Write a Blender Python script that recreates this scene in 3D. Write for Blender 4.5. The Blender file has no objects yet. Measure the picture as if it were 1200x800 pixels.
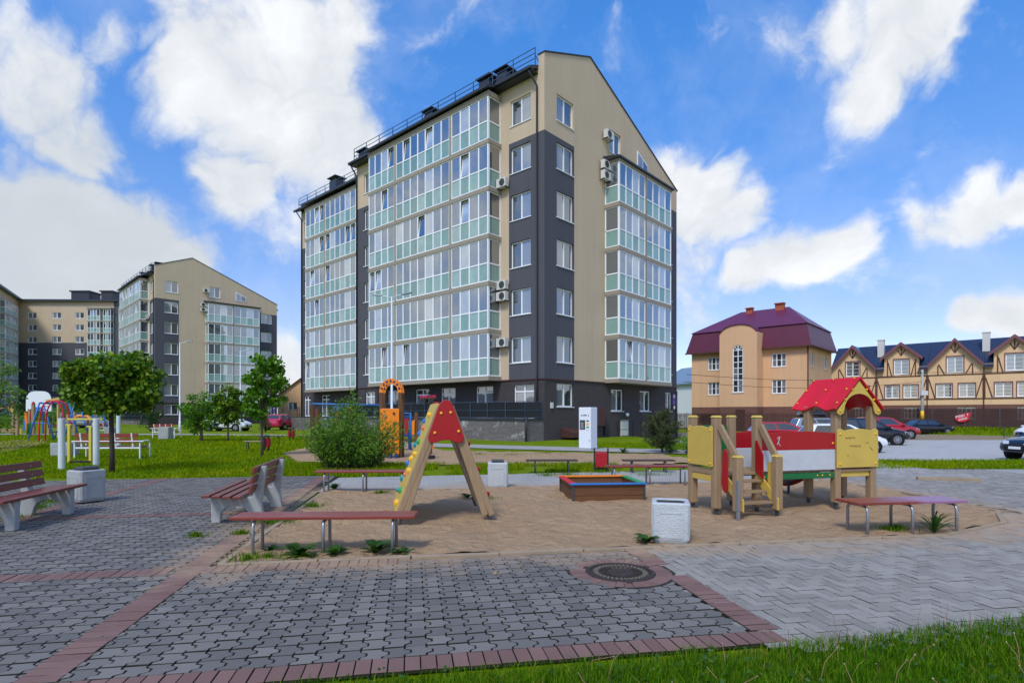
import bpy, bmesh, math, random
import numpy as np
from mathutils import Vector, Matrix
R = math.radians
rnd = random.Random(7)
nr = np.random.RandomState(11)
sc = bpy.context.scene
COL = sc.collection
F, HOR, EYE = 667.0, 484.0, 1.6
def G(px, py, z=0.0):
    "ground point seen at a position of the photograph, on a level at height z"
    Y = F*(EYE-z)/(py-HOR)
    return Vector(((px-600)/F*Y, Y, z))
CA, SA = math.cos(R(10)), math.sin(R(10))
def PQ(p, q, z=0.0):
    "plaza grid (turned 10 degrees) to world"
    return Vector((p*CA-q*SA, p*SA+q*CA, z))
def toPQ(x, y):
    return (x*CA+y*SA, -x*SA+y*CA)

# ---------------------------------------------------------------- materials
def lin(r, g, b):
    f = lambda c: (c/255/12.92) if c/255 <= .04045 else ((c/255+.055)/1.055)**2.4
    return (f(r), f(g), f(b), 1)
MATS = {}
class NT:
    def __init__(s, m):
        m.use_nodes = True
        s.t = m.node_tree; s.n = s.t.nodes; s.l = s.t.links
        s.n.clear()
        s.out = s.n.new('ShaderNodeOutputMaterial')
    def add(s, typ, **kw):
        n = s.n.new(typ)
        for k, v in kw.items():
            if k.startswith('i_'):
                n.inputs[k[2:].replace('_', ' ')].default_value = v
            else: setattr(n, k, v)
        return n
    def link(s, a, b): s.l.new(a, b)
    def math(s, op, a, b=None, c=None, clamp=False):
        n = s.n.new('ShaderNodeMath'); n.operation = op; n.use_clamp = clamp
        for i, v in enumerate((a, b, c)):
            if v is None: continue
            if isinstance(v, (int, float)): n.inputs[i].default_value = v
            else: s.l.new(v, n.inputs[i])
        return n.outputs[0]
    def mix(s, fac, a, b, blend='MIX'):
        n = s.n.new('ShaderNodeMix'); n.data_type = 'RGBA'; n.blend_type = blend
        for sock, v in ((n.inputs[0], fac), (n.inputs[6], a), (n.inputs[7], b)):
            if isinstance(v, (int, float)): sock.default_value = v
            elif isinstance(v, tuple): sock.default_value = v
            else: s.l.new(v, sock)
        return n.outputs[2]
    def noise(s, vec, scale, detail=4, rough=.55):
        n = s.n.new('ShaderNodeTexNoise'); n.inputs['Scale'].default_value = scale
        n.inputs['Detail'].default_value = detail; n.inputs['Roughness'].default_value = rough
        if vec is not None: s.l.new(vec, n.inputs['Vector'])
        return n.outputs[0]
    def ramp(s, fac, stops, const=False):
        n = s.n.new('ShaderNodeValToRGB'); r = n.color_ramp
        if const: r.interpolation = 'CONSTANT'
        r.elements[0].position = stops[0][0]; r.elements[0].color = stops[0][1]
        r.elements[1].position = stops[-1][0]; r.elements[1].color = stops[-1][1]
        for p, c in stops[1:-1]: e = r.elements.new(p); e.color = c
        s.l.new(fac, n.inputs[0]); return n.outputs[0]
    def bump(s, h, strength=.3, dist=.02):
        n = s.n.new('ShaderNodeBump'); n.inputs['Strength'].default_value = strength
        n.inputs['Distance'].default_value = dist; s.l.new(h, n.inputs['Height']); return n.outputs[0]
    def obj(s): return s.add('ShaderNodeTexCoord').outputs['Object']
    def pos(s): return s.add('ShaderNodeNewGeometry').outputs['Position']
    def island(s): return s.add('ShaderNodeNewGeometry').outputs['Random Per Island']
    def pbr(s, col, rough=.6, normal=None, metal=0, spec=.5, **kw):
        p = s.add('ShaderNodeBsdfPrincipled')
        for nm, v in (('Base Color', col), ('Roughness', rough), ('Metallic', metal), ('Specular IOR Level', spec)):
            if isinstance(v, (int, float, tuple)): p.inputs[nm].default_value = v
            else: s.l.new(v, p.inputs[nm])
        if normal is not None: s.l.new(normal, p.inputs['Normal'])
        for k, v in kw.items(): p.inputs[k.replace('_', ' ')].default_value = v
        s.l.new(p.outputs[0], s.out.inputs[0]); return p

def mul(c, k): return (c[0]*k, c[1]*k, c[2]*k, 1)
def simple(name, rgb, rough=.5, var=.12, scale=6, bump=.0, bscale=60, metal=0, spec=.5, isl=0.0, dirt=0.0):
    "plain surface with mottling, optional bump, per-piece variation and dirt stains"
    m = bpy.data.materials.new(name); t = NT(m); o = t.obj()
    c = lin(*rgb)
    col = t.mix(t.noise(o, scale, 5), mul(c, 1-var), mul(c, 1+var))
    if isl:
        col = t.mix(t.island(), t.mix(1.0, col, (1-isl,)*3+(1,), 'MULTIPLY'), t.mix(1.0, col, (1+isl,)*3+(1,), 'MULTIPLY'))
    if dirt:
        d = t.ramp(t.noise(o, 2.2, 8, .7), [(.48, (0, 0, 0, 1)), (.72, (1, 1, 1, 1))])
        col = t.mix(t.math('MULTIPLY', d, dirt), col, mul(c, .45))
    rg = t.math('MULTIPLY_ADD', t.noise(o, scale*2.3, 3), .25, rough-.12)
    t.pbr(col, rg, t.bump(t.noise(o, bscale, 5), bump, .02) if bump else None, metal, spec)
    MATS[name] = m; return m
def stucco(name, rgb, spec=.2):
    "rendered wall: patchy tone, fine grain, rain streaks running down"
    m = bpy.data.materials.new(name); t = NT(m); o = t.obj(); c = lin(*rgb)
    col = t.mix(t.noise(o, .35, 6, .6), mul(c, .86), mul(c, 1.1))
    mp = t.add('ShaderNodeMapping'); mp.inputs['Scale'].default_value = (2.6, 2.6, .09); t.link(o, mp.inputs['Vector'])
    st = t.ramp(t.noise(mp.outputs[0], 1.0, 7, .7), [(.5, (0, 0, 0, 1)), (.72, (1, 1, 1, 1))])
    col = t.mix(t.math('MULTIPLY', st, .3), col, mul(c, .6))
    col = t.mix(t.math('MULTIPLY', t.noise(o, 14, 4, .7), .18), col, mul(c, .7))
    t.pbr(col, .88, t.bump(t.noise(o, 60, 5), .3, .02), 0, spec); MATS[name] = m; return m
def wood(name, rgb, ax=0, rough=.6, stretch=14, var=.5, spec=.3):
    m = bpy.data.materials.new(name); t = NT(m); o = t.obj()
    mp = t.add('ShaderNodeMapping'); sc3 = [stretch*2.5]*3; sc3[ax] = stretch*.12
    mp.inputs['Scale'].default_value = sc3; t.link(o, mp.inputs['Vector'])
    g = t.noise(mp.outputs[0], 1.0, 6, .65)
    c = lin(*rgb)
    col = t.mix(g, mul(c, 1-var), mul(c, 1+var))
    col = t.mix(t.math('MULTIPLY', t.noise(o, 3, 4), .5), col, mul(c, .7))
    t.pbr(col, rough, t.bump(g, .25, .004), 0, spec)
    MATS[name] = m; return m
def glass(name, stops, refl=.22, fk=.8, tint=(.9, .95, 1, 1)):
    "window glazing: what stands behind the pane differs pane by pane, a smooth reflecting face over it"
    m = bpy.data.materials.new(name); t = NT(m)
    isl = t.island(); o = t.obj()
    base = t.ramp(isl, stops, True)
    wv = t.add('ShaderNodeTexWave', i_Scale=2.2, i_Distortion=1.5, i_Detail=2.0)
    t.link(o, wv.inputs['Vector'])
    base = t.mix(t.math('MULTIPLY', wv.outputs['Fac'], .35), base, mul((1, 1, 1, 1), .02))
    d = t.add('ShaderNodeBsdfDiffuse'); t.link(base, d.inputs[0])
    nb = t.bump(t.noise(o, .9, 2), .04, .05)
    g = t.add('ShaderNodeBsdfGlossy', i_Roughness=.015, i_Color=tint); t.link(nb, g.inputs['Normal'])
    lw = t.add('ShaderNodeLayerWeight', i_Blend=.5)
    fac = t.math('ADD', t.math('MULTIPLY', t.math('POWER', lw.outputs['Facing'], 4.0), fk), refl, clamp=True)
    mx = t.add('ShaderNodeMixShader'); t.link(fac, mx.inputs[0]); t.link(d.outputs[0], mx.inputs[1]); t.link(g.outputs[0], mx.inputs[2])
    t.link(mx.outputs[0], t.out.inputs[0]); MATS[name] = m; return m
def leafmat(name, stops, rough=.45, transl=.35, spec=.3):
    m = bpy.data.materials.new(name); t = NT(m)
    col = t.ramp(t.island(), stops)
    col = t.mix(t.math('MULTIPLY', t.noise(t.pos(), 1.7, 3), .4), col, t.mix(1.0, col, (.45, .55, .4, 1), 'MULTIPLY'))
    if name.startswith('blade'):
        pt_ = t.ramp(t.noise(t.pos(), .55, 6, .6), [(.42, (0, 0, 0, 1)), (.66, (1, 1, 1, 1))]); col = t.mix(t.math('MULTIPLY', pt_, .75), col, t.mix(1.0, col, (1.75, 1.2, .7, 1), 'MULTIPLY'))
    p = t.add('ShaderNodeBsdfPrincipled', i_Roughness=rough); t.link(col, p.inputs['Base Color'])
    p.inputs['Specular IOR Level'].default_value = spec
    tr = t.add('ShaderNodeBsdfTranslucent'); t.link(t.mix(1.0, col, (1.2, 1.25, .6, 1), 'MULTIPLY'), tr.inputs[0])
    mx = t.add('ShaderNodeMixShader'); mx.inputs[0].default_value = transl
    t.link(p.outputs[0], mx.inputs[1]); t.link(tr.outputs[0], mx.inputs[2]); t.link(mx.outputs[0], t.out.inputs[0])
    MATS[name] = m; return m
def brickmat(name, c1, c2, mortar, bw=.25, bh=.075, ms=.008, bump=.5, stain=0.0):
    m = bpy.data.materials.new(name); t = NT(m); o = t.obj()
    s = t.add('ShaderNodeSeparateXYZ'); t.link(o, s.inputs[0])
    cb = t.add('ShaderNodeCombineXYZ'); t.link(t.math('ADD', s.outputs[0], s.outputs[1]), cb.inputs[0]); t.link(s.outputs[2], cb.inputs[1])
    b = t.add('ShaderNodeTexBrick', i_Scale=1.0, i_Mortar_Size=ms, i_Brick_Width=bw, i_Row_Height=bh, i_Color1=lin(*c1), i_Color2=lin(*c2), i_Mortar=lin(*mortar))
    t.link(cb.outputs[0], b.inputs['Vector'])
    col = t.mix(t.math('MULTIPLY', t.noise(o, 1.3, 6), .45), b.outputs[0], mul(lin(*c1), .6))
    if stain:
        d = t.ramp(t.noise(o, 1.1, 8, .7), [(.55, (0, 0, 0, 1)), (.68, (1, 1, 1, 1))])
        col = t.mix(t.math('MULTIPLY', d, stain), col, lin(200, 198, 195))
    t.pbr(col, .8, t.bump(t.math('SUBTRACT', 1.0, b.outputs['Fac']), bump, .01), 0, .3)
    MATS[name] = m; return m
def rowmat(name, rgb, pitch=.35, ax=2, second=None, rough=.45, var=.2, p2=.22, depth=.03):
    "roof covering: rows of tiles or ribs"
    m = bpy.data.materials.new(name); t = NT(m); o = t.obj(); s = t.add('ShaderNodeSeparateXYZ'); t.link(o, s.inputs[0])
    h = t.math('FRACT', t.math('DIVIDE', s.outputs[ax], pitch))
    if second is not None:
        k = t.math('SINE', t.math('MULTIPLY', s.outputs[second], 2*math.pi/p2))
        h = t.math('ADD', h, t.math('MULTIPLY', k, .35))
    c = lin(*rgb)
    col = t.mix(t.noise(o, 1.5, 6), mul(c, 1-var), mul(c, 1+var))
    t.pbr(col, rough, t.bump(h, .8, depth), 0, .5)
    MATS[name] = m; return m

stucco('stucco_beige', (203, 182, 156), spec=.2)
stucco('stucco_grey', (87, 87, 95), spec=.2)
simple('band_taupe', (150, 140, 126), .8, .08, 1.5, .1)
brickmat('brick_dark', (74, 68, 70), (60, 55, 57), (92, 86, 86))
brickmat('brick_terrace', (112, 104, 102), (84, 78, 78), (150, 146, 142), stain=.75)
brickmat('brick_red', (122, 82, 72), (104, 68, 60), (140, 110, 100))
simple('upvc', (238, 240, 242), .35, .03, 3)
simple('sill_white', (225, 228, 230), .45, .05)
simple('gutter_dark', (42, 44, 52), .4, .1)
rowmat('roof_dark', (50, 52, 60), .35, 0)
simple('rail_blue', (58, 78, 100), .45, .1)
simple('rail_black', (28, 30, 36), .45, .15)
DK = (.018, .022, .028, 1)
glass('glass_window', [(0, DK), (.3, (.05, .055, .06, 1)), (.5, (.22, .23, .25, 1)), (.62, (.02, .03, .04, 1)), (.78, (.16, .15, .13, 1)), (.86, (.10, .09, .15, 1)), (.9, (.04, .05, .06, 1))], .24, .8)
glass('glass_loggia', [(0, (.035, .045, .065, 1)), (.26, (.10, .12, .15, 1)), (.40, (.5, .52, .54, 1)), (.58, (.025, .035, .05, 1)), (.76, (.20, .19, .18, 1)), (.84, (.14, .12, .22, 1)), (.9, (.08, .1, .12, 1))], .34, .8)
glass('glass_mint', [(0, (.30, .52, .47, 1)), (.3, (.36, .56, .52, 1)), (.5, (.25, .45, .41, 1)), (.7, (.42, .58, .55, 1)), (.9, (.22, .38, .35, 1))], .12, .4)
glass('car_glass', [(0, (.012, .015, .018, 1)), (.5, (.02, .022, .025, 1))], .12)
simple('ac_white', (205, 205, 200), .5, .06)
simple('ac_dark', (60, 62, 64), .6, .1)
simple('concrete', (165, 167, 166), .85, .12, 5, .35, 90, dirt=.45, spec=.2)
simple('concrete_white', (190, 194, 196), .8, .1, 6, .8, 50, dirt=.4, spec=.2)
simple('kerb', (158, 140, 118), .9, .15, 6, .4, 60, dirt=.3, spec=.2)
wood('plank_red', (118, 56, 46), 1, .38, spec=.5)
wood('plank_red_x', (136, 56, 46), 0, .35, spec=.5)
wood('wood_post', (158, 132, 102), 2, .6)
wood('wood_beam', (154, 128, 98), 0, .6)
wood('wood_brown', (110, 74, 46), 0, .65)
wood('wood_brown_post', (108, 74, 48), 2, .65)
wood('plank_dark', (72, 62, 56), 0, .6)
simple('steel', (150, 155, 162), .35, .08, metal=.6)
simple('steel_dark', (62, 66, 72), .45, .15)
simple('red_paint', (166, 16, 26), .4, .14, 2.5, .05, 30, dirt=.18)
simple('red_bright', (212, 20, 40), .4, .12, 2.5, dirt=.12)
simple('yellow_paint', (204, 174, 80), .45, .1, 2.5, dirt=.25)
simple('yellow_bright', (236, 178, 30), .4, .06)
simple('panel_white', (192, 196, 202), .45, .07, 2.5, dirt=.2)
simple('green_paint', (18, 104, 56), .4, .1)
simple('green_bright', (34, 150, 82), .4, .1)
simple('orange_paint', (236, 132, 20), .4, .1, 3, dirt=.12)
simple('blue_paint', (38, 110, 180), .4, .08)
simple('blue_dark', (30, 60, 120), .4, .08)
simple('teal_paint', (30, 130, 140), .4, .08)
simple('pink_hold', (214, 110, 80), .5, .08)
simple('white_paint', (226, 230, 232), .4, .05)
simple('post_white', (205, 214, 220), .45, .06, dirt=.1)
simple('yellow_rail', (206, 190, 70), .45, .1)
simple('iron', (74, 60, 54), .55, .3, 25, .6, 120, metal=.5)
simple('iron_light', (120, 112, 96), .7, .3, 25, .4, 120)
simple('rope', (60, 110, 150), .8, .2, 40)
simple('rubber', (22, 22, 24), .8, .2)
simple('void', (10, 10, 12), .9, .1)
stucco('plaster_peach', (224, 180, 140), spec=.2)
stucco('plaster_cream', (230, 192, 150), spec=.2)
simple('plaster_white', (225, 228, 230), .85, .04, .6, spec=.2)
rowmat('roof_mauve', (104, 42, 70), .35, 2, None, .35)
rowmat('roof_mauve_steep', (98, 40, 62), .3, 2, None, .45, depth=.05)
rowmat('roof_navy', (42, 52, 76), .32, 2, 0, .35, p2=.3)
rowmat('roof_red', (130, 62, 48), .3, 2)
rowmat('roof_slate', (120, 140, 158), .3, 2)
simple('timber', (84, 50, 40), .7, .15)
simple('mauve_trim', (118, 72, 84), .6, .1)
simple('chimney_white', (208, 204, 196), .85, .08, 3)
simple('chimney_brick', (168, 88, 62), .85, .15, 8, .3)
simple('fence_brown', (70, 46, 40), .7, .12, 2)
simple('garage_blue', (38, 66, 104), .5, .1)
simple('sign_purple', (120, 90, 190), .5, .05)
simple('brown_metal', (74, 42, 36), .6, .12)
simple('kiosk_white', (222, 226, 234), .35, .03)
simple('pot_dark', (50, 46, 48), .7)
simple('bark', (84, 72, 60), .9, .3, 12, .6, 40)
simple('bark_dark', (64, 54, 46), .9, .3, 12, .6, 40)
leafmat('leaf_maple', [(0, (.025, .08, .006, 1)), (.45, (.08, .19, .01, 1)), (.8, (.22, .36, .015, 1)), (.95, (.36, .44, .03, 1)), (1, (.16, .11, .02, 1))])
leafmat('leaf_fresh', [(0, (.045, .15, .008, 1)), (.6, (.11, .27, .012, 1)), (1, (.24, .42, .025, 1))])
leafmat('leaf_pale', [(0, (.08, .2, .015, 1)), (.6, (.16, .31, .03, 1)), (1, (.28, .43, .05, 1))])
leafmat('leaf_dark', [(0, (.015, .045, .008, 1)), (.6, (.035, .09, .012, 1)), (1, (.08, .15, .02, 1))])
leafmat('leaf_bush', [(0, (.045, .13, .008, 1)), (.5, (.12, .27, .018, 1)), (.85, (.25, .42, .04, 1)), (1, (.36, .5, .06, 1))])
leafmat('needle', [(0, (.02, .045, .015, 1)), (.6, (.06, .10, .03, 1)), (.85, (.14, .15, .05, 1)), (1, (.24, .17, .08, 1))], transl=.12)
leafmat('leaf_weed', [(0, (.03, .09, .015, 1)), (1, (.08, .19, .03, 1))])
leafmat('blade', [(0, (.03, .10, .001, 1)), (.6, (.075, .21, .002, 1)), (.9, (.15, .31, .006, 1)), (1, (.26, .26, .06, 1))], .7, .3, .15)
leafmat('blade_lawn', [(0, (.10, .19, .001, 1)), (.6, (.18, .30, .002, 1)), (.9, (.26, .38, .004, 1)), (1, (.34, .32, .06, 1))], .85, .35, .08)
def _plank():
    m = wood('plank_worn', (136, 60, 50), 0, .35, spec=.5); t = NT.__new__(NT); t.t = m.node_tree; t.n = t.t.nodes; t.l = t.t.links
    p = [n for n in t.n if n.type == 'BSDF_PRINCIPLED'][0]; src = p.inputs['Base Color'].links[0].from_socket; o = t.obj(); s = t.add('ShaderNodeSeparateXYZ'); t.link(o, s.inputs[0])
    k = t.math('ADD', t.math('MULTIPLY', t.noise(o, 2.5, 5), .9), t.math('MULTIPLY', s.outputs[0], .55)); t.link(t.mix(t.ramp(k, [(.35, (0, 0, 0, 1)), (.6, (1, 1, 1, 1))]), src, lin(150, 108, 138)), p.inputs['Base Color'])
_plank(); simple('scribble', (120, 104, 60), .6)
simple('straw', (146, 112, 84), .8, .2)
simple('seed_head', (170, 158, 140), .9, .2)
simple('flower_pink', (220, 30, 100), .6, .2, isl=.3)

# ---------------------------------------------------------------- mesh builder
class MB:
    def __init__(s): s.v = []; s.f = []; s.m = []
    def face(s, pts, m=0):
        i = len(s.v); s.v += [tuple(p) for p in pts]; s.f.append(tuple(range(i, i+len(pts)))); s.m.append(m)
    def hexa(s, c, m=0):
        "8 corners: 4 bottom ring, 4 top ring"
        i = len(s.v); s.v += [tuple(p) for p in c]
        for q in ((3, 2, 1, 0), (4, 5, 6, 7), (0, 1, 5, 4), (1, 2, 6, 5), (2, 3, 7, 6), (3, 0, 4, 7)):
            s.f.append(tuple(i+k for k in q)); s.m.append(m)
    def box(s, x0, y0, z0, x1, y1, z1, m=0, T=None):
        c = [(x0, y0, z0), (x1, y0, z0), (x1, y1, z0), (x0, y1, z0), (x0, y0, z1), (x1, y0, z1), (x1, y1, z1), (x0, y1, z1)]
        s.hexa([T(*p) for p in c] if T else c, m)
    def bar(s, a, b, w, h, m=0, up=(0, 0, 1)):
        "square bar from a to b, w across, h in the up direction"
        a, b = Vector(a), Vector(b); d = (b-a).normalized(); up = Vector(up)
        sd = d.cross(up)
        if sd.length < 1e-4: sd = d.cross(Vector((0, 1, 0)))
        sd.normalize(); u = sd.cross(d).normalized()
        sd *= w/2; u *= h/2
        s.hexa([a-sd-u, a+sd-u, b+sd-u, b-sd-u, a-sd+u, a+sd+u, b+sd+u, b-sd+u], m)
    def tube(s, path, r, n=8, m=0, caps=True):
        path = [Vector(p) for p in path]; k = len(path)
        rs = r if isinstance(r, (list, tuple)) else [r]*k
        i0 = len(s.v); prev = None
        for j, p in enumerate(path):
            d = (path[min(j+1, k-1)]-path[max(j-1, 0)]).normalized()
            if prev is None:
                prev = d.cross(Vector((0, 0, 1)))
                if prev.length < 1e-3: prev = d.cross(Vector((1, 0, 0)))
            a = (prev - d*prev.dot(d)).normalized(); prev = a; b = d.cross(a)
            for q in range(n):
                t = 2*math.pi*q/n; s.v.append(tuple(p+(a*math.cos(t)+b*math.sin(t))*rs[j]))
        for j in range(k-1):
            for q in range(n):
                s.f.append((i0+j*n+q, i0+j*n+(q+1) % n, i0+(j+1)*n+(q+1) % n, i0+(j+1)*n+q)); s.m.append(m)
        if caps:
            s.f.append(tuple(i0+q for q in reversed(range(n)))); s.m.append(m)
            s.f.append(tuple(i0+(k-1)*n+q for q in range(n))); s.m.append(m)
    def lathe(s, c, prof, n=16, m=0, axis=(0, 0, 1)):
        "prof: list of (radius, height) about axis at c"
        ax = Vector(axis).normalized(); a = ax.orthogonal().normalized(); b = ax.cross(a); c = Vector(c); i0 = len(s.v)
        for r_, h in prof:
            for q in range(n):
                t = 2*math.pi*q/n; s.v.append(tuple(c+ax*h+(a*math.cos(t)+b*math.sin(t))*r_))
        for j in range(len(prof)-1):
            for q in range(n):
                s.f.append((i0+j*n+q, i0+j*n+(q+1) % n, i0+(j+1)*n+(q+1) % n, i0+(j+1)*n+q)); s.m.append(m)
        s.f.append(tuple(i0+q for q in reversed(range(n)))); s.m.append(m)
        s.f.append(tuple(i0+(len(prof)-1)*n+q for q in range(n))); s.m.append(m)
    def prism(s, poly, T0, T1, m=0):
        "outline poly (list of 2d), T0/T1 map it to the two faces"
        i = len(s.v); n = len(poly)
        s.v += [tuple(T0(*p)) for p in poly]+[tuple(T1(*p)) for p in poly]
        s.f.append(tuple(reversed(range(i, i+n)))); s.m.append(m)
        s.f.append(tuple(range(i+n, i+2*n))); s.m.append(m)
        for k in range(n):
            s.f.append((i+k, i+(k+1) % n, i+n+(k+1) % n, i+n+k)); s.m.append(m)
    def ball(s, c, r, m=0, n=8, sz=1.0):
        prof = [(max(.001, r*math.sin(math.pi*k/6)), -r*sz*math.cos(math.pi*k/6)) for k in range(7)]
        s.lathe(c, prof, n, m)
    def build(s, name, mats, parent=None, smooth=False, bevel=0, recalc=True, sub=0, loc=None, rot=None):
        me = bpy.data.meshes.new(name)
        me.from_pydata(s.v, [], s.f)
        if isinstance(mats, str): mats = [mats]
        for k in mats: me.materials.append(MATS[k])
        me.polygons.foreach_set('material_index', s.m)
        if recalc:
            bm = bmesh.new(); bm.from_mesh(me)
            bmesh.ops.recalc_face_normals(bm, faces=bm.faces[:]); bm.to_mesh(me); bm.free()
        if smooth: me.polygons.foreach_set('use_smooth', [True]*len(me.polygons))
        me.update()
        o = bpy.data.objects.new(name, me); COL.objects.link(o)
        if parent: o.parent = parent
        if loc is not None: o.location = loc
        if rot is not None: o.rotation_euler = (0, 0, rot)
        if bevel:
            b = o.modifiers.new('bevel', 'BEVEL'); b.width = bevel; b.segments = 2; b.limit_method = 'ANGLE'; b.angle_limit = R(40)
        if sub:
            b = o.modifiers.new('sub', 'SUBSURF'); b.levels = sub; b.render_levels = sub
        return o
def tag(o, label=None, cat=None, group=None, kind=None):
    if label: o['label'] = label
    if cat: o['category'] = cat
    if group: o['group'] = group
    if kind: o['kind'] = kind
    return o
def empty(name, loc, rot, label, cat, group=None):
    o = bpy.data.objects.new(name, None); COL.objects.link(o); o.location = loc; o.rotation_euler = (0, 0, rot)
    o.empty_display_size = .2
    return tag(o, label, cat, group)
def copy_tree(o, parent=None, label=None):
    c = o.copy(); COL.objects.link(c); c.parent = parent
    if label: c['label'] = label
    for ch in list(o.children): copy_tree(ch, c)
    return c
def npmesh(name, verts, faces, mats, parent=None, midx=None, smooth=False):
    "verts (N,3), faces (M,k) all of one size"
    me = bpy.data.meshes.new(name); n, k = faces.shape
    me.vertices.add(len(verts)); me.vertices.foreach_set('co', np.asarray(verts, np.float32).ravel())
    me.loops.add(n*k); me.loops.foreach_set('vertex_index', faces.astype(np.int32).ravel())
    me.polygons.add(n); me.polygons.foreach_set('loop_start', np.arange(0, n*k, k, dtype=np.int32))
    me.polygons.foreach_set('loop_total', np.full(n, k, np.int32))
    for q in ([mats] if isinstance(mats, str) else mats): me.materials.append(MATS[q])
    if midx is not None: me.polygons.foreach_set('material_index', midx.astype(np.int32))
    me.update(calc_edges=True)
    if smooth: me.polygons.foreach_set('use_smooth', [True]*n)
    o = bpy.data.objects.new(name, me); COL.objects.link(o)
    if parent: o.parent = parent
    return o
# ---------------------------------------------------------------- camera, light, sky
cam = bpy.data.objects.new('camera', bpy.data.cameras.new('camera')); COL.objects.link(cam)
cam.location = (0, 0, EYE); cam.rotation_euler = (R(90), 0, 0)
cam.data.lens = 20.0; cam.data.sensor_width = 36; cam.data.shift_y = (HOR-400)/1200; cam.data.clip_end = 5000; cam.data.clip_start = .05
sc.camera = cam
SUN_EL, SUN_AZ = R(50), R(202)          # azimuth clockwise from +Y: behind the camera, a little to the left
sd = Vector((math.sin(SUN_AZ)*math.cos(SUN_EL), math.cos(SUN_AZ)*math.cos(SUN_EL), math.sin(SUN_EL)))
sun = bpy.data.objects.new('sun', bpy.data.lights.new('sun', 'SUN')); COL.objects.link(sun)
sun.data.energy = 2.1; sun.data.angle = R(13); sun.data.color = (1, .95, .86)
sun.rotation_euler = (-sd).to_track_quat('-Z', 'Y').to_euler()
w = bpy.data.worlds.new('World'); sc.world = w
W = NT.__new__(NT); w.use_nodes = True; W.t = w.node_tree; W.n = W.t.nodes; W.l = W.t.links; W.n.clear()
wout = W.n.new('ShaderNodeOutputWorld')
sky = W.add('ShaderNodeTexSky'); sky.sky_type = 'NISHITA'; sky.sun_disc = False
sky.sun_elevation = SUN_EL; sky.sun_rotation = SUN_AZ; sky.air_density = 1.0; sky.dust_density = .6; sky.ozone_density = 2.2
hs = W.add('ShaderNodeHueSaturation', i_Saturation=1.12, i_Value=1.4); zz = W.add('ShaderNodeSeparateXYZ'); W.link(W.add('ShaderNodeTexCoord').outputs['Generated'], zz.inputs[0])
kz = W.math('MULTIPLY_ADD', zz.outputs[2], 2.5, -.4, True)   # the haze near the horizon is paler than the zenith
W.link(W.mix(1.0, sky.outputs[0], W.mix(kz, (1.03, .95, 1.08, 1), (.96, 1.3, 1.68, 1)), 'MULTIPLY'), hs.inputs['Color'])
dirv = W.add('ShaderNodeTexCoord').outputs['Generated']
def vmath(op, a, b=None, k=None):
    n = W.n.new('ShaderNodeVectorMath'); n.operation = op
    for i, v in enumerate((a, b)):
        if v is None: continue
        if isinstance(v, tuple): n.inputs[i].default_value = v
        else: W.link(v, n.inputs[i])
    if k is not None: n.inputs['Scale'].default_value = k
    return n.outputs['Value' if op == 'DISTANCE' else 0]
def warp(vec, scale, amt, detail):
    n = W.n.new('ShaderNodeTexNoise'); n.inputs['Scale'].default_value = scale; n.inputs['Detail'].default_value = detail
    W.link(vec, n.inputs['Vector'])
    return vmath('ADD', vec, vmath('SCALE', vmath('SUBTRACT', n.outputs['Color'], (.5, .5, .5)), None, amt))
d1 = warp(dirv, 3.2, .16, 3); d1 = warp(d1, 11, .07, 5)
# cumulus heaps: direction (right, up per unit forward) and angular radius
HEAPS = [(262, 70, 95, 1), (335, 140, 100, 1), (285, 205, 55, 1), (372, 60, 70, .95), (235, 20, 70, .85), (405, 15, 55, .8), (395, 190, 60, .9),
         (60, 70, 75, .8), (105, 135, 62, .8), (20, 40, 60, .7), (120, 30, 40, .6), (150, 170, 40, .55),
         (60, 250, 95, 1.15), (0, 230, 80, 1.15), (150, 275, 80, 1.15), (215, 300, 48, 1.05), (90, 330, 100, 1.15), (-60, 290, 120, 1.1), (170, 345, 70, 1.0),
         (1045, 30, 72, .95), (985, 35, 55, .75), (1010, 85, 48, .9), (1105, 10, 50, .8), (1090, 70, 40, .6), (925, 45, 38, .5),
         (820, 232, 62, 1.05), (868, 248, 44, .95), (785, 215, 56, 1.05), (850, 215, 40, .8), (935, 300, 48, 1.05), (975, 293, 40, .95), (900, 318, 38, .95), (810, 300, 60, .62), (800, 370, 60, .55),
         (1135, 250, 50, .85), (1190, 240, 45, .9), (1080, 270, 38, .7), (1180, 372, 36, 1), (1145, 378, 26, .9), (1225, 365, 40, 1),
         (830, 400, 60, .42), (330, 275, 55, .42), (355, 435, 36, .8)]
acc = None
for px, py, r, k in HEAPS:
    a, b = (px-600)/F, (HOR-py)/F; c = Vector((a, 1, b)); L = c.length
    rad = r/F/L**1.5*1.5
    dist = vmath('DISTANCE', d1, tuple(c/L))
    mr = W.n.new('ShaderNodeMapRange'); mr.interpolation_type = 'SMOOTHSTEP'
    W.link(dist, mr.inputs[0]); mr.inputs[1].default_value = rad; mr.inputs[2].default_value = rad*.25; mr.inputs[3].default_value = 0; mr.inputs[4].default_value = k
    acc = mr.outputs[0] if acc is None else W.math('MAXIMUM', acc, mr.outputs[0])
fb = W.noise(dirv, 6, 9, .66)
bn = W.noise(d1, 8, 5, .55)
fb2 = W.math('MULTIPLY', W.math('ABSOLUTE', W.math('SUBTRACT', bn, .5)), 4.2, None, True)   # billows: creased between rounded heads
fb3 = W.noise(d1, 30, 6, .65)
sep = W.add('ShaderNodeSeparateXYZ'); W.link(dirv, sep.inputs[0])
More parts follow.
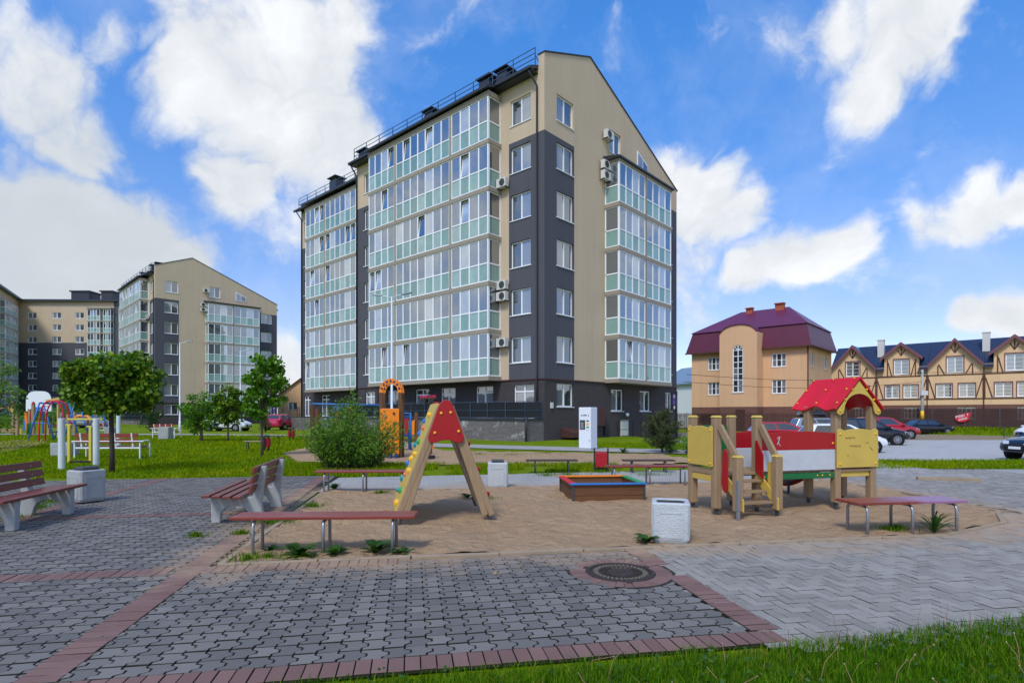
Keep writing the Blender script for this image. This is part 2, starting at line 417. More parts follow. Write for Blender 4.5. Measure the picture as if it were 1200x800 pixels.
# the part of the sky behind and above the photographer: scattered clouds
behind = W.n.new('ShaderNodeMapRange'); W.link(sep.outputs[1], behind.inputs[0])
behind.inputs[1].default_value = .42; behind.inputs[2].default_value = .2; behind.inputs[3].default_value = 0; behind.inputs[4].default_value = 1
gen = W.math('MULTIPLY', W.math('MULTIPLY_ADD', W.noise(d1, 1.9, 3), 3.0, -1.2, True), behind.outputs[0])
acc = W.math('MAXIMUM', acc, gen)
dens = W.math('MULTIPLY_ADD', acc, 1.42, W.math('MULTIPLY_ADD', fb, 1.7, -1.1))
dens = W.math('ADD', dens, W.math('ADD', W.math('MULTIPLY_ADD', fb2, .62, -.3), W.math('MULTIPLY_ADD', fb3, .5, -.25)))
sm = W.n.new('ShaderNodeMapRange'); sm.interpolation_type = 'SMOOTHSTEP'; W.link(dens, sm.inputs[0])
sm.inputs[1].default_value = -.22; sm.inputs[2].default_value = .8; sm.inputs[4].default_value = .97
thick = W.math('MULTIPLY_ADD', W.noise(d1, 5.5, 6, .6), 2.2, -.62, True)
low = W.n.new('ShaderNodeMapRange'); W.link(sep.outputs[2], low.inputs[0])
low.inputs[1].default_value = .02; low.inputs[2].default_value = .34; low.inputs[3].default_value = .0; low.inputs[4].default_value = 1
gd = vmath('DISTANCE', dirv, tuple(Vector(((70-600)/F, 1, (HOR-325)/F)).normalized()))
grey = W.n.new('ShaderNodeMapRange'); grey.interpolation_type = 'SMOOTHSTEP'; W.link(gd, grey.inputs[0]); grey.inputs[1].default_value = .08; grey.inputs[2].default_value = .34
shade = W.math('MULTIPLY', W.math('ADD', W.math('MULTIPLY_ADD', thick, .4, .28), W.math('MULTIPLY', fb2, .42), None, True), W.math('MULTIPLY_ADD', grey.outputs[0], .75, .25))
ccol = W.mix(shade, (5.0, 5.45, 5.9, 1), (9.3, 9.4, 9.6, 1))
# thin high veil
veil = W.math('MULTIPLY', W.math('MULTIPLY_ADD', W.noise(d1, 4.2, 8, .65), 2.2, -1.0, True), .3)
hz = W.n.new('ShaderNodeMapRange'); W.link(sep.outputs[2], hz.inputs[0])
hz.inputs[1].default_value = .45; hz.inputs[2].default_value = 0; hz.inputs[3].default_value = .0; hz.inputs[4].default_value = .22
base = W.mix(W.math('ADD', veil, 0.0, None, True), hs.outputs[0], (8.2, 8.6, 9.2, 1))
final = W.mix(sm.outputs[0], base, ccol)
bg = W.add('ShaderNodeBackground', i_Strength=.1); W.link(final, bg.inputs[0]); W.link(bg.outputs[0], wout.inputs[0])
w.cycles.sampling_method = 'MANUAL'; w.cycles.sample_map_resolution = 512
sc.view_settings.view_transform = 'Standard'; sc.view_settings.look = 'None'; sc.view_settings.exposure = 0.19; sc.view_settings.gamma = 1
sc.cycles.max_bounces = 6; sc.cycles.diffuse_bounces = 3; sc.cycles.glossy_bounces = 3; sc.cycles.transmission_bounces = 3; sc.cycles.transparent_max_bounces = 8

# ---------------------------------------------------------------- ground
def sst(a, b, x):
    t = min(1, max(0, (x-a)/(b-a))); return t*t*(3-2*t)
def gh(x, y):
    h = -.45*sst(19.1, 21.0, y)*sst(8, 12.5, x)
    d = (29.3-x)*.669+(70.4-y)*.743          # distance in front of the brown fence: a grass bank
    if x > 30 and y > 40: h += .5*(1-sst(.8, 4.6, d))*sst(31, 35, x)*sst(-9, -5, d)
    return h
m = bpy.data.materials.new('lawn'); t = NT(m); p = t.pos()
c1 = t.mix(t.noise(p, .35, 5), lin(96, 122, 4), lin(136, 156, 10)); c1 = t.mix(t.noise(p, 9, 6, .7), t.mix(1.0, c1, (.6, .62, .5, 1), 'MULTIPLY'), c1)
br = t.ramp(t.noise(p, .8, 7, .65), [(.58, (0, 0, 0, 1)), (.72, (1, 1, 1, 1))]); c1 = t.mix(t.math('MULTIPLY', br, .35), c1, lin(140, 122, 76))
t.pbr(c1, .95, t.bump(t.noise(p, 30, 6), .9, .05), 0, .1); MATS['lawn'] = m
def sandmat(name, a, b):
    m = bpy.data.materials.new(name); t = NT(m); p = t.pos()
    c = t.mix(t.noise(p, .7, 6, .6), lin(*a), lin(*b)); c = t.mix(t.math('MULTIPLY', t.noise(p, 55, 4, .7), .5), c, mul(lin(*a), .72))
    d = t.ramp(t.noise(p, 3.1, 7, .7), [(.62, (0, 0, 0, 1)), (.7, (1, 1, 1, 1))]); c = t.mix(t.math('MULTIPLY', d, .25), c, lin(116, 90, 66))
    h = t.math('ADD', t.noise(p, 8, 7, .65), t.math('MULTIPLY', t.noise(p, 60, 3), .3)); vo = t.add('ShaderNodeTexVoronoi', i_Scale=4.2); t.link(p, vo.inputs['Vector']); h = t.math('ADD', h, t.math('MULTIPLY', t.math('MINIMUM', vo.outputs['Distance'], .45), .9))
    t.pbr(c, .95, t.bump(h, 1.0, .11), 0, .15); MATS[name] = m
sandmat('sand', (180, 146, 112), (212, 180, 144)); sandmat('dirt', (150, 132, 108), (176, 156, 128))
def pavemat(name, a, b, joint, bw, bh, isl=True):
    "paving stones; sand blown from the sandpit lies near its kerbs"
    m = bpy.data.materials.new(name); t = NT(m); p = t.pos()
    if isl: c = t.mix(t.island(), lin(*a), lin(*b))
    else:
        mp = t.add('ShaderNodeMapping'); mp.inputs['Rotation'].default_value = (0, 0, R(-10)); t.link(p, mp.inputs[0])
        bk = t.add('ShaderNodeTexBrick', i_Scale=1.0, i_Mortar_Size=.006, i_Brick_Width=bw, i_Row_Height=bh, i_Color1=lin(*a), i_Color2=lin(*b), i_Mortar=lin(*joint))
        t.link(mp.outputs[0], bk.inputs['Vector']); c = bk.outputs[0]
    c = t.mix(t.math('MULTIPLY', t.noise(p, 1.6, 6, .65), .5), c, mul(lin(*a), .66)); sp_ = t.ramp(t.noise(p, .55, 8, .7), [(.52, (0, 0, 0, 1)), (.66, (1, 1, 1, 1))]); c = t.mix(t.math('MULTIPLY', sp_, .3), c, mul(lin(*a), .5))
    c = t.mix(t.math('MULTIPLY', t.noise(p, 85, 3, .7), .35), c, mul(lin(*b), .6))
    wh = t.ramp(t.noise(p, 5.3, 9, .75), [(.66, (0, 0, 0, 1)), (.73, (1, 1, 1, 1))]); c = t.mix(t.math('MULTIPLY', wh, .22), c, lin(172, 172, 170))
    mp = t.add('ShaderNodeMapping'); mp.vector_type = 'POINT'; mp.inputs['Rotation'].default_value = (0, 0, R(-10)); t.link(p, mp.inputs[0])
    s = t.add('ShaderNodeSeparateXYZ'); t.link(mp.outputs[0], s.inputs[0])
    # distance outside the sandpit rectangle
    dx = t.math('MAXIMUM', t.math('SUBTRACT', -1.95, s.outputs[0]), t.math('SUBTRACT', s.outputs[0], 9.6)); dx = t.math('MAXIMUM', dx, 0)
    dy = t.math('MAXIMUM', t.math('SUBTRACT', 6.45, s.outputs[1]), t.math('SUBTRACT', s.outputs[1], 12.2)); dy = t.math('MAXIMUM', dy, 0)
    ds = t.math('SQRT', t.math('ADD', t.math('MULTIPLY', dx, dx), t.math('MULTIPLY', dy, dy)))
    k = t.math('SUBTRACT', t.math('MULTIPLY_ADD', t.noise(p, 1.9, 7, .68), 2.6, -.5), t.math('MULTIPLY', ds, .95), None, True)
    c = t.mix(t.math('MULTIPLY', k, .85), c, lin(170, 144, 116))
    t.pbr(c, .78, t.bump(t.noise(p, 120, 4, .7), .35, .006), 0, .25); MATS[name] = m
pavemat('paver_dark', (104, 101, 98), (138, 133, 127), (60, 60, 50), .2, .1)
pavemat('paver_light', (140, 134, 126), (168, 162, 153), (80, 78, 66), .2, .1)
pavemat('paver_red', (122, 92, 86), (142, 110, 102), (60, 60, 50), .2, .1)
pavemat('paver_joint', (56, 52, 42), (46, 48, 34), (60, 60, 50), .2, .1)
pavemat('paving_far', (166, 162, 156), (180, 176, 170), (128, 124, 116), .4, .2, False)
pavemat('carpark', (180, 178, 174), (192, 189, 186), (158, 155, 150), .4, .2, False)

xs = sorted(set([-3000, -900, -300, -150, -100, -70]+[-50+1.0*i for i in range(126)]+[80, 100, 150, 300, 900, 3000]))
ys = sorted(set([-900, -200, -50, -20, -8]+[-4+1.0*i for i in range(23)]+[19.0+.25*i for i in range(9)]+[21.5+1.0*i for i in range(50)]+[80, 100, 130, 180, 300, 900, 3000]))
gv = [(x, y, gh(x, y)-.03) for y in ys for x in xs]; nx = len(xs)
gf = [(j*nx+i, j*nx+i+1, (j+1)*nx+i+1, (j+1)*nx+i) for j in range(len(ys)-1) for i in range(nx-1)]
g = npmesh('ground', np.array(gv), np.array(gf), 'lawn', smooth=True); tag(g, kind='structure')
def sheet(name, pts, z, mat, th=0):
    b = MB(); b.face([(x, y, z) for x, y in pts], 0); o = b.build(name, mat, recalc=False); return tag(o, kind='structure')
def pq(pts): return [tuple(PQ(p, q)[:2]) for p, q in pts]
def strip(name, line, wdt, z, mat):
    "ribbon along a line (list of xy) of given widths"
    b = MB(); n = len(line)
    pts = [Vector((x, y, 0)) for x, y in line]
    L, Rr = [], []
    for i, p_ in enumerate(pts):
        d = (pts[min(i+1, n-1)]-pts[max(i-1, 0)]).normalized(); s_ = Vector((-d.y, d.x, 0))*wdt/2
        L.append(p_+s_); Rr.append(p_-s_)
    for i in range(n-1):
        b.face([(Rr[i].x, Rr[i].y, z), (Rr[i+1].x, Rr[i+1].y, z), (L[i+1].x, L[i+1].y, z), (L[i].x, L[i].y, z)])
    return tag(b.build(name, mat, recalc=False), kind='structure')

# sandpit outline in plaza coordinates
PIT = [(-1.95, 6.45), (6.9, 6.38), (8.5, 6.95), (9.4, 7.8), (9.75, 9.4), (9.75, 12.1), (-1.75, 12.1)]
def inpoly(x, y, poly):
    c = False; n = len(poly)
    for i in range(n):
        x1, y1 = poly[i]; x2, y2 = poly[i-1]
        if (y1 > y) != (y2 > y) and x < (x2-x1)*(y-y1)/(y2-y1)+x1: c = not c
    return c
MANH = (toPQ(1.087, 5.71), .51)
def inman(p, q, extra=0): return math.hypot(p-MANH[0][0], q-MANH[0][1]) < MANH[1]+extra
# base of joints under all laid paving
sheet('paving_bed', pq([(-13.5, 3.59), (15.9, 3.59), (15.9, 6.39), (-13.5, 6.39)]), -.010, 'paver_joint')
sheet('paving_bed', pq([(-13.5, 6.39), (-2.02, 6.39), (-1.82, 15.3), (-13.5, 15.3)]), -.010, 'paver_joint')
sheet('paving_bed', pq([(6.9, 6.39), (15.9, 6.39), (15.9, 14.2), (9.8, 14.2), (9.8, 9.4), (9.45, 7.75), (8.5, 6.9)]), -.0105, 'paver_joint')
BANDS = [  # red rows: p0,q0,p1,q1,width, stone length across the row
    (-2.2, 3.8, -2.2, 15.1, .25), (2.56, 3.8, 2.56, 6.36, .23), (-13.0, 6.25, -.05, 6.25, .24), (-13.0, 3.68, 2.68, 3.68, .2),
    (-5.9, 9.85, -5.9, 15.2, .24), (-12.0, 9.72, -2.35, 9.72, .22)]
def inband(p, q, e):
    for p0, q0, p1, q1, wd in BANDS:
        if min(p0, p1)-wd/2-e < p < max(p0, p1)+wd/2+e and min(q0, q1)-wd/2-e < q < max(q0, q1)+wd/2+e: return True
    return False
def stone(b, outline, z0, z1, inset=.003, drop=.003, m=0, arris=1):
    "a laid stone: top face, worn arris, sides"
    cx = sum(a for a, _ in outline)/len(outline); cy = sum(c for _, c in outline)/len(outline)
    n = len(outline); i = len(b.v)
    dz = rnd.uniform(-.003, .0024); tx, ty = rnd.uniform(-.012, .012), rnd.uniform(-.012, .012)
    for ring in range(3):
        for (a, c) in outline:
            k = 1-(inset/.08 if ring == 2 else 0)
            x, y = cx+(a-cx)*k, cy+(c-cy)*k
            z = (z0, z1-drop, z1)[ring]+(dz+(x-cx)*tx+(y-cy)*ty if ring else 0)
            b.v.append(tuple(PQ(x, y, z)))
    for r_ in range(2):
        for k in range(n):
            b.f.append((i+r_*n+k, i+r_*n+(k+1) % n, i+(r_+1)*n+(k+1) % n, i+(r_+1)*n+k)); b.m.append(1 if r_ == 0 or (arris and k % 2) else m)
    b.f.append(tuple(i+2*n+k for k in range(n))); b.m.append(m)
# interlocking wave pavers
PW, PL, AMP, J = .145, .165, .021, .0062
def wv(t):
    t = t % 1.0
    return AMP*(sst(.18, .36, t)-sst(.64, .82, t))*2-AMP
b = MB(); ts = [0, .2, .35, .65, .8, 1.0]
for ci in range(int((2.46+13.2)/PW)):
    p0 = 2.44-(ci+1)*PW
    off = 0
    for ri in range(int((15.3-3.78)/PL)):
        q0 = 3.79+ri*PL+off; cp, cq = p0+PW/2, q0+PL/2
        if inpoly(cp, cq, [(-2.1, 6.3), (3, 6.3), (3, 16), (-1.95, 16)]) or inband(cp, cq, -.085) or inman(cp, cq, -.06): continue
        x, y, _ = PQ(cp, cq)
        if abs(x) > 1.5*y+3: continue
        ph = lambda t, lo: wv(t)
        left = [(p0+J+wv(t), q0+J+t*(PL-2*J)) for t in ts]
        right = [(p0+PW-J+wv(t), q0+J+t*(PL-2*J)) for t in ts]
        if y > 9.5: left = [left[0], left[2], left[3], left[5]]; right = [right[0], right[2], right[3], right[5]]
        stone(b, right+left[::-1], -.012, .006)
tag(b.build('wave_pavers', ['paver_dark', 'paver_joint'], recalc=False), kind='structure')
# red rows
b = MB()
for bi, (p0, q0, p1, q1, wd) in enumerate(BANDS):
    L = max(abs(p1-p0), abs(q1-q0)); n = int(L/.102); along_q = abs(q1-q0) > abs(p1-p0)
    for i in range(n):
        gp_ = .006 if along_q else .003; a0, a1 = i*.102+gp_, i*.102+.102-gp_
        if along_q: o = [(p0-wd/2, q0+a0), (p0+wd/2, q0+a0), (p0+wd/2, q0+a1), (p0-wd/2, q0+a1)]
        else: o = [(p0+a0, q0-wd/2), (p0+a1, q0-wd/2), (p0+a1, q0+wd/2), (p0+a0, q0+wd/2)]
        c = (sum(x for x, _ in o)/4, sum(y for _, y in o)/4)
        if inman(*c, .03): continue
        if not along_q and bi in (2, 5) and any(abs(c[0]-B[0]) < B[4]/2+.03 and B[1] < c[1] < B[3] for B in (BANDS[0], BANDS[1], BANDS[4])): continue
        stone(b, o, -.012, .0115)
tag(b.build('red_brick_rows', ['paver_red', 'paver_joint'], recalc=False), kind='structure')
# herringbone
b = MB(); HL, HW = .2, .1
A45 = R(0)
for i in range(-160, 160):
    for j in range(-60, 60):
        # classic 90 degree herringbone on a 0.1 m lattice
        for kind in (0, 1):
            u = (i*1+j*2)*HW if kind == 0 else (i*1+j*2)*HW+0
            vv = (i*1-j*2)*HW
            if kind == 0: o = [(u, vv), (u+HL, vv), (u+HL, vv+HW), (u, vv+HW)]
            else: o = [(u, vv+HW), (u+HW, vv+HW), (u+HW, vv+HW+HL), (u, vv+HW+HL)]
            o = [(x+2.70+4.0, y+5.0) for x, y in o]
            cp = sum(x for x, _ in o)/4; cq = sum(y for _, y in o)/4
            if not (2.5 < cp < 16 and 3.42 < cq < 14.1): continue
            if inpoly(cp, cq, [(x, y) for x, y in PIT]) or (cp < 9.8 and cq > 7.6 and cp < 9.75) : continue
            if cq > 6.37 and cp < 6.9: continue
            if inman(cp, cq, .02): continue
            k = .0036
            x0 = min(x for x, _ in o)+k; x1 = max(x for x, _ in o)-k; y0 = min(y for _, y in o)+k; y1 = max(y for _, y in o)-k
            x, y, _ = PQ(cp, cq)
            if abs(x) > 1.7*y+4 or y > 16.2: continue
            stone(b, [(x0, y0), (x1, y0), (x1, y1), (x0, y1)], -.012, .005, .003, .0025, arris=0)
tag(b.build('herringbone_pavers', ['paver_light', 'paver_joint'], recalc=False), kind='structure')
# manhole: ring of red setts and cast cover
b = MB(); mc = MANH[0]
for i in range(34):
    a0, a1 = 2*math.pi*(i+.03)/34, 2*math.pi*(i+.97)/34
    pt = lambda r_, a: (mc[0]+r_*math.cos(a), mc[1]+r_*math.sin(a))
    stone(b, [pt(.345, a0), pt(.51, a0), pt(.51, a1), pt(.345, a1)], -.012, .009)
b.face([tuple(PQ(mc[0]+.535*math.cos(a_*math.pi/24), mc[1]+.535*math.sin(a_*math.pi/24), .0042)) for a_ in range(48)], 1)
tag(b.build('brick_ring', ['paver_red', 'paver_joint'], recalc=False), kind='structure')
cv = empty('manhole_cover', PQ(mc[0], mc[1], 0), R(10), 'round cast iron manhole cover set in a ring of red bricks', 'manhole cover')
b = MB(); b.lathe((0, 0, -.02), [(.30, 0), (.30, .026), (.285, .030), (.22, .030), (.215, .024), (.13, .024), (.125, .032), (.10, .035), (.05, .035), (.045, .028), (.001, .028)], 40)
for k in range(2):
    for i in range(36):
        a = 2*math.pi*i/36+.05*k; r_ = .245+.024*k-.012
        b.box(-.011, -.008, 0, .011, .008, .0145, 1, T=lambda x, y, z, a=a, r_=r_: ((r_+x)*math.cos(a)-y*math.sin(a), (r_+x)*math.sin(a)+y*math.cos(a), z))
for i in range(24):
    a = 2*math.pi*i/24; b.box(.145, -.006, 0, .205, .006, .011, 0, T=lambda x, y, z, a=a: (x*math.cos(a)-y*math.sin(a), x*math.sin(a)+y*math.cos(a), z))
b.build('lid', ['iron', 'iron_light'], cv)
b = MB(); n = 48
for i in range(n):
    a0, a1 = 2*math.pi*i/n, 2*math.pi*(i+1)/n
    for r0, r1, z0, z1 in ((.305, .34, .014, .014), (.34, .345, .014, -.01), (.305, .301, .014, -.01)):
        b.face([(r0*math.cos(a0), r0*math.sin(a0), z0), (r1*math.cos(a0), r1*math.sin(a0), z1), (r1*math.cos(a1), r1*math.sin(a1), z1), (r0*math.cos(a1), r0*math.sin(a1), z0)])
for a in (.4, 2.5, 4.6): b.box(.335, -.03, -.01, .385, .03, .013, 0, T=lambda x, y, z, a=a: (x*math.cos(a)-y*math.sin(a), x*math.sin(a)+y*math.cos(a), z))
b.build('rim', 'iron', cv)
# sand surface with trodden hollows
def sandsheet(name, poly, step, z, amp, mat, local=True):
    xs_ = [p_[0] for p_ in poly]; ys_ = [p_[1] for p_ in poly]
    X = np.arange(min(xs_), max(xs_)+step, step); Y = np.arange(min(ys_), max(ys_)+step, step)
    from mathutils import noise as mn
    vid = {}; V = []; Fc = []
    cell = [[inpoly(x+step/2, y+step/2, poly) for x in X] for y in Y]
    def vert(i, j):
        if (i, j) not in vid:
            x, y = X[i], Y[j]
            h = z+amp*(mn.fractal(Vector((x*1.1, y*1.1, 3)), .8, 2, 4)*.8+mn.noise(Vector((x*4.5, y*4.5, 9)))*.7)
            h = max(h, -.02); vid[(i, j)] = len(V); P_ = PQ(x, y, h) if local else Vector((x, y, h+gh(x, y))); V.append(tuple(P_))
        return vid[(i, j)]
    for j in range(len(Y)-1):
        for i in range(len(X)-1):
            if cell[j][i]: Fc.append((vert(i, j), vert(i+1, j), vert(i+1, j+1), vert(i, j+1)))
    return tag(npmesh(name, np.array(V), np.array(Fc), mat, smooth=True), kind='structure')
sandsheet('sand', PIT, .06, .012, .05, 'sand')
# kerb stones round the pit
kb = MB()
def kerbline(b, pts, w_=.075, top=.024, seg=1.0):
    for (a0, b0), (a1, b1) in zip(pts[:-1], pts[1:]):
        L = math.hypot(a1-a0, b1-b0); n = max(1, round(L/seg))
        for i in range(n):
            t0, t1 = i/n+.006/L, (i+1)/n-.006/L
            A = PQ(a0+(a1-a0)*t0, b0+(b1-b0)*t0, top-.1); B_ = PQ(a0+(a1-a0)*t1, b0+(b1-b0)*t1, top-.1+rnd.uniform(-.006, .006))
            b.bar(A, B_, w_, .2)
kerbline(kb, [(-1.75, 12.1), (-1.98, 6.42), (6.9, 6.35), (8.5, 6.92), (9.42, 7.78), (9.78, 9.4), (9.78, 12.1)])
tag(kb.build('kerb', 'kerb', bevel=.008), kind='structure')
# paths, second sand field, car park
sheet('path', pq([(-1.9, 12.1), (16, 12.1), (16, 3.5), (40, 3.5)])+[(38.8, 16.3), (6, 16.3), tuple(PQ(-1.8, 14.7)[:2])], -.004, 'paving_far')
sandsheet('sand', [(-9.3, 23), (-9.8, 29.5), (-5, 31), (-3, 24.5), (6, 22.2), (6.2, 18.5), (3, 17.6), (-2, 17.6), (-7, 18.6)], .25, .0, .03, 'sand', False)
strip('path', [(-8, 31), (-3, 28.2), (2, 25.9), (6, 24.3), (9, 22.5), (10.5, 19), (10.8, 14)], 2.6, .004, 'paving_far')
strip('path', [(-40, 43.5), (-24, 43), (-14, 41), (-8, 34), (-6.5, 30)], 2.2, .002, 'paving_far')
sheet('car_park', [(9.5, 20), (70, 20), (70, 43.5), (9.5, 43.5)], -.445, 'carpark')
sheet('path', [(14.5, 43.5), (75, 43.5), (75, 47), (46, 50.5), (36, 59), (14.5, 60)], -.448, 'dirt')
tag(npmesh('sand', np.array([G(0, 516, .01), G(60, 514, .01), G(48, 521, .01), G(0, 530, .01)]), np.array([[0, 1, 2, 3]]), 'sand'), kind='structure')
kk = MB(); kk.bar(Vector((9.75, 13.7, .03)), Vector((11.0, 13.35, .03)), .13, .1)
tag(kk.build('kerb_stone', 'kerb', bevel=.01), 'long grey kerb stone lying on the paving behind the right flat bench', 'kerb stone')
# ---------------------------------------------------------------- building helpers
def TL(u, o, z): return (-o, u, z)          # facade along local y, facing -x
def TR(u, o, z): return (u, -o, z)          # facade along local x, facing -y
def shift(T, dx=0, dy=0, dz=0):
    return lambda u, o, z: tuple(a+b_ for a, b_ in zip(T(u, o, z), (dx, dy, dz)))
def wall(b, T, u0, u1, z0, top, holes, zone, zcuts=(), ucuts=(), depth=.16, revm=None):
    "facade sheet with real window openings and reveals; top(u) is the roof line, zone(u, z) picks the material"
    us = sorted(set([u0, u1]+[h[0] for h in holes]+[h[1] for h in holes]+list(ucuts)))
    us = [u for u in us if u0-1e-6 <= u <= u1+1e-6]
    for a, c in zip(us[:-1], us[1:]):
        if c-a < 1e-4: continue
        mid = (a+c)/2; zs = [z0]; hs_ = [h for h in holes if h[0] < mid < h[1]]
        lim = min(top(a), top(c))
        zs = sorted(set([z0]+[h[2] for h in hs_]+[h[3] for h in hs_]+[z for z in zcuts if z0 < z < lim-.01]))
        for k, z in enumerate(zs):
            last = k == len(zs)-1
            za, zc = (top(a), top(c)) if last else (zs[k+1], zs[k+1])
            if any(h[2]-1e-6 <= z < h[3]-1e-6 for h in hs_): continue
            b.face([T(a, 0, z), T(c, 0, z), T(c, 0, zc), T(a, 0, za)], zone(mid, (z+min(za, zc))/2))
    for h in holes:
        mm = zone((h[0]+h[1])/2, h[2]-.1) if revm is None else revm
        a, c, z, y = h[:4]
        b.face([T(a, 0, z), T(a, -depth, z), T(a, -depth, y), T(a, 0, y)], mm); b.face([T(c, 0, z), T(c, -depth, z), T(c, -depth, y), T(c, 0, y)], mm)
        b.face([T(a, 0, y), T(c, 0, y), T(c, -depth, y), T(a, -depth, y)], mm); b.face([T(a, 0, z), T(c, 0, z), T(c, -depth, z), T(a, -depth, z)], mm)
def window(parent, T, u0, u1, z0, z1, splits=(.5,), transom=None, rows=None, g='glass_window', sill=True, fw=.07, rec=.13, name='window', frame='upvc', bars=.05):
    b = MB(); gl = MB()
    o0, o1 = -rec-.05, -rec+.02
    for q in ((u0, u1, z0, z0+fw), (u0, u1, z1-fw, z1), (u0, u0+fw, z0+fw, z1-fw), (u1-fw, u1, z0+fw, z1-fw)): b.box(q[0], o0, q[2], q[1], o1, q[3], 0, T)
    ww = u1-u0
    cuts = [u0+fw]+[u0+ww*s for s in splits]+[u1-fw]
    for s in splits: b.box(u0+ww*s-fw*.62, o0, z0+fw, u0+ww*s+fw*.62, o1+.004, z1-fw, 0, T)
    zc = [z0+fw, z1-fw]
    if transom:
        zt = z0+(z1-z0)*transom; b.box(u0+fw, o0, zt-fw*.6, u1-fw, o1+.002, zt+fw*.6, 0, T); zc = [z0+fw, zt, z1-fw]
    if rows:
        for k in range(1, rows):
            zt = z0+(z1-z0)*k/rows; b.box(u0+fw, o0+.01, zt-bars/2, u1-fw, o1-.012, zt+bars/2, 0, T)
    for a, c in zip(cuts[:-1], cuts[1:]):
        for za, zb in zip(zc[:-1], zc[1:]):
            gl.face([T(a, -rec-.02, za), T(c, -rec-.02, za), T(c, -rec-.02, zb), T(a, -rec-.02, zb)])
    if sill: b.box(u0-.06, -rec+.02, z0-.045, u1+.06, .055, z0-.003, 0, T)
    o = b.build(name, frame, parent); gl.build('glass', g, o, recalc=False); return o
def loggia(parent, T, u0, u1, z0, n, P, left=None, right=None, H=2.68):
    "glazed balcony bay: white frame, frosted mint panels below, clear panes above; left/right = glazed end walls"
    b = MB(); up = MB(); lo = MB(); z1 = z0+H; zm = z0+1.14; f = .035
    for z, h in ((z0, .07), (zm-.04, .08), (z1-.07, .07)): b.box(u0, P-.06, z, u1, P, z+h, 0, T)
    for i in range(n+1):
        u = u0+(u1-u0)*i/n; k = .055 if i in (0, n) else f+.012
        b.box(max(u0, u-k), P-.055, z0+.07, min(u1, u+k), P+.006, z1-.07, 0, T)
    for i in range(n):
        a, c = u0+(u1-u0)*i/n+.05, u0+(u1-u0)*(i+1)/n-.05
        lo.face([T(a, P-.03, z0+.07), T(c, P-.03, z0+.07), T(c, P-.03, zm-.04), T(a, P-.03, zm-.04)])
        if rnd.random() < .12:       # sash tilted open
            th = .16
            up.face([T(a+.05, P-.035, zm+.09), T(c-.05, P-.035, zm+.09), T(c-.05, P-.035-th, z1-.12), T(a+.05, P-.035-th, z1-.12)])
            for (s0, s1) in ((a, a+.05), (c-.05, c)):
                b.hexa([T(s0, P-.05, zm+.05), T(s1, P-.05, zm+.05), T(s1, P-.02, zm+.05), T(s0, P-.02, zm+.05), T(s0, P-.05-th, z1-.09), T(s1, P-.05-th, z1-.09), T(s1, P-.02-th, z1-.09), T(s0, P-.02-th, z1-.09)], 0)
            b.box(a, P-.05-th, z1-.13, c, P-.02-th, z1-.085, 0, T)
            up.face([T(a, P-.5, zm), T(c, P-.5, zm), T(c, P-.5, z1-.07), T(a, P-.5, z1-.07)])
        else: up.face([T(a, P-.03, zm+.04), T(c, P-.03, zm+.04), T(c, P-.03, z1-.07), T(a, P-.03, z1-.07)])
    for s, u in ((left, u0), (right, u1)):
        if s is None: continue
        k = .06 if u == u0 else -.06
        a0, a1 = min(u, u+k), max(u, u+k)
        for z, h in ((z0, .07), (zm-.04, .08), (z1-.07, .07)): b.box(a0, 0, z, a1, P-.06, z+h, 0, T)
        b.box(a0, 0, z0+.07, a1, .07, z1-.07, 0, T); b.box(a0-.02 if k < 0 else a0-.01, P-.12, z0, a1+.01 if k < 0 else a1+.02, P+.01, z1, 0, T)
        um = u+k/2
        lo.face([T(um, .07, z0+.07), T(um, P-.08, z0+.07), T(um, P-.08, zm-.04), T(um, .07, zm-.04)])
        up.face([T(um, .07, zm+.04), T(um, P-.08, zm+.04), T(um, P-.08, z1-.07), T(um, .07, z1-.07)])
    o = b.build('loggia', 'upvc', parent); lo.build('frosted_panel', 'glass_mint', o, recalc=False); up.build('upper_glass', 'glass_loggia', o, recalc=False)
    return o
def ac_unit(parent, T, u, z, w_=.8, h=.55):
    b = MB(); b.box(u-w_/2, .14, z, u+w_/2, .44, z+h, 0, T); b.box(u-w_/2+.05, 0, z-.05, u-w_/2+.1, .4, z-.005, 1, T); b.box(u+w_/2-.1, 0, z-.05, u+w_/2-.05, .4, z-.005, 1, T)
    o = b.build('air_conditioner', ['ac_white', 'ac_dark'], parent, bevel=.012)
    f = MB(); c = T(u-.1, .45, z+h/2); ax = Vector(T(0, 1, 0))-Vector(T(0, 0, 0))
    f.lathe(c, [(.22, -.008), (.22, .012), (.19, .014), (.19, .004), (.06, .006), (.055, .016), (.001, .016)], 20, axis=ax); f.build('fan_grille', 'ac_dark', o)
    return o
def pipe(parent, pts, r=.055, name='downpipe', mat='gutter_dark'):
    b = MB(); b.tube(pts, r, 8); return b.build(name, mat, parent, smooth=True)
def railing(b, pts, h, posts, levels, r=.022):
    "tube railing through base points"
    for (p_, q_) in zip(pts[:-1], pts[1:]):
        p_, q_ = Vector(p_), Vector(q_); n = max(1, round((q_-p_).length/posts))
        for i in range(n+1):
            c = p_.lerp(q_, i/n); b.bar(c, c+Vector((0, 0, h)), r*2, r*2)
        for k in levels: b.bar(p_+Vector((0, 0, h*k)), q_+Vector((0, 0, h*k)), r*1.6, r*1.6)

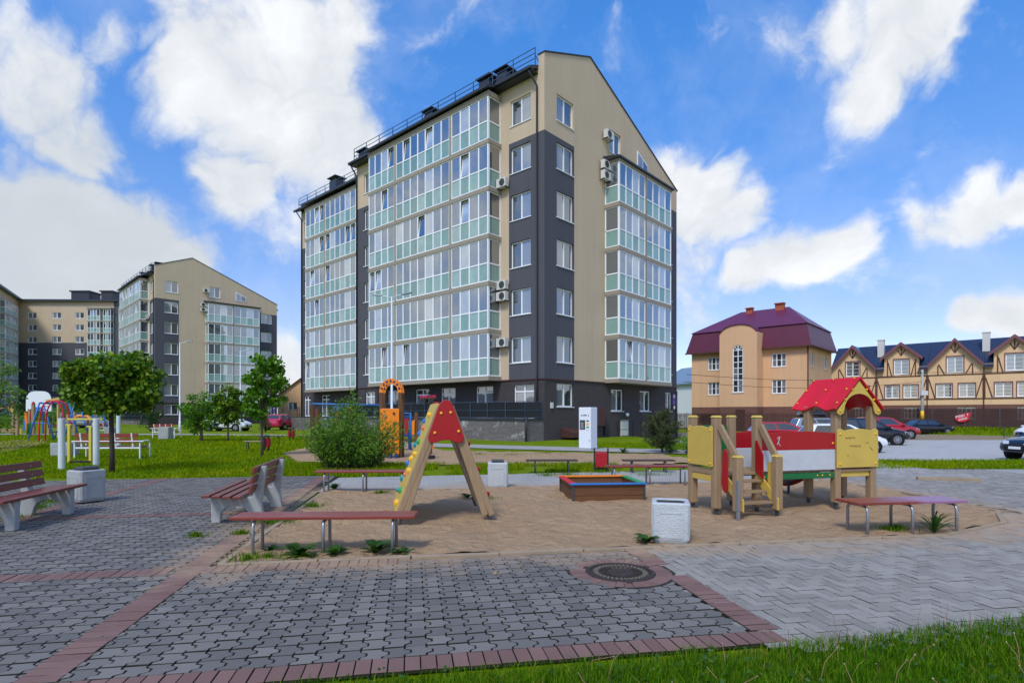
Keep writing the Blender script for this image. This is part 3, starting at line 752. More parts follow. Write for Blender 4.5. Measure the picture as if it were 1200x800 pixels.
# ---------------------------------------------------------------- apartment block
ST = 2.95
def apartment_block(loc, rot, label):
    root = empty('apartment_block', loc, rot, label, 'apartment building')
    W_, LA, LB, SB = 17.16, 20.0, 34.2, 2.5
    roofz = lambda x: 21.95+.405*(x+1.25) if x < 4.75 else 24.38-.417*(x-4.75)
    gab = lambda v: 23.04+.39*v if v < 4.75 else 24.9-.415*(v-4.75)
    rows = [4.72+ST*k for k in range(6)]
    # --- gable facade
    hol = [(1.2, 2.9, z, z+1.62) for z in rows]+[(1.2, 2.9, 2.0, 3.42)]
    hol += [(7.1, 8.55, 19.55, 21.1)]
    gw = [(7.3, 8.9, 1.75, 3.25), (11.2, 12.8, 1.75, 3.25), (15.2, 16.3, 1.75, 3.25)]
    hol += gw+[(14.6, 16.3, z, z+1.5) for z in rows[:5]]
    b = MB()
    def zone(u, z):
        if z < 3.68: return 2
        if u < 3.0 and z < 18.45: return 1
        if u > 13.9 and z < 18.0: return 1
        return 0
    wall(b, TR, 0, W_, -1, gab, hol, zone, (3.68, 18.0, 18.45), (3.0, 4.75, 13.9))
    # --- long facade, section A and B
    hA = [(1.06, 2.71, z, z+1.6) for z in rows]+[(17.3, 18.95, z, z+1.6) for z in rows]
    doors = [(.8, 2.45, 1.3, 3.35), (4.25, 5.85, 1.3, 3.35), (7.85, 9.4, 1.3, 3.35), (10.65, 12.25, 1.3, 3.35), (14.1, 15.7, 1.3, 3.35), (17.4, 18.75, 1.3, 3.35)]
    def zoneA(u, z):
        if z < 3.68: return 2
        if (u < 2.86 or u > 17.1) and z < 18.45 and z > 0: return 1
        return 0
    wall(b, TL, .45, LA, -1, lambda u: 22.35, hA+doors, zoneA, (3.68, 18.45), (2.86, 17.1))
    b.face([TL(0, 0, 3.68), TL(.45, 0, 3.68), TL(.45, 0, 18.45), TL(0, 0, 18.45)], 1); b.face([TL(0, 0, -1), TL(.45, 0, -1), TL(.45, 0, 3.68), TL(0, 0, 3.68)], 2)
    b.face([TL(0, 0, 18.45), TL(.45, 0, 18.45), TL(.45, 0, 23.04), TL(0, 0, 23.04)], 0)
    TB = shift(TL, dx=SB)
    hB = [(32.2, 33.6, z, z+1.6) for z in rows]+[(23.2, 24.8, 1.3, 3.35), (28.6, 30.2, 1.3, 3.35), (32.3, 33.6, 1.3, 3.35)]
    zoneB = lambda u, z: 2 if z < 3.68 else (1 if (u > 32.2 and z < 18.45) else 0)
    wall(b, TB, LA, LB, -1, lambda u: 22.2, hB, zoneB, (3.68, 18.45), (32.2,))
    # end and back walls, return of the set-back
    b.face([(0, LA, -1), (SB, LA, -1), (SB, LA, 3.68), (0, LA, 3.68)], 2); b.face([(0, LA, 3.68), (SB, LA, 3.68), (SB, LA, 23), (0, LA, 22.35)], 1)
    b.face([(SB, LB, -1), (W_, LB, -1), (W_, LB, 3.68), (SB, LB, 3.68)], 2); b.face([(SB, LB, 3.68), (W_, LB, 3.68), (W_, LB, 19.2), (4.75, LB, 24.3), (SB, LB, 23.2)], 0)
    b.face([(W_, 0, -1), (W_, LB, -1), (W_, LB, 3.68), (W_, 0, 3.68)], 2); b.face([(W_, 0, 3.68), (W_, LB, 3.68), (W_, LB, 19.2), (W_, .45, 19.2), (W_, .45, 19.75), (W_, 0, 19.75)], 1)
    # back of the raised gable
    b.face([(0, .45, 22), (4.75, .45, 24), (4.75, .45, 24.9), (0, .45, 23.04)], 0); b.face([(4.75, .45, 24), (W_, .45, 19), (W_, .45, 19.75), (4.75, .45, 24.9)], 0)
    b.build('wall', ['stucco_beige', 'stucco_grey', 'brick_dark'], root, recalc=False)
    c = MB()   # metal coping on the gable and brick-top ledge
    for (x0, z0, x1, z1) in ((-.04, 23.04, 4.75, 24.9), (4.75, 24.9, W_+.1, 19.71)):
        c.hexa([(x0, -.06, z0), (x1, -.06, z1), (x1, .5, z1), (x0, .5, z0), (x0, -.06, z0+.07), (x1, -.06, z1+.07), (x1, .5, z1+.07), (x0, .5, z0+.07)])
    c.build('coping', 'gutter_dark', root)
    c = MB(); c.box(0, .002, 3.62, W_, .06, 3.70, 0, TR); c.box(0.002, .002, 3.62, 19.98, .055, 3.70, 0, TL); c.build('ledge', 'brown_metal', root)
    # windows
    for h in hol[:7]+[hol[7]]: window(root, TR, *h[:4], splits=(.5,))
    for h in gw: window(root, TR, *h[:4], splits=(.55,))
    for h in hol[11:]: window(root, TR, *h[:4])
    tri = MB(); tri.prism([(10.8, 19.5), (12.35, 19.5), (12.35, 20.2), (10.8, 20.86)], lambda u, z: TR(u, .004, z), lambda u, z: TR(u, .05, z)); ow = tri.build('window', 'upvc', root)
    gl = MB()
    tz = lambda u: 20.86-.43*(u-10.8)
    for a, d in ((10.88, 11.53), (11.61, 12.27)): gl.face([TR(a, .056, 19.58), TR(d, .056, 19.58), TR(d, .056, tz(d)-.09), TR(a, .056, tz(a)-.09)])
    gl.build('glass', 'glass_window', ow, recalc=False)
    for h in hA: window(root, TL, *h[:4])
    for h in doors: window(root, TL, *h[:4], transom=.8, sill=False, name='terrace_door')
    for h in hB: window(root, TB, *h[:4], transom=None if h[2] > 3.5 else .8, sill=h[2] > 3.5)
    # loggias
    P = 1.12; bA, bB, bR = MB(), MB(), MB()
    for k in range(6):
        z = 3.92+ST*k
        loggia(root, TL, 3.58, 7.0, z, 4, P, left=1); loggia(root, TL, 7.2, 13.08, z, 7, P); loggia(root, TL, 13.28, 16.56, z, 4, P, right=1)
        for z0_ in (z-.27, ): bA.box(3.5, 0.004, z0_, 16.64, P+.05, z0_+.26, 0, TL)
        loggia(root, TB, 21.6, 27.6, z, 7, 1.05, left=1); loggia(root, TB, 27.8, 31.3, z, 4, 1.05, right=1)
        bB.box(21.5, .004, z-.27, 31.4, 1.1, z-.01, 0, TB)
        if k < 5:
            loggia(root, TR, 6.55, 10.0, z, 4, P, left=1); loggia(root, TR, 10.2, 13.95, z, 4, P, right=1)
            bR.box(6.47, .004, z-.27, 14.03, P+.05, z-.01, 0, TR)
    zt = 3.92+ST*6-.27
    bA.box(3.5, .004, zt, 16.64, P+.05, zt+.3, 0, TL); bB.box(21.5, .004, zt, 31.4, 1.1, zt+.3, 0, TB)
    zr = 3.92+ST*5-.27; bR.box(6.47, .004, zr, 14.03, P+.05, zr+.2, 0, TR)
    for u in (7.1, 13.18): bA.box(u-.1, P-.2, 3.9, u+.1, P+.03, zt, 0, TL)
    bB.box(27.6, .85, 3.9, 27.8, 1.08, zt, 0, TB); bR.box(10.0, P-.2, 3.9, 10.2, P+.03, zr, 0, TR)
    for q_ in (bA, bB, bR): q_.build('floor_bands', 'band_taupe', root)
    c = MB(); c.hexa([TR(6.3, -.0, zr+.21), TR(14.2, 0, zr+.21), TR(14.2, P+.2, zr+.18), TR(6.3, P+.2, zr+.18), TR(6.3, 0.002, zr+.55), TR(14.2, .002, zr+.55), TR(14.2, P+.2, zr+.3), TR(6.3, P+.2, zr+.3)])
    c.build('loggia_roof', 'gutter_dark', root)
    # roof
    r_ = MB(); pr = lambda x0: [(x0, roofz(x0)-.22), (4.75, 24.16), (17.5, 18.85), (17.5, 19.07), (4.75, 24.38), (x0, roofz(x0))]
    r_.prism(pr(-.6), lambda x, z: (x, .46, z), lambda x, z: (x, LA+.15, z)); r_.prism(pr(SB-.6), lambda x, z: (x, LA+.152, z-.85), lambda x, z: (x, LB+.2, z-.85))
    for x0, y0, y1 in ((-.59, 3.42, 16.72), (SB-.59, 21.45, 31.45)):
        dz = 0 if x0 < 0 else -.85; za, zb_ = roofz(x0)+dz, roofz(x0-.72)+dz; r_.hexa([(x0-.72, y0, zb_-.2), (x0, y0, za-.2), (x0, y1, za-.2), (x0-.72, y1, zb_-.2), (x0-.72, y0, zb_), (x0, y0, za+.004), (x0, y1, za+.004), (x0-.72, y1, zb_)])
    ro = r_.build('roof', 'roof_dark', root)
    gt = MB(); gt.box(-.74, .5, 22.0, -.6, 3.4, 22.18); gt.box(-.74, 16.74, 22.0, -.6, LA+.2, 22.18); gt.box(-1.44, 3.38, 21.7, -1.3, 16.76, 21.88); gt.box(SB-1.44, 21.4, 21.84, SB-1.3, 31.5, 22.02); gt.box(SB-.74, 31.55, 22.14, SB-.6, LB+.25, 22.32); gt.build('gutter', 'gutter_dark', ro, bevel=.02)
    so = MB(); so.box(-.6, .47, 21.93, -.002, LA+.12, 21.98); so.build('soffit', 'gutter_dark', ro)
    rl = MB()
    for x0, y0, y1 in ((-.25, .5, LA), (SB-.25, LA+.4, LB)):
        dz = 0 if x0 < 0 else -.85; railing(rl, [(x0, y0, roofz(x0)+dz), (x0, y1, roofz(x0)+dz)], 1.05, 1.75, (.4, .7, 1.0))
        n = round((y1-y0)/1.75)
        for i in range(n+1): y = y0+(y1-y0)*i/n; rl.bar((x0, y, roofz(x0)+dz+.6), (x0+.5, y, roofz(x0+.5)+dz), .03, .03)
    rl.build('roof_railing', 'rail_blue', root)
    for (x, y, sx, sy, hh) in ((1.2, 5.9, .38, .5, 1.25), (1.5, 4.6, .38, .45, 1.3), (1.2, 11.8, .38, .45, 1.15), (.4, 19.3, .4, .5, .55), (7.5, 8, .5, .8, 1.0), (SB+1.6, 30, .5, .6, .9)):
        ch = MB(); zb = roofz(x)-.4; zt_ = roofz(x)+hh; ch.box(x-sx, y-sy, zb, x+sx, y+sy, zt_-.25)
        ch.box(x-sx-.16, y-sy-.16, zt_, x+sx+.16, y+sy+.16, zt_+.08)
        for i in (-1, 1):
            for j in (-1, 1): ch.box(x+i*sx*.8-.04, y+j*sy*.8-.04, zt_-.25, x+i*sx*.8+.04, y+j*sy*.8+.04, zt_)
        ch.build('vent_stack', 'gutter_dark', root)
    # downpipes
    pipe(root, [(-.66, .72, 22.05), (-.5, .62, 21.7), (-.1, .5, 21.2), (-.1, .5, 3.9), (-.16, .5, 3.6), (-.1, .5, 3.3), (-.1, .5, 1.4)], .06)
    pipe(root, [(-.66, LA-.1, 22.05), (-.5, LA-.1, 21.7), (-.1, LA-.12, 21.2), (-.1, LA-.12, .2)], .06)
    pipe(root, [(SB-.66, LB-.2, 22.15), (SB-.1, LB-.25, 21.4), (SB-.1, LB-.25, .2)], .06); pipe(root, [(W_-.15, -.09, 3.4), (W_-.15, -.09, -.4)], .06)
    for u, z in ((3.16, 15.75), (3.18, 9.35), (3.18, 8.65), (3.18, 5.75)): ac_unit(root, TL, u, z)
    for u, z in ((6.55, 20.1), (6.2, 17.95), (6.2, 17.25)): ac_unit(root, TR, u, z)
    ac_unit(root, TB, 32.0, 12.4)
    # terrace in front of the ground floor
    Q = 1.74; tb = MB(); tb.box(.04, .012, -.5, 19.6, Q, 1.16, 0, TL)
    te = tb.build('terrace', 'brick_terrace', root)
    sl = MB(); sl.box(0.0, .07, 1.162, 19.66, Q+.05, 1.26, 0, TL); sl.build('terrace_slab', 'gutter_dark', te)
    rl = MB(); pts = [TL(.1, .1, 1.26), TL(.1, Q-.05, 1.26), TL(19.5, Q-.05, 1.26)]; railing(rl, pts, 1.02, 1.55, (.08, .5, 1.0), .02)
    rl.build('terrace_railing', 'rail_blue', te)
    sc_ = MB(); sc_.box(.16, Q-.1, 1.34, 19.4, Q-.085, 2.24, 0, TL); sc_.box(.115, .15, 1.34, .13, Q-.12, 2.24, 0, TL)
    for i in range(int(19.2/.13)): sc_.box(.2+i*.13, Q-.084, 1.34, .225+i*.13, Q-.064, 2.24, 0, TL)
    sc_.build('railing_screen', 'rail_black', te)
    pipe(te, [TL(.0, Q-.2, 1.3), TL(-.06, Q+.0, 1.15), TL(-.06, Q+.0, .0)], .05, 'drain_pipe')
    tb2 = MB(); tb2.box(21.0, .012, -.5, 34.5, 1.9, 1.16, 0, TB); t2 = tb2.build('terrace', 'brick_terrace', root)
    rl = MB(); railing(rl, [TB(21.05, 1.85, 1.16), TB(34.4, 1.85, 1.16), TB(34.4, .1, 1.16)], 1.02, 1.5, (.08, .3, .5, .75, 1.0), .02); rl.build('terrace_railing', 'rail_black', t2)
    # small things fixed to the gable wall at ground level
    cb = MB(); cb.box(5.0, .003, .75, 6.1, .32, 2.0, 0, TR); cb.build('wall_cabinet', 'brown_metal', root, bevel=.02)
    cb = MB(); cb.box(6.35, .003, .1, 6.85, .12, .8, 0, TR); cb.box(6.45, .125, .25, 6.75, .14, .65, 0, TR); cb.build('vent_box', 'rail_black', root, bevel=.01)
    ht = MB(); ht.hexa([TR(1.6, .004, .1), TR(4.4, .004, .1), TR(4.4, .9, .1), TR(1.6, .9, .1), TR(1.6, .004, .75), TR(4.4, .004, .55), TR(4.4, .9, .25), TR(1.6, .9, .45)]); ht.build('basement_hatch', 'brown_metal', root, bevel=.02)
    rl = MB(); railing(rl, [TR(8.0, .1, -.1), TR(8.0, 1.3, -.1), TR(12.4, 1.3, -.2)], 1.15, 1.1, (.5, 1.0), .02); rl.build('basement_railing', 'rail_black', root)
    dr = MB(); dr.box(8.5, .005, 0, 9.5, .06, 1.1, 0, TR)
    for i in range(5): dr.box(8.55+i*.19, .062, .05, 8.67+i*.19, .08, 1.05, 0, TR)
    dr.build('vent_door', 'ac_white', root)
    lm = MB(); lm.ball(TR(9.1, .2, 1.5), .14); lm.build('wall_lamp', 'white_paint', root, smooth=True)
    sg = MB(); sg.box(16.5, .004, 2.75, 16.85, .04, 3.15, 0, TR); sg.box(16.5, .004, 2.3, 16.85, .04, 2.68, 0, TR); sg.build('number_plate', 'sign_purple', root)
    sg = MB()
    for k, (a, d) in enumerate(((.06, .11), (.15, .2), (.24, .29))): sg.box(16.5+a, .042, 2.82+.03*k, 16.5+d, .046, 3.08, 0, TR)
    sg.box(16.55, .042, 1.95, 16.8, .046, 2.2, 0, TR); sg.build('plate_digits', 'white_paint', root)
    mt = MB(); mt.box(.55, .003, 1.9, .75, .1, 2.25, 0, TR); mt.build('meter_box', 'ac_white', root)
    return root
ROT = math.atan2(.7407, .672)
blk = apartment_block((1.925, 33.8, 0), ROT, 'tall grey and beige apartment block with mint glazed loggias in the middle')
blk2 = copy_tree(blk, None, 'grey and beige apartment block standing behind the round maple')
blk2.location = (-50.2, 80, -.6); blk2.rotation_euler = (0, 0, R(45))

# far block on the left, set at an angle in two wings
def far_block():
    root = empty('apartment_block', (-121, 139.6, -1), 0, 'distant beige and grey apartment block at the left edge with a shallow dark roof', 'apartment building')
    b = MB(); H0 = 30.0; rows = [2.2+2.95*k for k in range(9)]
    cols = [(2.2, 4.4), (8.2, 10.4), (13.8, 16.0)]
    holes = [(a, c, z, z+1.5) for z in rows for a, c in cols if not (a > 13 and False)]
    wall(b, TR, 0, 24.5, -2, lambda u: H0, holes, lambda u, z: 1 if (z < 19.9 and u < 17.3) or u > 23.3 else 0, (19.9,), (17.3, 23.3))
    wingdir = R(-62)
    TW = lambda u, o, z: (math.cos(wingdir)*u+math.sin(-wingdir)*o*1.0, math.sin(wingdir)*u+math.cos(wingdir)*o*1.0, z)
    wh = [(1.2, 2.3, z, z+1.5) for z in rows]
    wall(b, TW, 0, 26, -2, lambda u: H0+.02*u, wh, lambda u, z: 1 if z < 19.9 and u < 3.6 else 0, (19.9,), (3.6,))
    b.face([(24.5, 0, -2), (24.5, 16, -2), (24.5, 16, H0), (24.5, 0, H0)], 1)
    for (a0, o0, a1, o1) in ((26, 0, 26, -14), (26, -14, 0, -14)): b.face([TW(a0, o0, -2), TW(a1, o1, -2), TW(a1, o1, H0+.5), TW(a0, o0, H0+.5)], 0)
    b.build('wall', ['stucco_beige', 'stucco_grey'], root, recalc=False)
    for h in holes: window(root, TR, *h[:4], fw=.14)
    for h in wh: window(root, TW, *h[:4], fw=.12)
    bd = MB(); bd2 = MB()
    for k in range(9):
        z = 1.6+2.95*k
        loggia(root, TR, 17.5, 20.6, z, 4, 1.0, left=1, right=1); loggia(root, TR, 21.4, 23.2, z, 3, 1.0, left=1, right=1)
        bd.box(17.4, .004, z-.27, 23.3, 1.05, z-.01, 0, TR)
        loggia(root, TW, 5.0, 9.5, z, 5, 1.0, left=1, right=1); loggia(root, TW, 9.8, 14.5, z, 5, 1.0, left=1, right=1); bd2.box(4.9, .004, z-.27, 14.6, 1.05, z-.01, 0, TW)
    bd.box(17.4, .004, 28.0, 23.4, 1.2, 28.35, 0, TR); bd.build('floor_bands', 'band_taupe', root); bd2.build('floor_bands', 'band_taupe', root)
    r_ = MB(); r_.hexa([(-1, -.9, H0), (25, -.9, H0-.15), (25, 16, H0+1.2), (-1, 16, H0+1.4), (-1, -.9, H0+.45), (25, -.9, H0+.3), (25, 16, H0+1.6), (-1, 16, H0+1.8)])
    p0, p1 = TW(0, .9, H0), TW(26, .9, H0+.6); q1, q0 = TW(26, -14, H0+1.6), TW(-4, -14, H0+1.4)
    up = lambda p_, d: (p_[0], p_[1], p_[2]+d)
    r_.hexa([up(p0, .01), p1, q1, q0, up(p0, .46), up(p1, .5), up(q1, .5), up(q0, .5)]); r_.build('roof', 'roof_dark', root)
    for x0, x1 in ((10.5, 15.0), (18.0, 20.8)):
        ch = MB(); ch.box(x0, 3, H0+.2, x1, 7, H0+3.0); ch.box(x0-.3, 2.7, H0+3.0, x1+.3, 7.3, H0+3.3); ch.build('roof_housing', 'gutter_dark', root)
    return root
far_block()

# ---------------------------------------------------------------- peach house with the mauve mansard roof
def mansard_house():
    root = empty('apartment_house', (32.7, 63, -.45), R(48), 'peach three storey house with a mauve mansard roof and a tall arched window', 'house')
    LY, LX = 13.4, 10.6; b = MB(); e = 9.75
    fw_ = [(2.2, 3.75, 7.35, 8.9), (2.2, 3.75, 4.3, 5.85), (9.85, 11.3, 7.35, 8.9), (9.85, 11.3, 4.3, 5.85)]
    zone = lambda u, z: 1 if z < 2.8 else 0
    wall(b, TL, 0, LY, -1, lambda u: e, fw_, zone, (2.8,))
    sw = [(1.4, 2.9, 7.35, 8.9), (7.1, 8.6, 7.35, 8.9), (1.4, 2.9, 4.3, 5.85), (7.1, 8.6, 4.3, 5.85)]
    wall(b, TR, 0, LX, -1, lambda u: e, sw, zone, (2.8,))
    b.face([(LX, 0, -1), (LX, LY, -1), (LX, LY, e), (LX, 0, e)]); b.face([(0, LY, -1), (LX, LY, -1), (LX, LY, e), (0, LY, e)])
    b.build('wall', ['plaster_peach', 'brick_red'], root, recalc=False)
    for h in fw_: window(root, TL, *h[:4], splits=(.333, .667), rows=2, fw=.09)
    for h in sw: window(root, TR, *h[:4], splits=(.5,), fw=.09)
    # bay with a curved parapet and the arched stair window
    B0, B1, Q = 4.69, 9.0, 2.1; by = MB()
    n = 14; mid = (B0+B1)/2; hw = (B1-B0)/2
    def toparch(u):
        t_ = (u-mid)/hw
        return 11.35+(.95*math.sqrt(max(0, 1-(t_/.93)**2)) if abs(t_) < .93 else 0)
    us = [B0+(B1-B0)*k/n for k in range(n+1)]
    w0, w1, wz0, wz1 = 6.25, 7.45, 4.5, 9.35
    cx_, rr = (w0+w1)/2, (w1-w0)/2
    TQ = lambda u, o, z: TL(u, Q+o, z)
    hol = (w0, w1, wz0, wz1+rr)
    wall(by, TQ, B0, B1, -1, toparch, [hol], zone, (2.8,), us)
    for k in range(8):        # spandrels above the arch
        a0, a1 = math.pi*k/8, math.pi*(k+1)/8
        p0 = (cx_+rr*math.cos(a0), wz1+rr*math.sin(a0)); p1 = (cx_+rr*math.cos(a1), wz1+rr*math.sin(a1))
        by.face([TQ(p0[0], 0, p0[1]), TQ(p1[0], 0, p1[1]), TQ(p1[0], 0, wz1+rr), TQ(p0[0], 0, wz1+rr)])
    for u in (B0, B1): by.face([TL(u, -.5, 2.8), TL(u, Q, 2.8), TL(u, Q, 11.35), TL(u, -.5, 11.35)]); by.face([TL(u, 0, -1), TL(u, Q, -1), TL(u, Q, 2.8), TL(u, 0, 2.8)], 1)
    by.build('stair_bay', ['plaster_peach', 'brick_red'], root, recalc=False)
    cp = MB()
    for a, c in zip(us[:-1], us[1:]):
        cp.hexa([TL(a, -2.2, toparch(a)+.003), TL(c, -2.2, toparch(c)+.003), TL(c, Q+.12, toparch(c)+.003), TL(a, Q+.12, toparch(a)+.003), TL(a, -2.2, toparch(a)+.09), TL(c, -2.2, toparch(c)+.09), TL(c, Q+.12, toparch(c)+.09), TL(a, Q+.12, toparch(a)+.09)])
    cp.build('bay_roof', 'roof_mauve', root)
    fr = MB(); gl = MB(); o0, o1 = -.16, -.06
    for u in (w0, cx_-.05, w1-.09): fr.box(u, o0, wz0, u+.09, o1, wz1+(0 if u != cx_-.05 else rr-.1), 0, TQ)
    for k in range(8): z = wz0+(wz1-wz0)*k/7-.03; fr.box(w0+.09, o0, z, w1-.09, o1-.004, z+.08, 0, TQ)
    for k in range(10):
        a0, a1 = math.pi*k/10, math.pi*(k+1)/10
        q = lambda r__, a_: (cx_+r__*math.cos(a_), wz1+r__*math.sin(a_))
        P0, P1, P2, P3 = q(rr-.1, a0), q(rr, a0), q(rr, a1), q(rr-.1, a1)
        fr.hexa([TQ(x, o0, z) for x, z in (P0, P1, P2, P3)]+[TQ(x, o1, z) for x, z in (P0, P1, P2, P3)])
    for a_ in (math.pi*.25, math.pi*.75): fr.bar(TQ(cx_, -.11, wz1), TQ(cx_+rr*.95*math.cos(a_), -.11, wz1+rr*.95*math.sin(a_)), .06, .06)
    fr.box(w0-.1, -.05, wz0-.1, w1+.1, .08, wz0-.003, 0, TQ)
    wo = fr.build('arched_window', 'upvc', root)
    for i in range(7):
        for s in (0, 1):
            a = w0+.09 if s == 0 else cx_+.05; z = wz0+(wz1-wz0)*i/7
            gl.face([TQ(a, -.12, z), TQ(a+.47, -.12, z), TQ(a+.47, -.12, z+.7), TQ(a, -.12, z+.7)])
    gl.face([TQ(cx_+(rr-.05)*math.cos(math.pi*k/10), -.12, wz1+(rr-.05)*math.sin(math.pi*k/10)) for k in range(11)]); gl.build('glass', 'glass_window', wo, recalc=False)
    # roof: steep skirt, hipped top
    def ring(x0, y0, x1, y1, z): return [(x0, y0, z), (x1, y0, z), (x1, y1, z), (x0, y1, z)]
    o_ = ring(-.55, -.55, LX+.55, LY+.55, 9.55); i_ = ring(.1, .1, LX-.1, LY-.1, 12.1); rd = [(LX/2, 3.4, 15.0), (LX/2, LY-4.2, 15.0)]
    st = MB()
    for k in range(4): st.face([o_[k], o_[(k+1) % 4], i_[(k+1) % 4], i_[k]])
    st.face(o_[::-1])
    so = st.build('steep_roof', 'roof_mauve_steep', root)
    tp = MB(); i2 = ring(-.1, -.1, LX+.1, LY+.1, 12.06)
    tp.face([i2[0], i2[1], rd[0]]); tp.face([i2[2], i2[3], rd[1]]); tp.face([i2[3], i2[0], rd[0], rd[1]]); tp.face([i2[1], i2[2], rd[1], rd[0]]); tp.face(i2[::-1])
    ro = tp.build('roof', 'roof_mauve', root)
    gt = MB(); gt.box(-.68, -.68, 9.42, -.56, LY+.6, 9.56); gt.box(-.55, -.68, 9.42, LX+.6, -.56, 9.56); gt.build('gutter', 'timber', so)
    for y, h, s in ((4.3, 15.35, .5), (7.9, 15.2, .38)):
        ch = MB(); ch.box(LX/2-.8, y-s, 13.2, LX/2-.2, y+s, h); ch.box(LX/2-.97, y-s-.07, h, LX/2-.13, y+s+.07, h+.12); ch.build('chimney', 'chimney_brick', ro)
    pipe(root, [(-.1, -.1, 9.5), (-.1, -.1, 0)], .07, mat='timber')
    dr = MB(); dr.box(6.0, Q+.004, 0, 7.1, Q+.05, 2.5, 0, TL); dr.build('door', 'brown_metal', root, bevel=.02)
    aw = MB(); aw.box(9.6, .004, 1.9, 12.2, .9, 2.0, 0, TL); aw.box(9.7, .004, 0, 12.1, .05, 1.88, 0, TL); aw.build('garage_door', 'brown_metal', root)
    return root
mansard_house()

# ---------------------------------------------------------------- half timbered row
def row_house(i, big, label):
    U = 5.28; a = R(-42); d = Vector((math.cos(a), math.sin(a), 0)); S = Vector((42.5, 76, -.45))+d*(U*i-.0)
    root = empty('row_house', S, a, label, 'house', None)
    D = 9.0; inn = .34; apx, ev = (10.75, 7.7) if big else (10.7, 9.1)
    g0, g1 = (0.0, U) if big else (.85, U-.85); mid = U/2; b = MB()
    top = lambda u: 7.75 if not (g0-1e-6 <= u <= g1+1e-6) else (ev+(apx-.1-ev)*(1-abs(u-mid)/(mid-g0)))
    up_ = (mid-.78, mid+.78, 6.85, 8.75); lows = [(.95, 2.42, 3.95, 5.55), (U-2.42, U-.95, 3.95, 5.55)] if not big else [(.85, 2.35, 3.95, 5.55), (U-2.3, U-.8, 3.95, 5.55)]
    base = (U-2.4, U-.75, 1.35, 2.75)
    zone = lambda u, z: 1 if z < 3.05 else 0
    hs_ = [up_]+lows+[base]
    if big: wall(b, TR, 0, U, -1, top, hs_, zone, (3.05,), (mid,))
    else:
        wall(b, TR, g0, g1, -1, top, [up_]+[(max(g0, h[0]), min(g1, h[1]), h[2], h[3]) for h in lows]+[(base[0], g1, base[2], base[3])], zone, (3.05,), (mid,))
        wall(b, TR, 0, g0, -1, lambda u: 7.75, [], zone, (3.05,)); wall(b, TR, g1, U, -1, lambda u: 7.75, [(g1, base[1], base[2], base[3])], zone, (3.05,))
        for u in (g0, g1): b.face([(u, 0, 7.5), (u, 3, 7.5), (u, 3, 9.1), (u, 0, 9.1)])
    for u in (0.002, U-.002): b.face([(u, 0, -1), (u, D, -1), (u, D, 7), (u, D/2, 10.7), (u, 0, 7.3)])
    b.face([(0, D, -1), (U, D, -1), (U, D, 7.2), (0, D, 7.2)])
    b.build('wall', ['plaster_cream', 'brick_red'], root, recalc=False)
    for h in [up_]+lows: 
        wd = window(root, TR, *h[:4], splits=(.5,), rows=4, fw=.085, bars=.03)
        tr = MB(); k = .1
        for q in ((h[0]-k, h[1]+k, h[3]+.003, h[3]+k), (h[0]-k, h[0]-.003, h[2]-.1, h[3]), (h[1]+.003, h[1]+k, h[2]-.1, h[3])): tr.box(q[0], .004, q[2], q[1], .04, q[3], 0, TR)
        tr.build('surround', 'mauve_trim', wd)
    window(root, TR, *base, splits=(.25, .5, .75), rows=2, fw=.09)
    gd = MB(); n = 8; pts = [(.5, -.2), (2.35, -.2)]+[(1.425+.925*math.cos(math.pi*k/n), 2.1+.35*math.sin(math.pi*k/n)) for k in range(n+1)]
    gd.prism(pts, lambda u, z: TR(u, .004, z), lambda u, z: TR(u, .06, z)); gd.build('garage_door', 'brown_metal', root)
    # timber framing
    tm = MB(); tg = MB(); K = .11
    def beam(u0, z0, u1, z1, k=K, b_=None): (b_ or tm).hexa([TR(u, o, z) for o in (.004, .05) for u, z in quad(u0, z0, u1, z1, k)])
    def quad(u0, z0, u1, z1, k):
        L = math.hypot(u1-u0, z1-z0); nx_, nz = -(z1-z0)/L*k/2, (u1-u0)/L*k/2
        return [(u0+nx_, z0+nz), (u0-nx_, z0-nz), (u1-nx_, z1-nz), (u1+nx_, z1+nz)]
    beam(0, 6.6, U, 6.6, .13); beam(0, 3.75, U, 3.75, .13)
    for s in (-1, 1):
        e0 = mid+s*mid*.995
        beam(e0-s*.06, 3.85, e0-s*.06, 6.5); beam(e0-s*.12, 6.15, e0-s*.72, 3.85)
        v = mid+s*(1.62 if big else 1.45); beam(v, 6.7, v, 7.75 if big else 8.7); beam(mid+s*(1.0), 6.7, v-s*.06, 7.9 if big else 8.4)
        beam(mid, 9.2, mid+s*.38, 9.9, b_=tg)
    beam(mid, 9.2, mid, apx-.5, b_=tg)
    tm.build('timber_frame', 'timber', root, recalc=True); tg.build('gable_timber', 'timber', root)
    # roofs
    r_ = MB(); e0, e1 = -.02, U+.02
    rz = lambda y: 7.45+(11.05-7.45)*(y+.35)/(D/2+.35)
    def slope(u0, u1, y0): r_.hexa([(u0, y0, rz(y0)-.12), (u1, y0, rz(y0)-.12), (u1, D/2, 10.93), (u0, D/2, 10.93), (u0, y0, rz(y0)), (u1, y0, rz(y0)), (u1, D/2, 11.05), (u0, D/2, 11.05)])
    if big: slope(e0, e1, .4)
    else: slope(e0, g0-.003, -.35); slope(g0, g1, .4); slope(g1+.003, e1, -.35)
    r_.hexa([(e0, D/2, 10.93), (e1, D/2, 10.93), (e1, D+.4, 7.3), (e0, D+.4, 7.3), (e0, D/2, 11.05), (e1, D/2, 11.05), (e1, D+.4, 7.42), (e0, D+.4, 7.42)])
    ov = .28 if big else .42
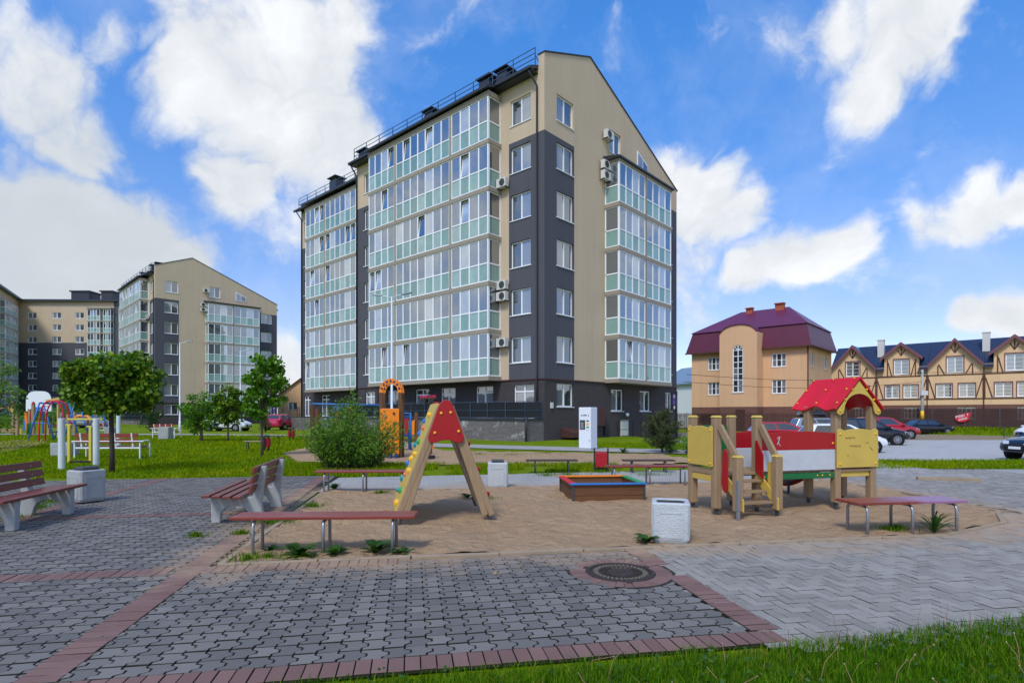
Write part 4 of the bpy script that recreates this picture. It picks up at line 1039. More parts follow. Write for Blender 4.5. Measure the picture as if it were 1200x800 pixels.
    for s in (-1, 1):
        ue = mid+s*(mid-g0+(.0 if big else ov)); ze = ev-(.0 if big else .3)
        c = [(mid, -.5, apx), (ue, -.5, ze), (ue, 4.4, ze), (mid, 4.4, apx)]
        r_.hexa([(x, y, z+.02) for x, y, z in c]+[(x, y, z+.16) for x, y, z in c])
    ro = r_.build('roof', 'roof_navy', root)
    bg_ = MB()
    for s in (-1, 1):
        ue = mid+s*(mid-g0+(.0 if big else ov)); ze = ev-(.0 if big else .3)
        bg_.hexa([(mid, -.56, apx-.26), (ue, -.56, ze-.26), (ue, -.5, ze-.26), (mid, -.5, apx-.26), (mid, -.56, apx+.13), (ue, -.56, ze+.13), (ue, -.5, ze+.13), (mid, -.5, apx+.13)])
        bg_.hexa([(mid, -.5, apx-.06), (ue, -.5, ze-.06), (ue, -.003, ze-.06), (mid, -.003, apx-.06), (mid, -.5, apx+.0), (ue, -.5, ze+.0), (ue, -.003, ze+.0), (mid, -.003, apx+.0)])
    bg_.build('bargeboard', 'mauve_trim', ro)
    if not big:
        gt = MB()
        for a0, a1 in ((.06, g0-.02), (g1+.02, U-.06)): gt.box(a0, -.5, 7.2, a1, -.36, 7.36)
        gt.build('gutter', 'timber', ro)
        ch = MB(); ch.box(-.25, 2.2, 8.5, .45, 3.0, 11.5); ch.box(-.3, 2.15, 11.5, .5, 3.05, 11.62); ch.build('chimney', 'chimney_white', ro)
    pipe(root, [(U-.02, -.1, 7.3), (U-.02, -.1, 0)], .05, mat='timber')
    return root
for i, (big, lab) in enumerate(((1, 'half timbered row house with a big gable, next to the peach mansard house'), (0, 'half timbered row house with a small gable, left of the concrete utility pole'),
                                (1, 'half timbered row house with a big gable behind the red and white sign'), (0, 'half timbered row house with a small gable and chimney at the right edge'))):
    row_house(i, big, lab)['group'] = 'half timbered row houses behind the car park'

def small_house(name, loc, rot, w_, d_, h, rh, wallm, roofm, label, extra=None):
    root = empty(name, loc, rot, label, 'house'); b = MB()
    hol = [(w_*.18, w_*.34, h*.5, h*.5+1.5), (w_*.62, w_*.78, h*.5, h*.5+1.5)]
    wall(b, TR, 0, w_, -1, lambda u: h+rh*(1-abs(u-w_/2)/(w_/2)), hol, lambda u, z: 0, (), (w_/2,))
    b.face([(0, 0, -1), (0, d_, -1), (0, d_, h), (0, 0, h)]); b.face([(w_, 0, -1), (w_, d_, -1), (w_, d_, h), (w_, 0, h)]); b.face([(0, d_, -1), (w_, d_, -1), (w_, d_, h), (w_/2, d_, h+rh), (0, d_, h)])
    b.build('wall', wallm, root, recalc=False)
    for h_ in hol: window(root, TR, *h_[:4], fw=.1)
    r_ = MB()
    for s in (-1, 1):
        ue = w_/2+s*(w_/2+.4); k = rh/(w_/2)*.4
        c = [(w_/2, -.4, h+rh), (ue, -.4, h-k), (ue, d_+.4, h-k), (w_/2, d_+.4, h+rh)]
        r_.hexa([(x, y, z+.03) for x, y, z in c]+[(x, y, z+.22) for x, y, z in c])
    r_.build('roof', roofm, root)
    if extra == 'garage':
        g_ = MB(); g_.box(w_*.5, .004, -.3, w_*.85, .06, 2.6, 0, TR); g_.build('garage_door', 'garage_blue', root)
        rl = MB()
        for h_ in hol: railing(rl, [TR(h_[0]-.1, .25, h_[2]-.05), TR(h_[1]+.1, .25, h_[2]-.05)], .9, .25, (0, 1.0), .02)
        rl.build('balcony_railing', 'rail_black', root)
    if extra == 'chimney':
        c = MB(); c.box(w_*.62, 1.5, h+.5, w_*.7, 2.3, h+rh+1.6); c.build('chimney', 'chimney_brick', root)
    return root
small_house('white_house', (26.5, 80, -.45), R(20), 9, 10, 6.4, 2.6, 'plaster_white', 'roof_slate', 'white house with a slate roof seen between the tall block and the peach house', 'garage')
small_house('red_roof_house', (-46.5, 113, -.5), R(6), 11, 9, 5.5, 4.2, 'plaster_peach', 'roof_red', 'small house with a red tiled roof seen left of the tall apartment block', 'chimney')
small_house('grey_roof_house', (-66, 135, -.5), R(20), 12, 9, 8.0, 5.0, 'plaster_white', 'roof_slate', 'grey roofed house peeping out behind the red roofed house', None)
# ---------------------------------------------------------------- vegetation
def leaves(name, C, size, mat, parent, aspect=.55, spread=.6, fold=True):
    "leaf blades: each a folded rhombus of two triangles-pairs, random lie; C (N,3) places, size (N,)"
    N = len(C); C = np.asarray(C, float)
    th = nr.uniform(0, 2*np.pi, N); tilt = nr.normal(0, spread, N)
    d = np.stack([np.cos(th)*np.cos(tilt), np.sin(th)*np.cos(tilt), np.sin(tilt)], 1)
    rr = nr.normal(0, 1, (N, 3)); s_ = np.cross(d, rr); s_ /= np.linalg.norm(s_, axis=1)[:, None]+1e-9
    n_ = np.cross(d, s_)
    sz = np.asarray(size)[:, None]
    a = C-d*sz*.5; bq = C+d*sz*.5; l = C+s_*sz*aspect*.5+n_*sz*.1-d*sz*.06; r_ = C-s_*sz*aspect*.5+n_*sz*.1-d*sz*.06
    V = np.stack([a, l, bq, r_], 1).reshape(-1, 3)
    i = np.arange(N)*4
    Fc = np.concatenate([np.stack([i, i+1, i+2], 1), np.stack([i, i+2, i+3], 1)])
    return npmesh(name, V, Fc, mat, parent)
def clumps(centers, radii, n, flat=1.0, shell=.5):
    "points filling the clumps, denser towards their outside"
    k = nr.choice(len(centers), n, p=np.asarray(radii)**2/np.sum(np.asarray(radii)**2))
    v = nr.normal(0, 1, (n, 3)); v /= np.linalg.norm(v, axis=1)[:, None]
    q = nr.uniform(0, 1, n)**(shell)
    P_ = np.asarray(centers)[k]+v*np.asarray(radii)[k][:, None]*q[:, None]*np.array([1, 1, flat])
    return P_
def tree(name, loc, h, crown_c, crown_r, n_cl, cl_r, n_leaf, leaf, leafm, label, cat='tree', group=None, trunk_r=.06, barkm='bark', lean=0, dense=.5, spread=.7, aspect=.6, shellpos=.35, low=None):
    root = empty(name, loc, 0, label, cat, group)
    cc = Vector(crown_c); cr = Vector(crown_r); cs = []; rs = []; tries = 0
    while len(cs) < n_cl:
        gi = len(cs)*1.0+tries*.37; tries += 1; zf = 1-2*((gi*.618034+rnd.uniform(0, .06)) % 1); af = gi*2.399963+rnd.uniform(-.4, .4)
        v = Vector((math.cos(af)*math.sqrt(1-zf*zf), math.sin(af)*math.sqrt(1-zf*zf), zf))*(rnd.random()**shellpos)
        p_ = Vector((cc.x+v.x*cr.x, cc.y+v.y*cr.y, cc.z+v.z*cr.z))
        if low is not None and p_.z < low: continue
        cs.append(p_); rs.append(cl_r*rnd.uniform(.65, 1.3))
    b = MB(); fork = Vector((lean*.5, 0, max(.15, cc.z-cr.z*.75)))
    topp = Vector((cc.x, cc.y, cc.z+cr.z*.5))
    b.tube([(0, 0, -.1), (rnd.uniform(-.01, .01), 0, fork.z*.35), (fork.x+rnd.uniform(-.03, .03), rnd.uniform(-.03, .03), fork.z), fork.lerp(topp, .5)+Vector((.03, .02, 0)), topp], [trunk_r*1.25, trunk_r, trunk_r*.85, trunk_r*.55, trunk_r*.2], 8)
    for p_ in cs:
        t_ = rnd.uniform(0, .75); s_ = fork.lerp(topp, t_); m_ = s_.lerp(p_, .5)+Vector((0, 0, -.06*(p_-s_).length))
        b.tube([s_, m_, p_], [trunk_r*.38*(1-t_*.5), trunk_r*.22, trunk_r*.07], 5, caps=False)
    b.build('trunk', barkm, root, smooth=True)
    P_ = clumps([tuple(c) for c in cs], rs, n_leaf, .85, dense)
    if low is not None: P_ = P_[P_[:, 2] > low-.15]
    leaves('crown', P_, leaf*nr.uniform(.6, 1.25, len(P_)), leafm, root, aspect, spread)
    return root
def at(px, py, z=0): v = G(px, py, z); return (v.x, v.y, gh(v.x, v.y))
maple = tree('maple_tree', at(131, 553), 3.2, (.02, 0, 2.33), (1.06, 1.06, .78), 80, .33, 15000, .13, 'leaf_maple', 'round clipped maple tree with a dense dark crown beside the left plaza', trunk_r=.062, barkm='bark_dark', aspect=.9, low=1.72)
# a few hanging sprays on the right of the crown
tree('young_tree', at(307, 534), 3.9, (.05, 0, 2.6), (.72, .7, 1.15), 30, .3, 1900, .17, 'leaf_fresh', 'tall thin young tree with loose bright leaves beside the red litter bin', trunk_r=.05, aspect=.85)
tree('young_tree', at(267, 517), 3.3, (0, 0, 2.05), (.85, .8, 1.15), 34, .34, 3200, .15, 'leaf_maple', 'young dark green tree with an egg shaped crown, between two lighter young trees', trunk_r=.06, aspect=.8)
tree('young_tree', at(236, 517), 2.9, (-.1, 0, 1.5), (1.15, 1.0, 1.15), 44, .34, 3800, .14, 'leaf_fresh', 'low branched bright green young tree right of the slim grey lamp post', trunk_r=.09, aspect=.6)
tree('birch_tree', (-23.0, 25.0, 0), 5, (-.2, 0, 2.4), (1.35, 1.2, 1.9), 40, .4, 4200, .12, 'leaf_pale', 'pale green loose leaved tree cut by the left edge of the picture', trunk_r=.09)
# willow bush: many upright wands
def bush(loc, label):
    root = empty('willow_bush', loc, 0, label, 'bush'); b = MB(); C = []
    for i in range(300):
        a = rnd.uniform(0, 2*math.pi); rr = rnd.random()**.6; L = (.85+1.15*rnd.random()**1.8)*(1.15-.4*rr)
        if i < 5: rr = .15+.1*i/5; L = 2.35-.13*i; a = 1.4+.3*i
        x0, y0 = math.cos(a)*rr*.75, math.sin(a)*rr*.6; out = rr*rnd.uniform(.6, 1.35)
        pts = [Vector((x0+math.cos(a)*out*t_**1.5*.9, y0+math.sin(a)*out*t_**1.5*.8, L*t_*(1-.12*rr*t_))) for t_ in (0, .35, .7, 1)]
        b.tube(pts, [.012, .009, .006, .002], 4, caps=False)
        for k in range(int(62*L)):
            t_ = rnd.uniform(.18, 1.02); q = t_*3; j = min(2, int(q)); p_ = pts[j].lerp(pts[j+1], q-j)
            C.append(p_+Vector((rnd.gauss(0, .06), rnd.gauss(0, .06), rnd.gauss(0, .05))))
    b.build('stems', 'bark_dark', root)
    leaves('foliage', np.array([tuple(c) for c in C]), nr.uniform(.05, .12, len(C)), 'leaf_bush', root, .28, .7)
    return root
bush(at(409, 549), 'big feathery green bush with upright shoots left of the orange climbing wall')
def pine(loc, label):
    root = empty('pine_tree', loc, 0, label, 'tree'); b = MB(); C = []; D = []
    b.tube([(0, 0, -.1), (0, 0, .9), (.03, 0, 1.7)], [.05, .04, .012], 6)
    for i in range(120):
        z0 = rnd.uniform(.15, 1.55); a = rnd.uniform(0, 6.28); L = (.95-.42*abs(z0-.55)/1.0)*rnd.uniform(.55, 1.0)*(1 if z0 < 1.2 else .55)
        e = Vector((math.cos(a)*L, math.sin(a)*L, z0+.28*L+.12)); s_ = Vector((0, 0, z0)); m_ = s_.lerp(e, .55)-Vector((0, 0, .05))
        b.tube([s_, m_, e], [.014, .01, .004], 4, caps=False)
        for k in range(70):
            t_ = rnd.uniform(.35, 1.04); p_ = (s_.lerp(m_, t_/.55) if t_ < .55 else m_.lerp(e, (t_-.55)/.45)); C.append(p_+Vector((rnd.gauss(0, .05), rnd.gauss(0, .05), rnd.gauss(.02, .05))))
    b.build('trunk', 'bark_dark', root); leaves('crown', np.array([tuple(c) for c in C]), nr.uniform(.09, .16, len(C)), 'needle', root, .14, 1.0)
pine(at(776, 530), 'small rounded pine with brownish shoot tips on the lawn before the tall block')
def shrub(loc, r, h, mat, label, name='shrub', n=1500, size=.06, group=None):
    root = empty(name, loc, 0, label, 'shrub', group); b = MB(); cs = []
    for i in range(22):
        a = rnd.uniform(0, 6.28); q = rnd.random()**.5; cs.append((math.cos(a)*q*r*.75, math.sin(a)*q*r*.75, h*rnd.uniform(.25, .8)))
        b.tube([(0, 0, -.03), (cs[-1][0]*.5, cs[-1][1]*.5, cs[-1][2]*.6), cs[-1]], [.015, .01, .004], 4, caps=False)
    b.build('stems', 'bark_dark', root); leaves('foliage', clumps(cs, [r*.35]*22, n, h/(r*1.6)), size*nr.uniform(.6, 1.3, n), mat, root, .6, .8)
shrub(at(806, 531), .75, .75, 'leaf_bush', 'rounded green shrub right of the small pine')
shrub(at(786, 531), .32, .4, 'leaf_dark', 'low dark shrub between the pine and the rounded shrub', n=500)
shrub(at(176, 505), 1.1, 2.4, 'leaf_dark', 'dark upright shrub by the terrace of the block behind the maple', n=900, size=.16)
shrub(at(311, 506), .7, 1.5, 'needle', 'dark reddish pointed shrub left of the pink car', n=900, size=.12)
shrub(at(20, 500), 2.6, 1.5, 'leaf_pale', 'wide pale green shrub behind the wooden play structure', n=2200, size=.16)
shrub(at(27, 497), 1.6, 3.4, 'leaf_dark', 'tall dark shrub behind the red capped play posts', n=2000, size=.2)
for k, (px, py, r_, h_) in enumerate(((88, 499, 2.6, 3.6), (105, 498, 3.2, 2.8), (122, 499, 2.4, 2.4), (62, 498, 2.2, 2.6))):
    shrub(at(px, py), r_, h_, 'leaf_fresh' if k % 2 else 'leaf_bush', ['tall green shrub behind the blue swing frame', 'broad bright shrub behind the yellow exercise bar', 'green shrub just left of the maple trunk in the distance', 'bright shrub behind the red arched climber'][k], n=1600, size=.22, group='shrubs behind the left playground')
for k, (x, y, r_, h_) in enumerate(((27.0, 56, 1.1, 1.3),)):
    shrub((x, y, gh(x, y)), r_, h_, 'leaf_fresh', ['small green bush behind the parked cars by the picket fence'][k], n=900, size=.16)
cw = []
for a0, a1, r0, n in ((-84, -48, 190, 5200), (46, 82, 150, 5200), (-47, 46, 320, 4000)):
    for i in range(n):
        a = R(rnd.uniform(a0, a1)); r_ = r0+rnd.uniform(0, 40); hh_ = 7+4*math.sin(a*37)+3*math.sin(a*91+1)
        cw.append((math.sin(a)*r_, math.cos(a)*r_, hh_*rnd.random()**.7))
tag(leaves('far_wood', np.array(cw), nr.uniform(1.2, 3.0, len(cw)), 'leaf_dark', None, .8, .8), kind='stuff')
# grass as real blades
def blades(name, pts, hgt, wid, mat, zf=None, lean=.35):
    N = len(pts); P_ = np.zeros((N, 3)); P_[:, :2] = pts
    P_[:, 2] = zf if zf is not None else np.array([gh(x, y)-.02 for x, y in pts])
    th = nr.uniform(0, 2*np.pi, N); h = np.asarray(hgt); w_ = np.asarray(wid)
    sd_ = np.stack([np.cos(th), np.sin(th), np.zeros(N)], 1)*w_[:, None]*.5
    ph = nr.uniform(0, 2*np.pi, N); le = np.abs(nr.normal(0, lean, N))
    ln = np.stack([np.cos(ph)*le, np.sin(ph)*le, np.ones(N)], 1)
    m_ = P_+ln*np.array([.35, .35, .55])*h[:, None]; e = P_+ln*np.array([1.1, 1.1, .95])*h[:, None]
    V = np.stack([P_-sd_, P_+sd_, m_+sd_*.8, m_-sd_*.8, e], 1).reshape(-1, 3); i = np.arange(N)*5
    Fc = np.concatenate([np.stack([i, i+1, i+2], 1), np.stack([i, i+2, i+3], 1), np.stack([i+3, i+2, i+4], 1)])
    return tag(npmesh(name, V, Fc, mat), kind='stuff')
def scatter(n, fn):
    out = []
    while len(out) < n: 
        p_ = fn()
        if p_ is not None: out.append(p_)
    return np.array(out)
from mathutils import noise as mn
def front():
    x = rnd.uniform(-4.6, 8.2); y = rnd.uniform(1.2, 5.4); p_, q_ = toPQ(x, y)
    edge = 3.50+.05*mn.noise(Vector((p_*3, 0, 1)))+(.05 if p_ > 2.6 else 0)+.07*max(0, p_-3)-.0
    if q_ > edge or abs(x) > 1.4*y+1.2: return None
    d = edge-q_
    if p_ < -.75 and d < .35*min(1, (-.75-p_)/.8)+rnd.uniform(0, .1): return None
    if d < .1 and rnd.random() < .35: return None
    return (x, y)
P_ = scatter(120000, front)
hh = np.array([.045+.05*(.5+.5*mn.noise(Vector((x*2.2, y*2.2, 0))))+.035*(.5+.5*mn.noise(Vector((x*7, y*7, 5)))) for x, y in P_])*nr.uniform(.5, 1.25, len(P_))
blades('grass', P_, hh, nr.uniform(.0035, .0075, len(P_)), 'blade', -.015, .45)
def lawn_l():
    y = 14.2*math.exp(rnd.random()*1.05); x = rnd.uniform(-1.15*y, -3.0)
    p_, q_ = toPQ(x, y)
    if q_ < 15.32 or (y > 17.4 and inpoly(x, y, [(-9.3, 23), (-9.8, 29.5), (-5, 31), (0, 31), (0, 17.6), (-2, 17.6), (-7, 18.6)])) or p_ > -1.6: return None
    return (x, y)
P_ = scatter(72000, lawn_l)
blades('grass', P_, (.05+.0016*P_[:, 1])*nr.uniform(.5, 1.5, len(P_)), .008+.0011*P_[:, 1], 'blade_lawn', -.03, .5)
def strip_c():
    r_ = rnd.random()
    if r_ < .4: x, y = rnd.uniform(-6.6, 3.2), rnd.uniform(14.4, 17.9)
    elif r_ < .6: x, y = rnd.uniform(3.4, 10.5), rnd.uniform(21.0, 31)
    else: x, y = rnd.uniform(8.6, 30), rnd.uniform(16.35, 19.7)
    p_, q_ = toPQ(x, y)
    if r_ < .4 and (q_ < 14.75 or (x > .2 and y < 15.6) or mn.noise(Vector((x*.8, y*.8, 2))) < -.15 and x > -3): return None
    if .4 <= r_ < .6:
        dd = min(abs((x-2)+(y-25.9)*2.3)/2.5, 9)
        if y < 24.9-.55*(x-3.4)*.7 + 1.4: return None
    if r_ >= .6 and x < 10+rnd.random(): return None
    return (x, y)
P_ = scatter(46000, strip_c)
blades('grass', P_, nr.uniform(.04, .14, len(P_))*np.where(P_[:, 0] < 3.3, 1.15, 1), nr.uniform(.012, .026, len(P_)), 'blade_lawn', None, .5)
fdir_ = Vector((.743, -.669, 0)); mf0_ = Vector((42.5, 76, 0))-Vector((.669, .743, 0))*13.0+fdir_*(-6)
def bank():
    s_, d = rnd.uniform(8, 33), abs(rnd.gauss(0, 2.2)); p_ = mf0_+fdir_*s_-Vector((.669, .743, 0))*(.2+d)
    return (p_.x, p_.y) if d < 4.2 else None
P_ = scatter(6000, bank)
blades('grass', P_, nr.uniform(.12, .4, len(P_)), nr.uniform(.04, .08, len(P_)), 'blade_lawn', None, .4)
def tuft_zone():
    c = rnd.choice(TUFTS); a = rnd.uniform(0, 6.28); q = abs(rnd.gauss(0, c[2]))
    return (c[0]+q*math.cos(a), c[1]+q*math.sin(a)*.8)
TUFTS = [tuple(PQ(p, q)[:2])+(s,) for p, q, s in ((-1.75, 6.62, .13), (-1.55, 6.6, .16), (-1.2, 6.58, .1), (-2.1, 8.75, .16), (-1.9, 8.85, .15), (-2.75, 7.95, .07), (-2.2, 8.0, .07), (6.4, 6.75, .13), (6.6, 6.8, .1), (-1.7, 10.2, .15), (-.6, 11.6, .1), (1.35, 10.6, .12))]
TUFTS += [tuple(at(px, py)[:2])+(s,) for px, py, s in ((20, 601, .2), (45, 595, .22), (60, 588, .2), (5, 608, .2), (30, 592, .25), (704, 553, .3), (665, 556, .3), (640, 557, .3), (762, 556, .4), (640, 531, .8), (600, 533, .8), (560, 532, .6), (1185, 547, .5), (1150, 548, .5))]
P_ = scatter(6500, tuft_zone)
blades('grass', P_, nr.uniform(.02, .10, len(P_)), nr.uniform(.005, .011, len(P_)), 'blade', np.array([gh(x, y)+.0 for x, y in P_]), .6)
P_ = scatter(4200, front); P_ = P_[[mn.noise(Vector((x*1.3, y*1.3, 40))) > -.05 for x, y in P_]]
tag(leaves('clover', np.concatenate([P_, nr.uniform(.015, .075, (len(P_), 1))], 1), nr.uniform(.018, .045, len(P_)), 'leaf_weed', None, .8, .35), kind='stuff')
# dandelions gone to seed in the foreground grass: stalks are one uncountable mass
b = MB(); hd = MB()
for i in range(330):
    pt = None
    while pt is None: pt = front()
    x, y = pt
    if x < .4 and rnd.random() < .93: continue
    if x < 1.8 and rnd.random() < .6: continue
    h = rnd.uniform(.09, .24); lx, ly = rnd.gauss(0, .05), rnd.gauss(0, .05)
    b.tube([(x, y, -.02), (x+lx*.5, y+ly*.5, h*.6), (x+lx*1.6, y+ly*1.6, h)], [.0022, .002, .0016], 4)
    hd.ball((x+lx*1.6, y+ly*1.6, h), rnd.uniform(.003, .0055), 0, 5)
tag(b.build('dry_stalks', 'straw'), kind='stuff'); tag(hd.build('seed_heads', 'seed_head'), kind='stuff')
# broad leaved weeds
def weed(px, py, r, h, n, label, group='weeds along the sandpit kerb', wk=1.0):
    root = empty('weed', at(px, py), 0, label, 'weed', group); V = []; Fc = []
    for i in range(n):
        a = rnd.uniform(0, 6.28); L = r*rnd.uniform(.6, 1.1); el = rnd.uniform(.3, 1.25); w_ = L*rnd.uniform(.16, .26)*wk
        d = Vector((math.cos(a), math.sin(a), 0)); s_ = Vector((-d.y, d.x, 0)); k0 = len(V); K = 5
        for k in range(K+1):
            t_ = k/K; c = d*L*t_*math.cos(el*(1-.55*t_))+Vector((0, 0, h*math.sin(el)*1.5*t_*(1-.55*t_)))
            ww = w_*math.sin(math.pi*min(1, t_*.92+.08))**.7*(1+.25*math.sin(9*t_+i))
            V += [tuple(c-s_*ww+Vector((0, 0, ww*.35))), tuple(c), tuple(c+s_*ww+Vector((0, 0, ww*.35)))]
        for k in range(K):
            q = k0+3*k; Fc += [(q, q+1, q+4, q+3), (q+1, q+2, q+5, q+4)]
    npmesh('leaves', np.array(V), np.array(Fc), 'leaf_weed', root, smooth=True)
weed(352, 652, .26, .2, 20, 'broad leaved weed standing below the middle leg of the front flat bench')
weed(393, 650, .2, .14, 14, 'leafy weed between the middle and right legs of the front flat bench')
weed(440, 648, .27, .18, 20, 'broad weed around the right leg of the front flat bench')
weed(470, 649, .17, .1, 10, 'small flat weed at the right end of the front flat bench')
weed(318, 645, .14, .1, 10, 'small weed at the corner of the sandpit kerb')
weed(757, 636, .2, .14, 16, 'leafy weed beside the square concrete bin')
weed(392, 573, .22, .16, 14, 'weed below the rear flat bench')
weed(1095, 624, .36, .42, 42, 'tall thin leaved weed under the right flat bench', wk=.16)
weed(548, 583, .2, .12, 10, 'small weed in the sand behind the red climber')
weed(730, 530, .35, .3, 10, 'weed at the edge of the lawn right of the white vending kiosk', None)
# ---------------------------------------------------------------- fences, poles
def picket_fence(a, b_, h, label, base=0.0):
    a, b_ = Vector(a), Vector(b_); L = (b_-a).length; root = empty('picket_fence', a, math.atan2(b_.y-a.y, b_.x-a.x), label, 'fence'); p_ = MB(); q_ = MB(); n = int(L/.16)
    for i in range(n): p_.box(i*.16, -.012, base+.12, i*.16+.085, .012, h)
    p_.build('pickets', 'fence_brown', root)
    for z in (.35, h-.3): q_.box(0, .014, base+z, L, .05, base+z+.05)
    for i in range(int(L/2.4)+1): q_.box(i*2.4-.04, .02, base-.2, i*2.4+.04, .1, h+.05)
    q_.build('frame', 'brown_metal', root)
dE = Vector((math.sin(R(42)), -math.cos(R(42)), 0))
e0 = Vector((22.3, 71.0, -.45))-Vector((.669, .743, 0))*5.0; fdir = Vector((.743, -.669, 0))
fs = e0-fdir*3.0
picket_fence(fs, fs+fdir*19.5, 2.05, 'brown metal picket fence before the peach mansard house')
def mesh_fence(a, b_, h, label):
    a, b_ = Vector(a), Vector(b_); L = (b_-a).length; root = empty('panel_fence', a, math.atan2(b_.y-a.y, b_.x-a.x), label, 'fence')
    p_ = MB(); n = int(L/2.5); W2 = L/n
    for i in range(n): p_.box(i*W2+.05, -.01, .05, (i+1)*W2-.05, .01, h, 0)
    p_.build('privacy_mesh', 'fence_mesh', root)
    q_ = MB()
    for i in range(n+1): q_.box(i*W2-.04, -.04, -.5, i*W2+.04, .04, h+.1)
    for i in range(n):
        for z in (.04, .55, 1.05, h-.02): q_.box(i*W2+.05, -.025, z, (i+1)*W2-.05, -.013, z+.03)
    q_.build('posts', 'steel_dark', root)
m = bpy.data.materials.new('fence_mesh'); t = NT(m); o_ = t.obj()
pr = t.add('ShaderNodeBsdfPrincipled', i_Roughness=.8); t.link(t.mix(t.noise(o_, 1.2, 4), lin(62, 38, 36), lin(82, 54, 48)), pr.inputs['Base Color'])
tp = t.add('ShaderNodeBsdfTransparent'); mx = t.add('ShaderNodeMixShader'); mx.inputs[0].default_value = .74
t.link(tp.outputs[0], mx.inputs[1]); t.link(pr.outputs[0], mx.inputs[2]); t.link(mx.outputs[0], t.out.inputs[0]); MATS['fence_mesh'] = m
mf0 = Vector((42.5, 76, 0))-Vector((.669, .743, 0))*13.0+fdir*(-6); mf0.z = -.2
mesh_fence(mf0, mf0+fdir*34, 2.25, 'brown see through panel fence before the half timbered row houses')
# sign on the fence
sp = G(1129, 489, -.2); 
def hit(px, A, d):
    "where the view through px meets the vertical plane A + s d"
    k = (px-600)/F; s = (A.x-k*A.y)/(k*d.y-d.x); return A+d*s
sgp = hit(1128.5, mf0, fdir)
sr = empty('fence_sign', (sgp.x-.1, sgp.y-.12, 1.25), R(-42), 'red and white painted sign with slanting lettering on the brown fence', 'sign')
b = MB(); sr.scale = (.72, .72, .72); out = [(-.85, -.2), (-.7, -.55), (-.2, -.75), (.35, -.62), (.72, -.3), (.82, .25), (.9, .62), (.5, .5), (.1, .42), (-.35, .28), (-.8, .12)]
b.prism(out, lambda x, z: (x, 0, z), lambda x, z: (x, -.04, z)); b.build('board', 'red_bright', sr)
b = MB()
def stroke(b, pts, w_, y): 
    for (x0, z0), (x1, z1) in zip(pts[:-1], pts[1:]): b.bar((x0, y, z0), (x1, y, z1), .008, w_, up=Vector((-(z1-z0), 0, x1-x0)))
sl = lambda x, z: (x, z+.28*x)
for k, s in enumerate(([(0, 0), (0, .3), (.14, .3), (.14, .16), (0, .16)], [(0, .02), (0, .28), (.16, .28), (.16, .02), (0, .02)], [(.14, .28), (0, .28), (0, .15), (.14, .15), (.14, .02), (0, .02)], [(0, 0), (0, .3)], [(0, .3), (.18, .3), (.09, .3), (.09, 0)])):
    stroke(b, [sl(-.72+.29*k+x, z) for x, z in s], .07, -.05)
for k in range(5): stroke(b, [sl(-.42+.19*k+x, z-.42) for x, z in ([(0, 0), (0, .22), (.11, .22), (.11, 0)] if k % 2 else [(0, 0), (.1, 0), (.1, .22), (0, .22), (0, 0)])], .05, -.05)
b.build('lettering', 'white_paint', sr)
# utility pole with cables
pp = hit(1081, mf0-Vector((.669, .743, 0))*1.6, fdir); pp.z = gh(pp.x, pp.y)
ur = empty('utility_pole', pp, 0, 'grey concrete utility pole with a yellow band in front of the row houses', 'pole')
b = MB(); b.tube([(0, 0, -.3), (0, 0, 6.0)], [.17, .11], 10); b.build('pole', 'concrete', ur, smooth=True)
b = MB(); b.tube([(0, 0, .95), (0, 0, 1.85)], [.167, .158], 10); b.build('yellow_band', 'yellow_bright', ur, smooth=True)
b = MB(); b.box(-.35, -.35, 3.4, .35, -.14, 3.85); b.build('junction_box', 'ac_white', ur, bevel=.02)
b = MB(); b.box(-.5, -.06, 5.6, .5, .06, 5.72)
for k in (-.4, .4): b.tube([(k, 0, 5.72), (k, 0, 5.9)], .05, 6)
b.build('crossarm', 'steel_dark', ur)
cb = MB()
for k, (tx, ty, tz) in enumerate(((13.5, 44.0, 4.6), (13.6, 45.2, 4.1))):
    a = pp+Vector((0, 0, 5.7-.9*k)); e = Vector((tx, ty, tz)); cb.tube([a.lerp(e, i/12)-Vector((0, 0, 1.0*math.sin(math.pi*i/12)*.6)) for i in range(13)], .018, 5)
a = pp+Vector((0, 0, 5.7)); e = a+Vector((22, -20, .4)); cb.tube([a.lerp(e, i/8)-Vector((0, 0, .5*math.sin(math.pi*i/8))) for i in range(9)], .018, 5)
tag(cb.build('overhead_cables', 'rubber'), 'thin overhead cables running from the utility pole past the peach house', 'cable')
def lamp(loc, h, arms, label, rot=0):
    root = empty('street_lamp', loc, rot, label, 'street lamp', 'slim grey street lamps'); b = MB()
    b.tube([(0, 0, -.1), (0, 0, 1.0), (0, 0, 1.01), (0, 0, h)], [.085, .08, .06, .035], 10); b.build('pole', 'post_white', root, smooth=True)
    for s in arms:
        b = MB(); b.tube([(0, 0, h-.08), (s*.3, 0, h+.02), (s*.55, 0, h+.06)], .025, 6)
        ar = b.build('arm', 'post_white', root, smooth=True); c = MB(); c.hexa([(s*.5, -.09, h+.04), (s*1.0, -.1, h+.1), (s*1.0, .1, h+.1), (s*.5, .09, h+.04), (s*.5, -.06, h+.1), (s*1.0, -.06, h+.15), (s*1.0, .06, h+.15), (s*.5, .06, h+.1)])
        c.build('lamp_head', 'steel', ar, bevel=.015)
lamp(at(459, 524.5), 7.0, (-1, 1), 'slim street lamp with two arms before the tall apartment block', R(-15))
lamp(at(210.5, 508.5), 7.0, (1,), 'slim street lamp with one arm left of the low branched tree')
lamp(at(281.5, 506), 6.9, (1,), 'slim street lamp half hidden by the young tree near the white car')
lamp((-51.3, 71.0, 0), 6.4, (-1,), 'distant street lamp seen above the basketball backboard')
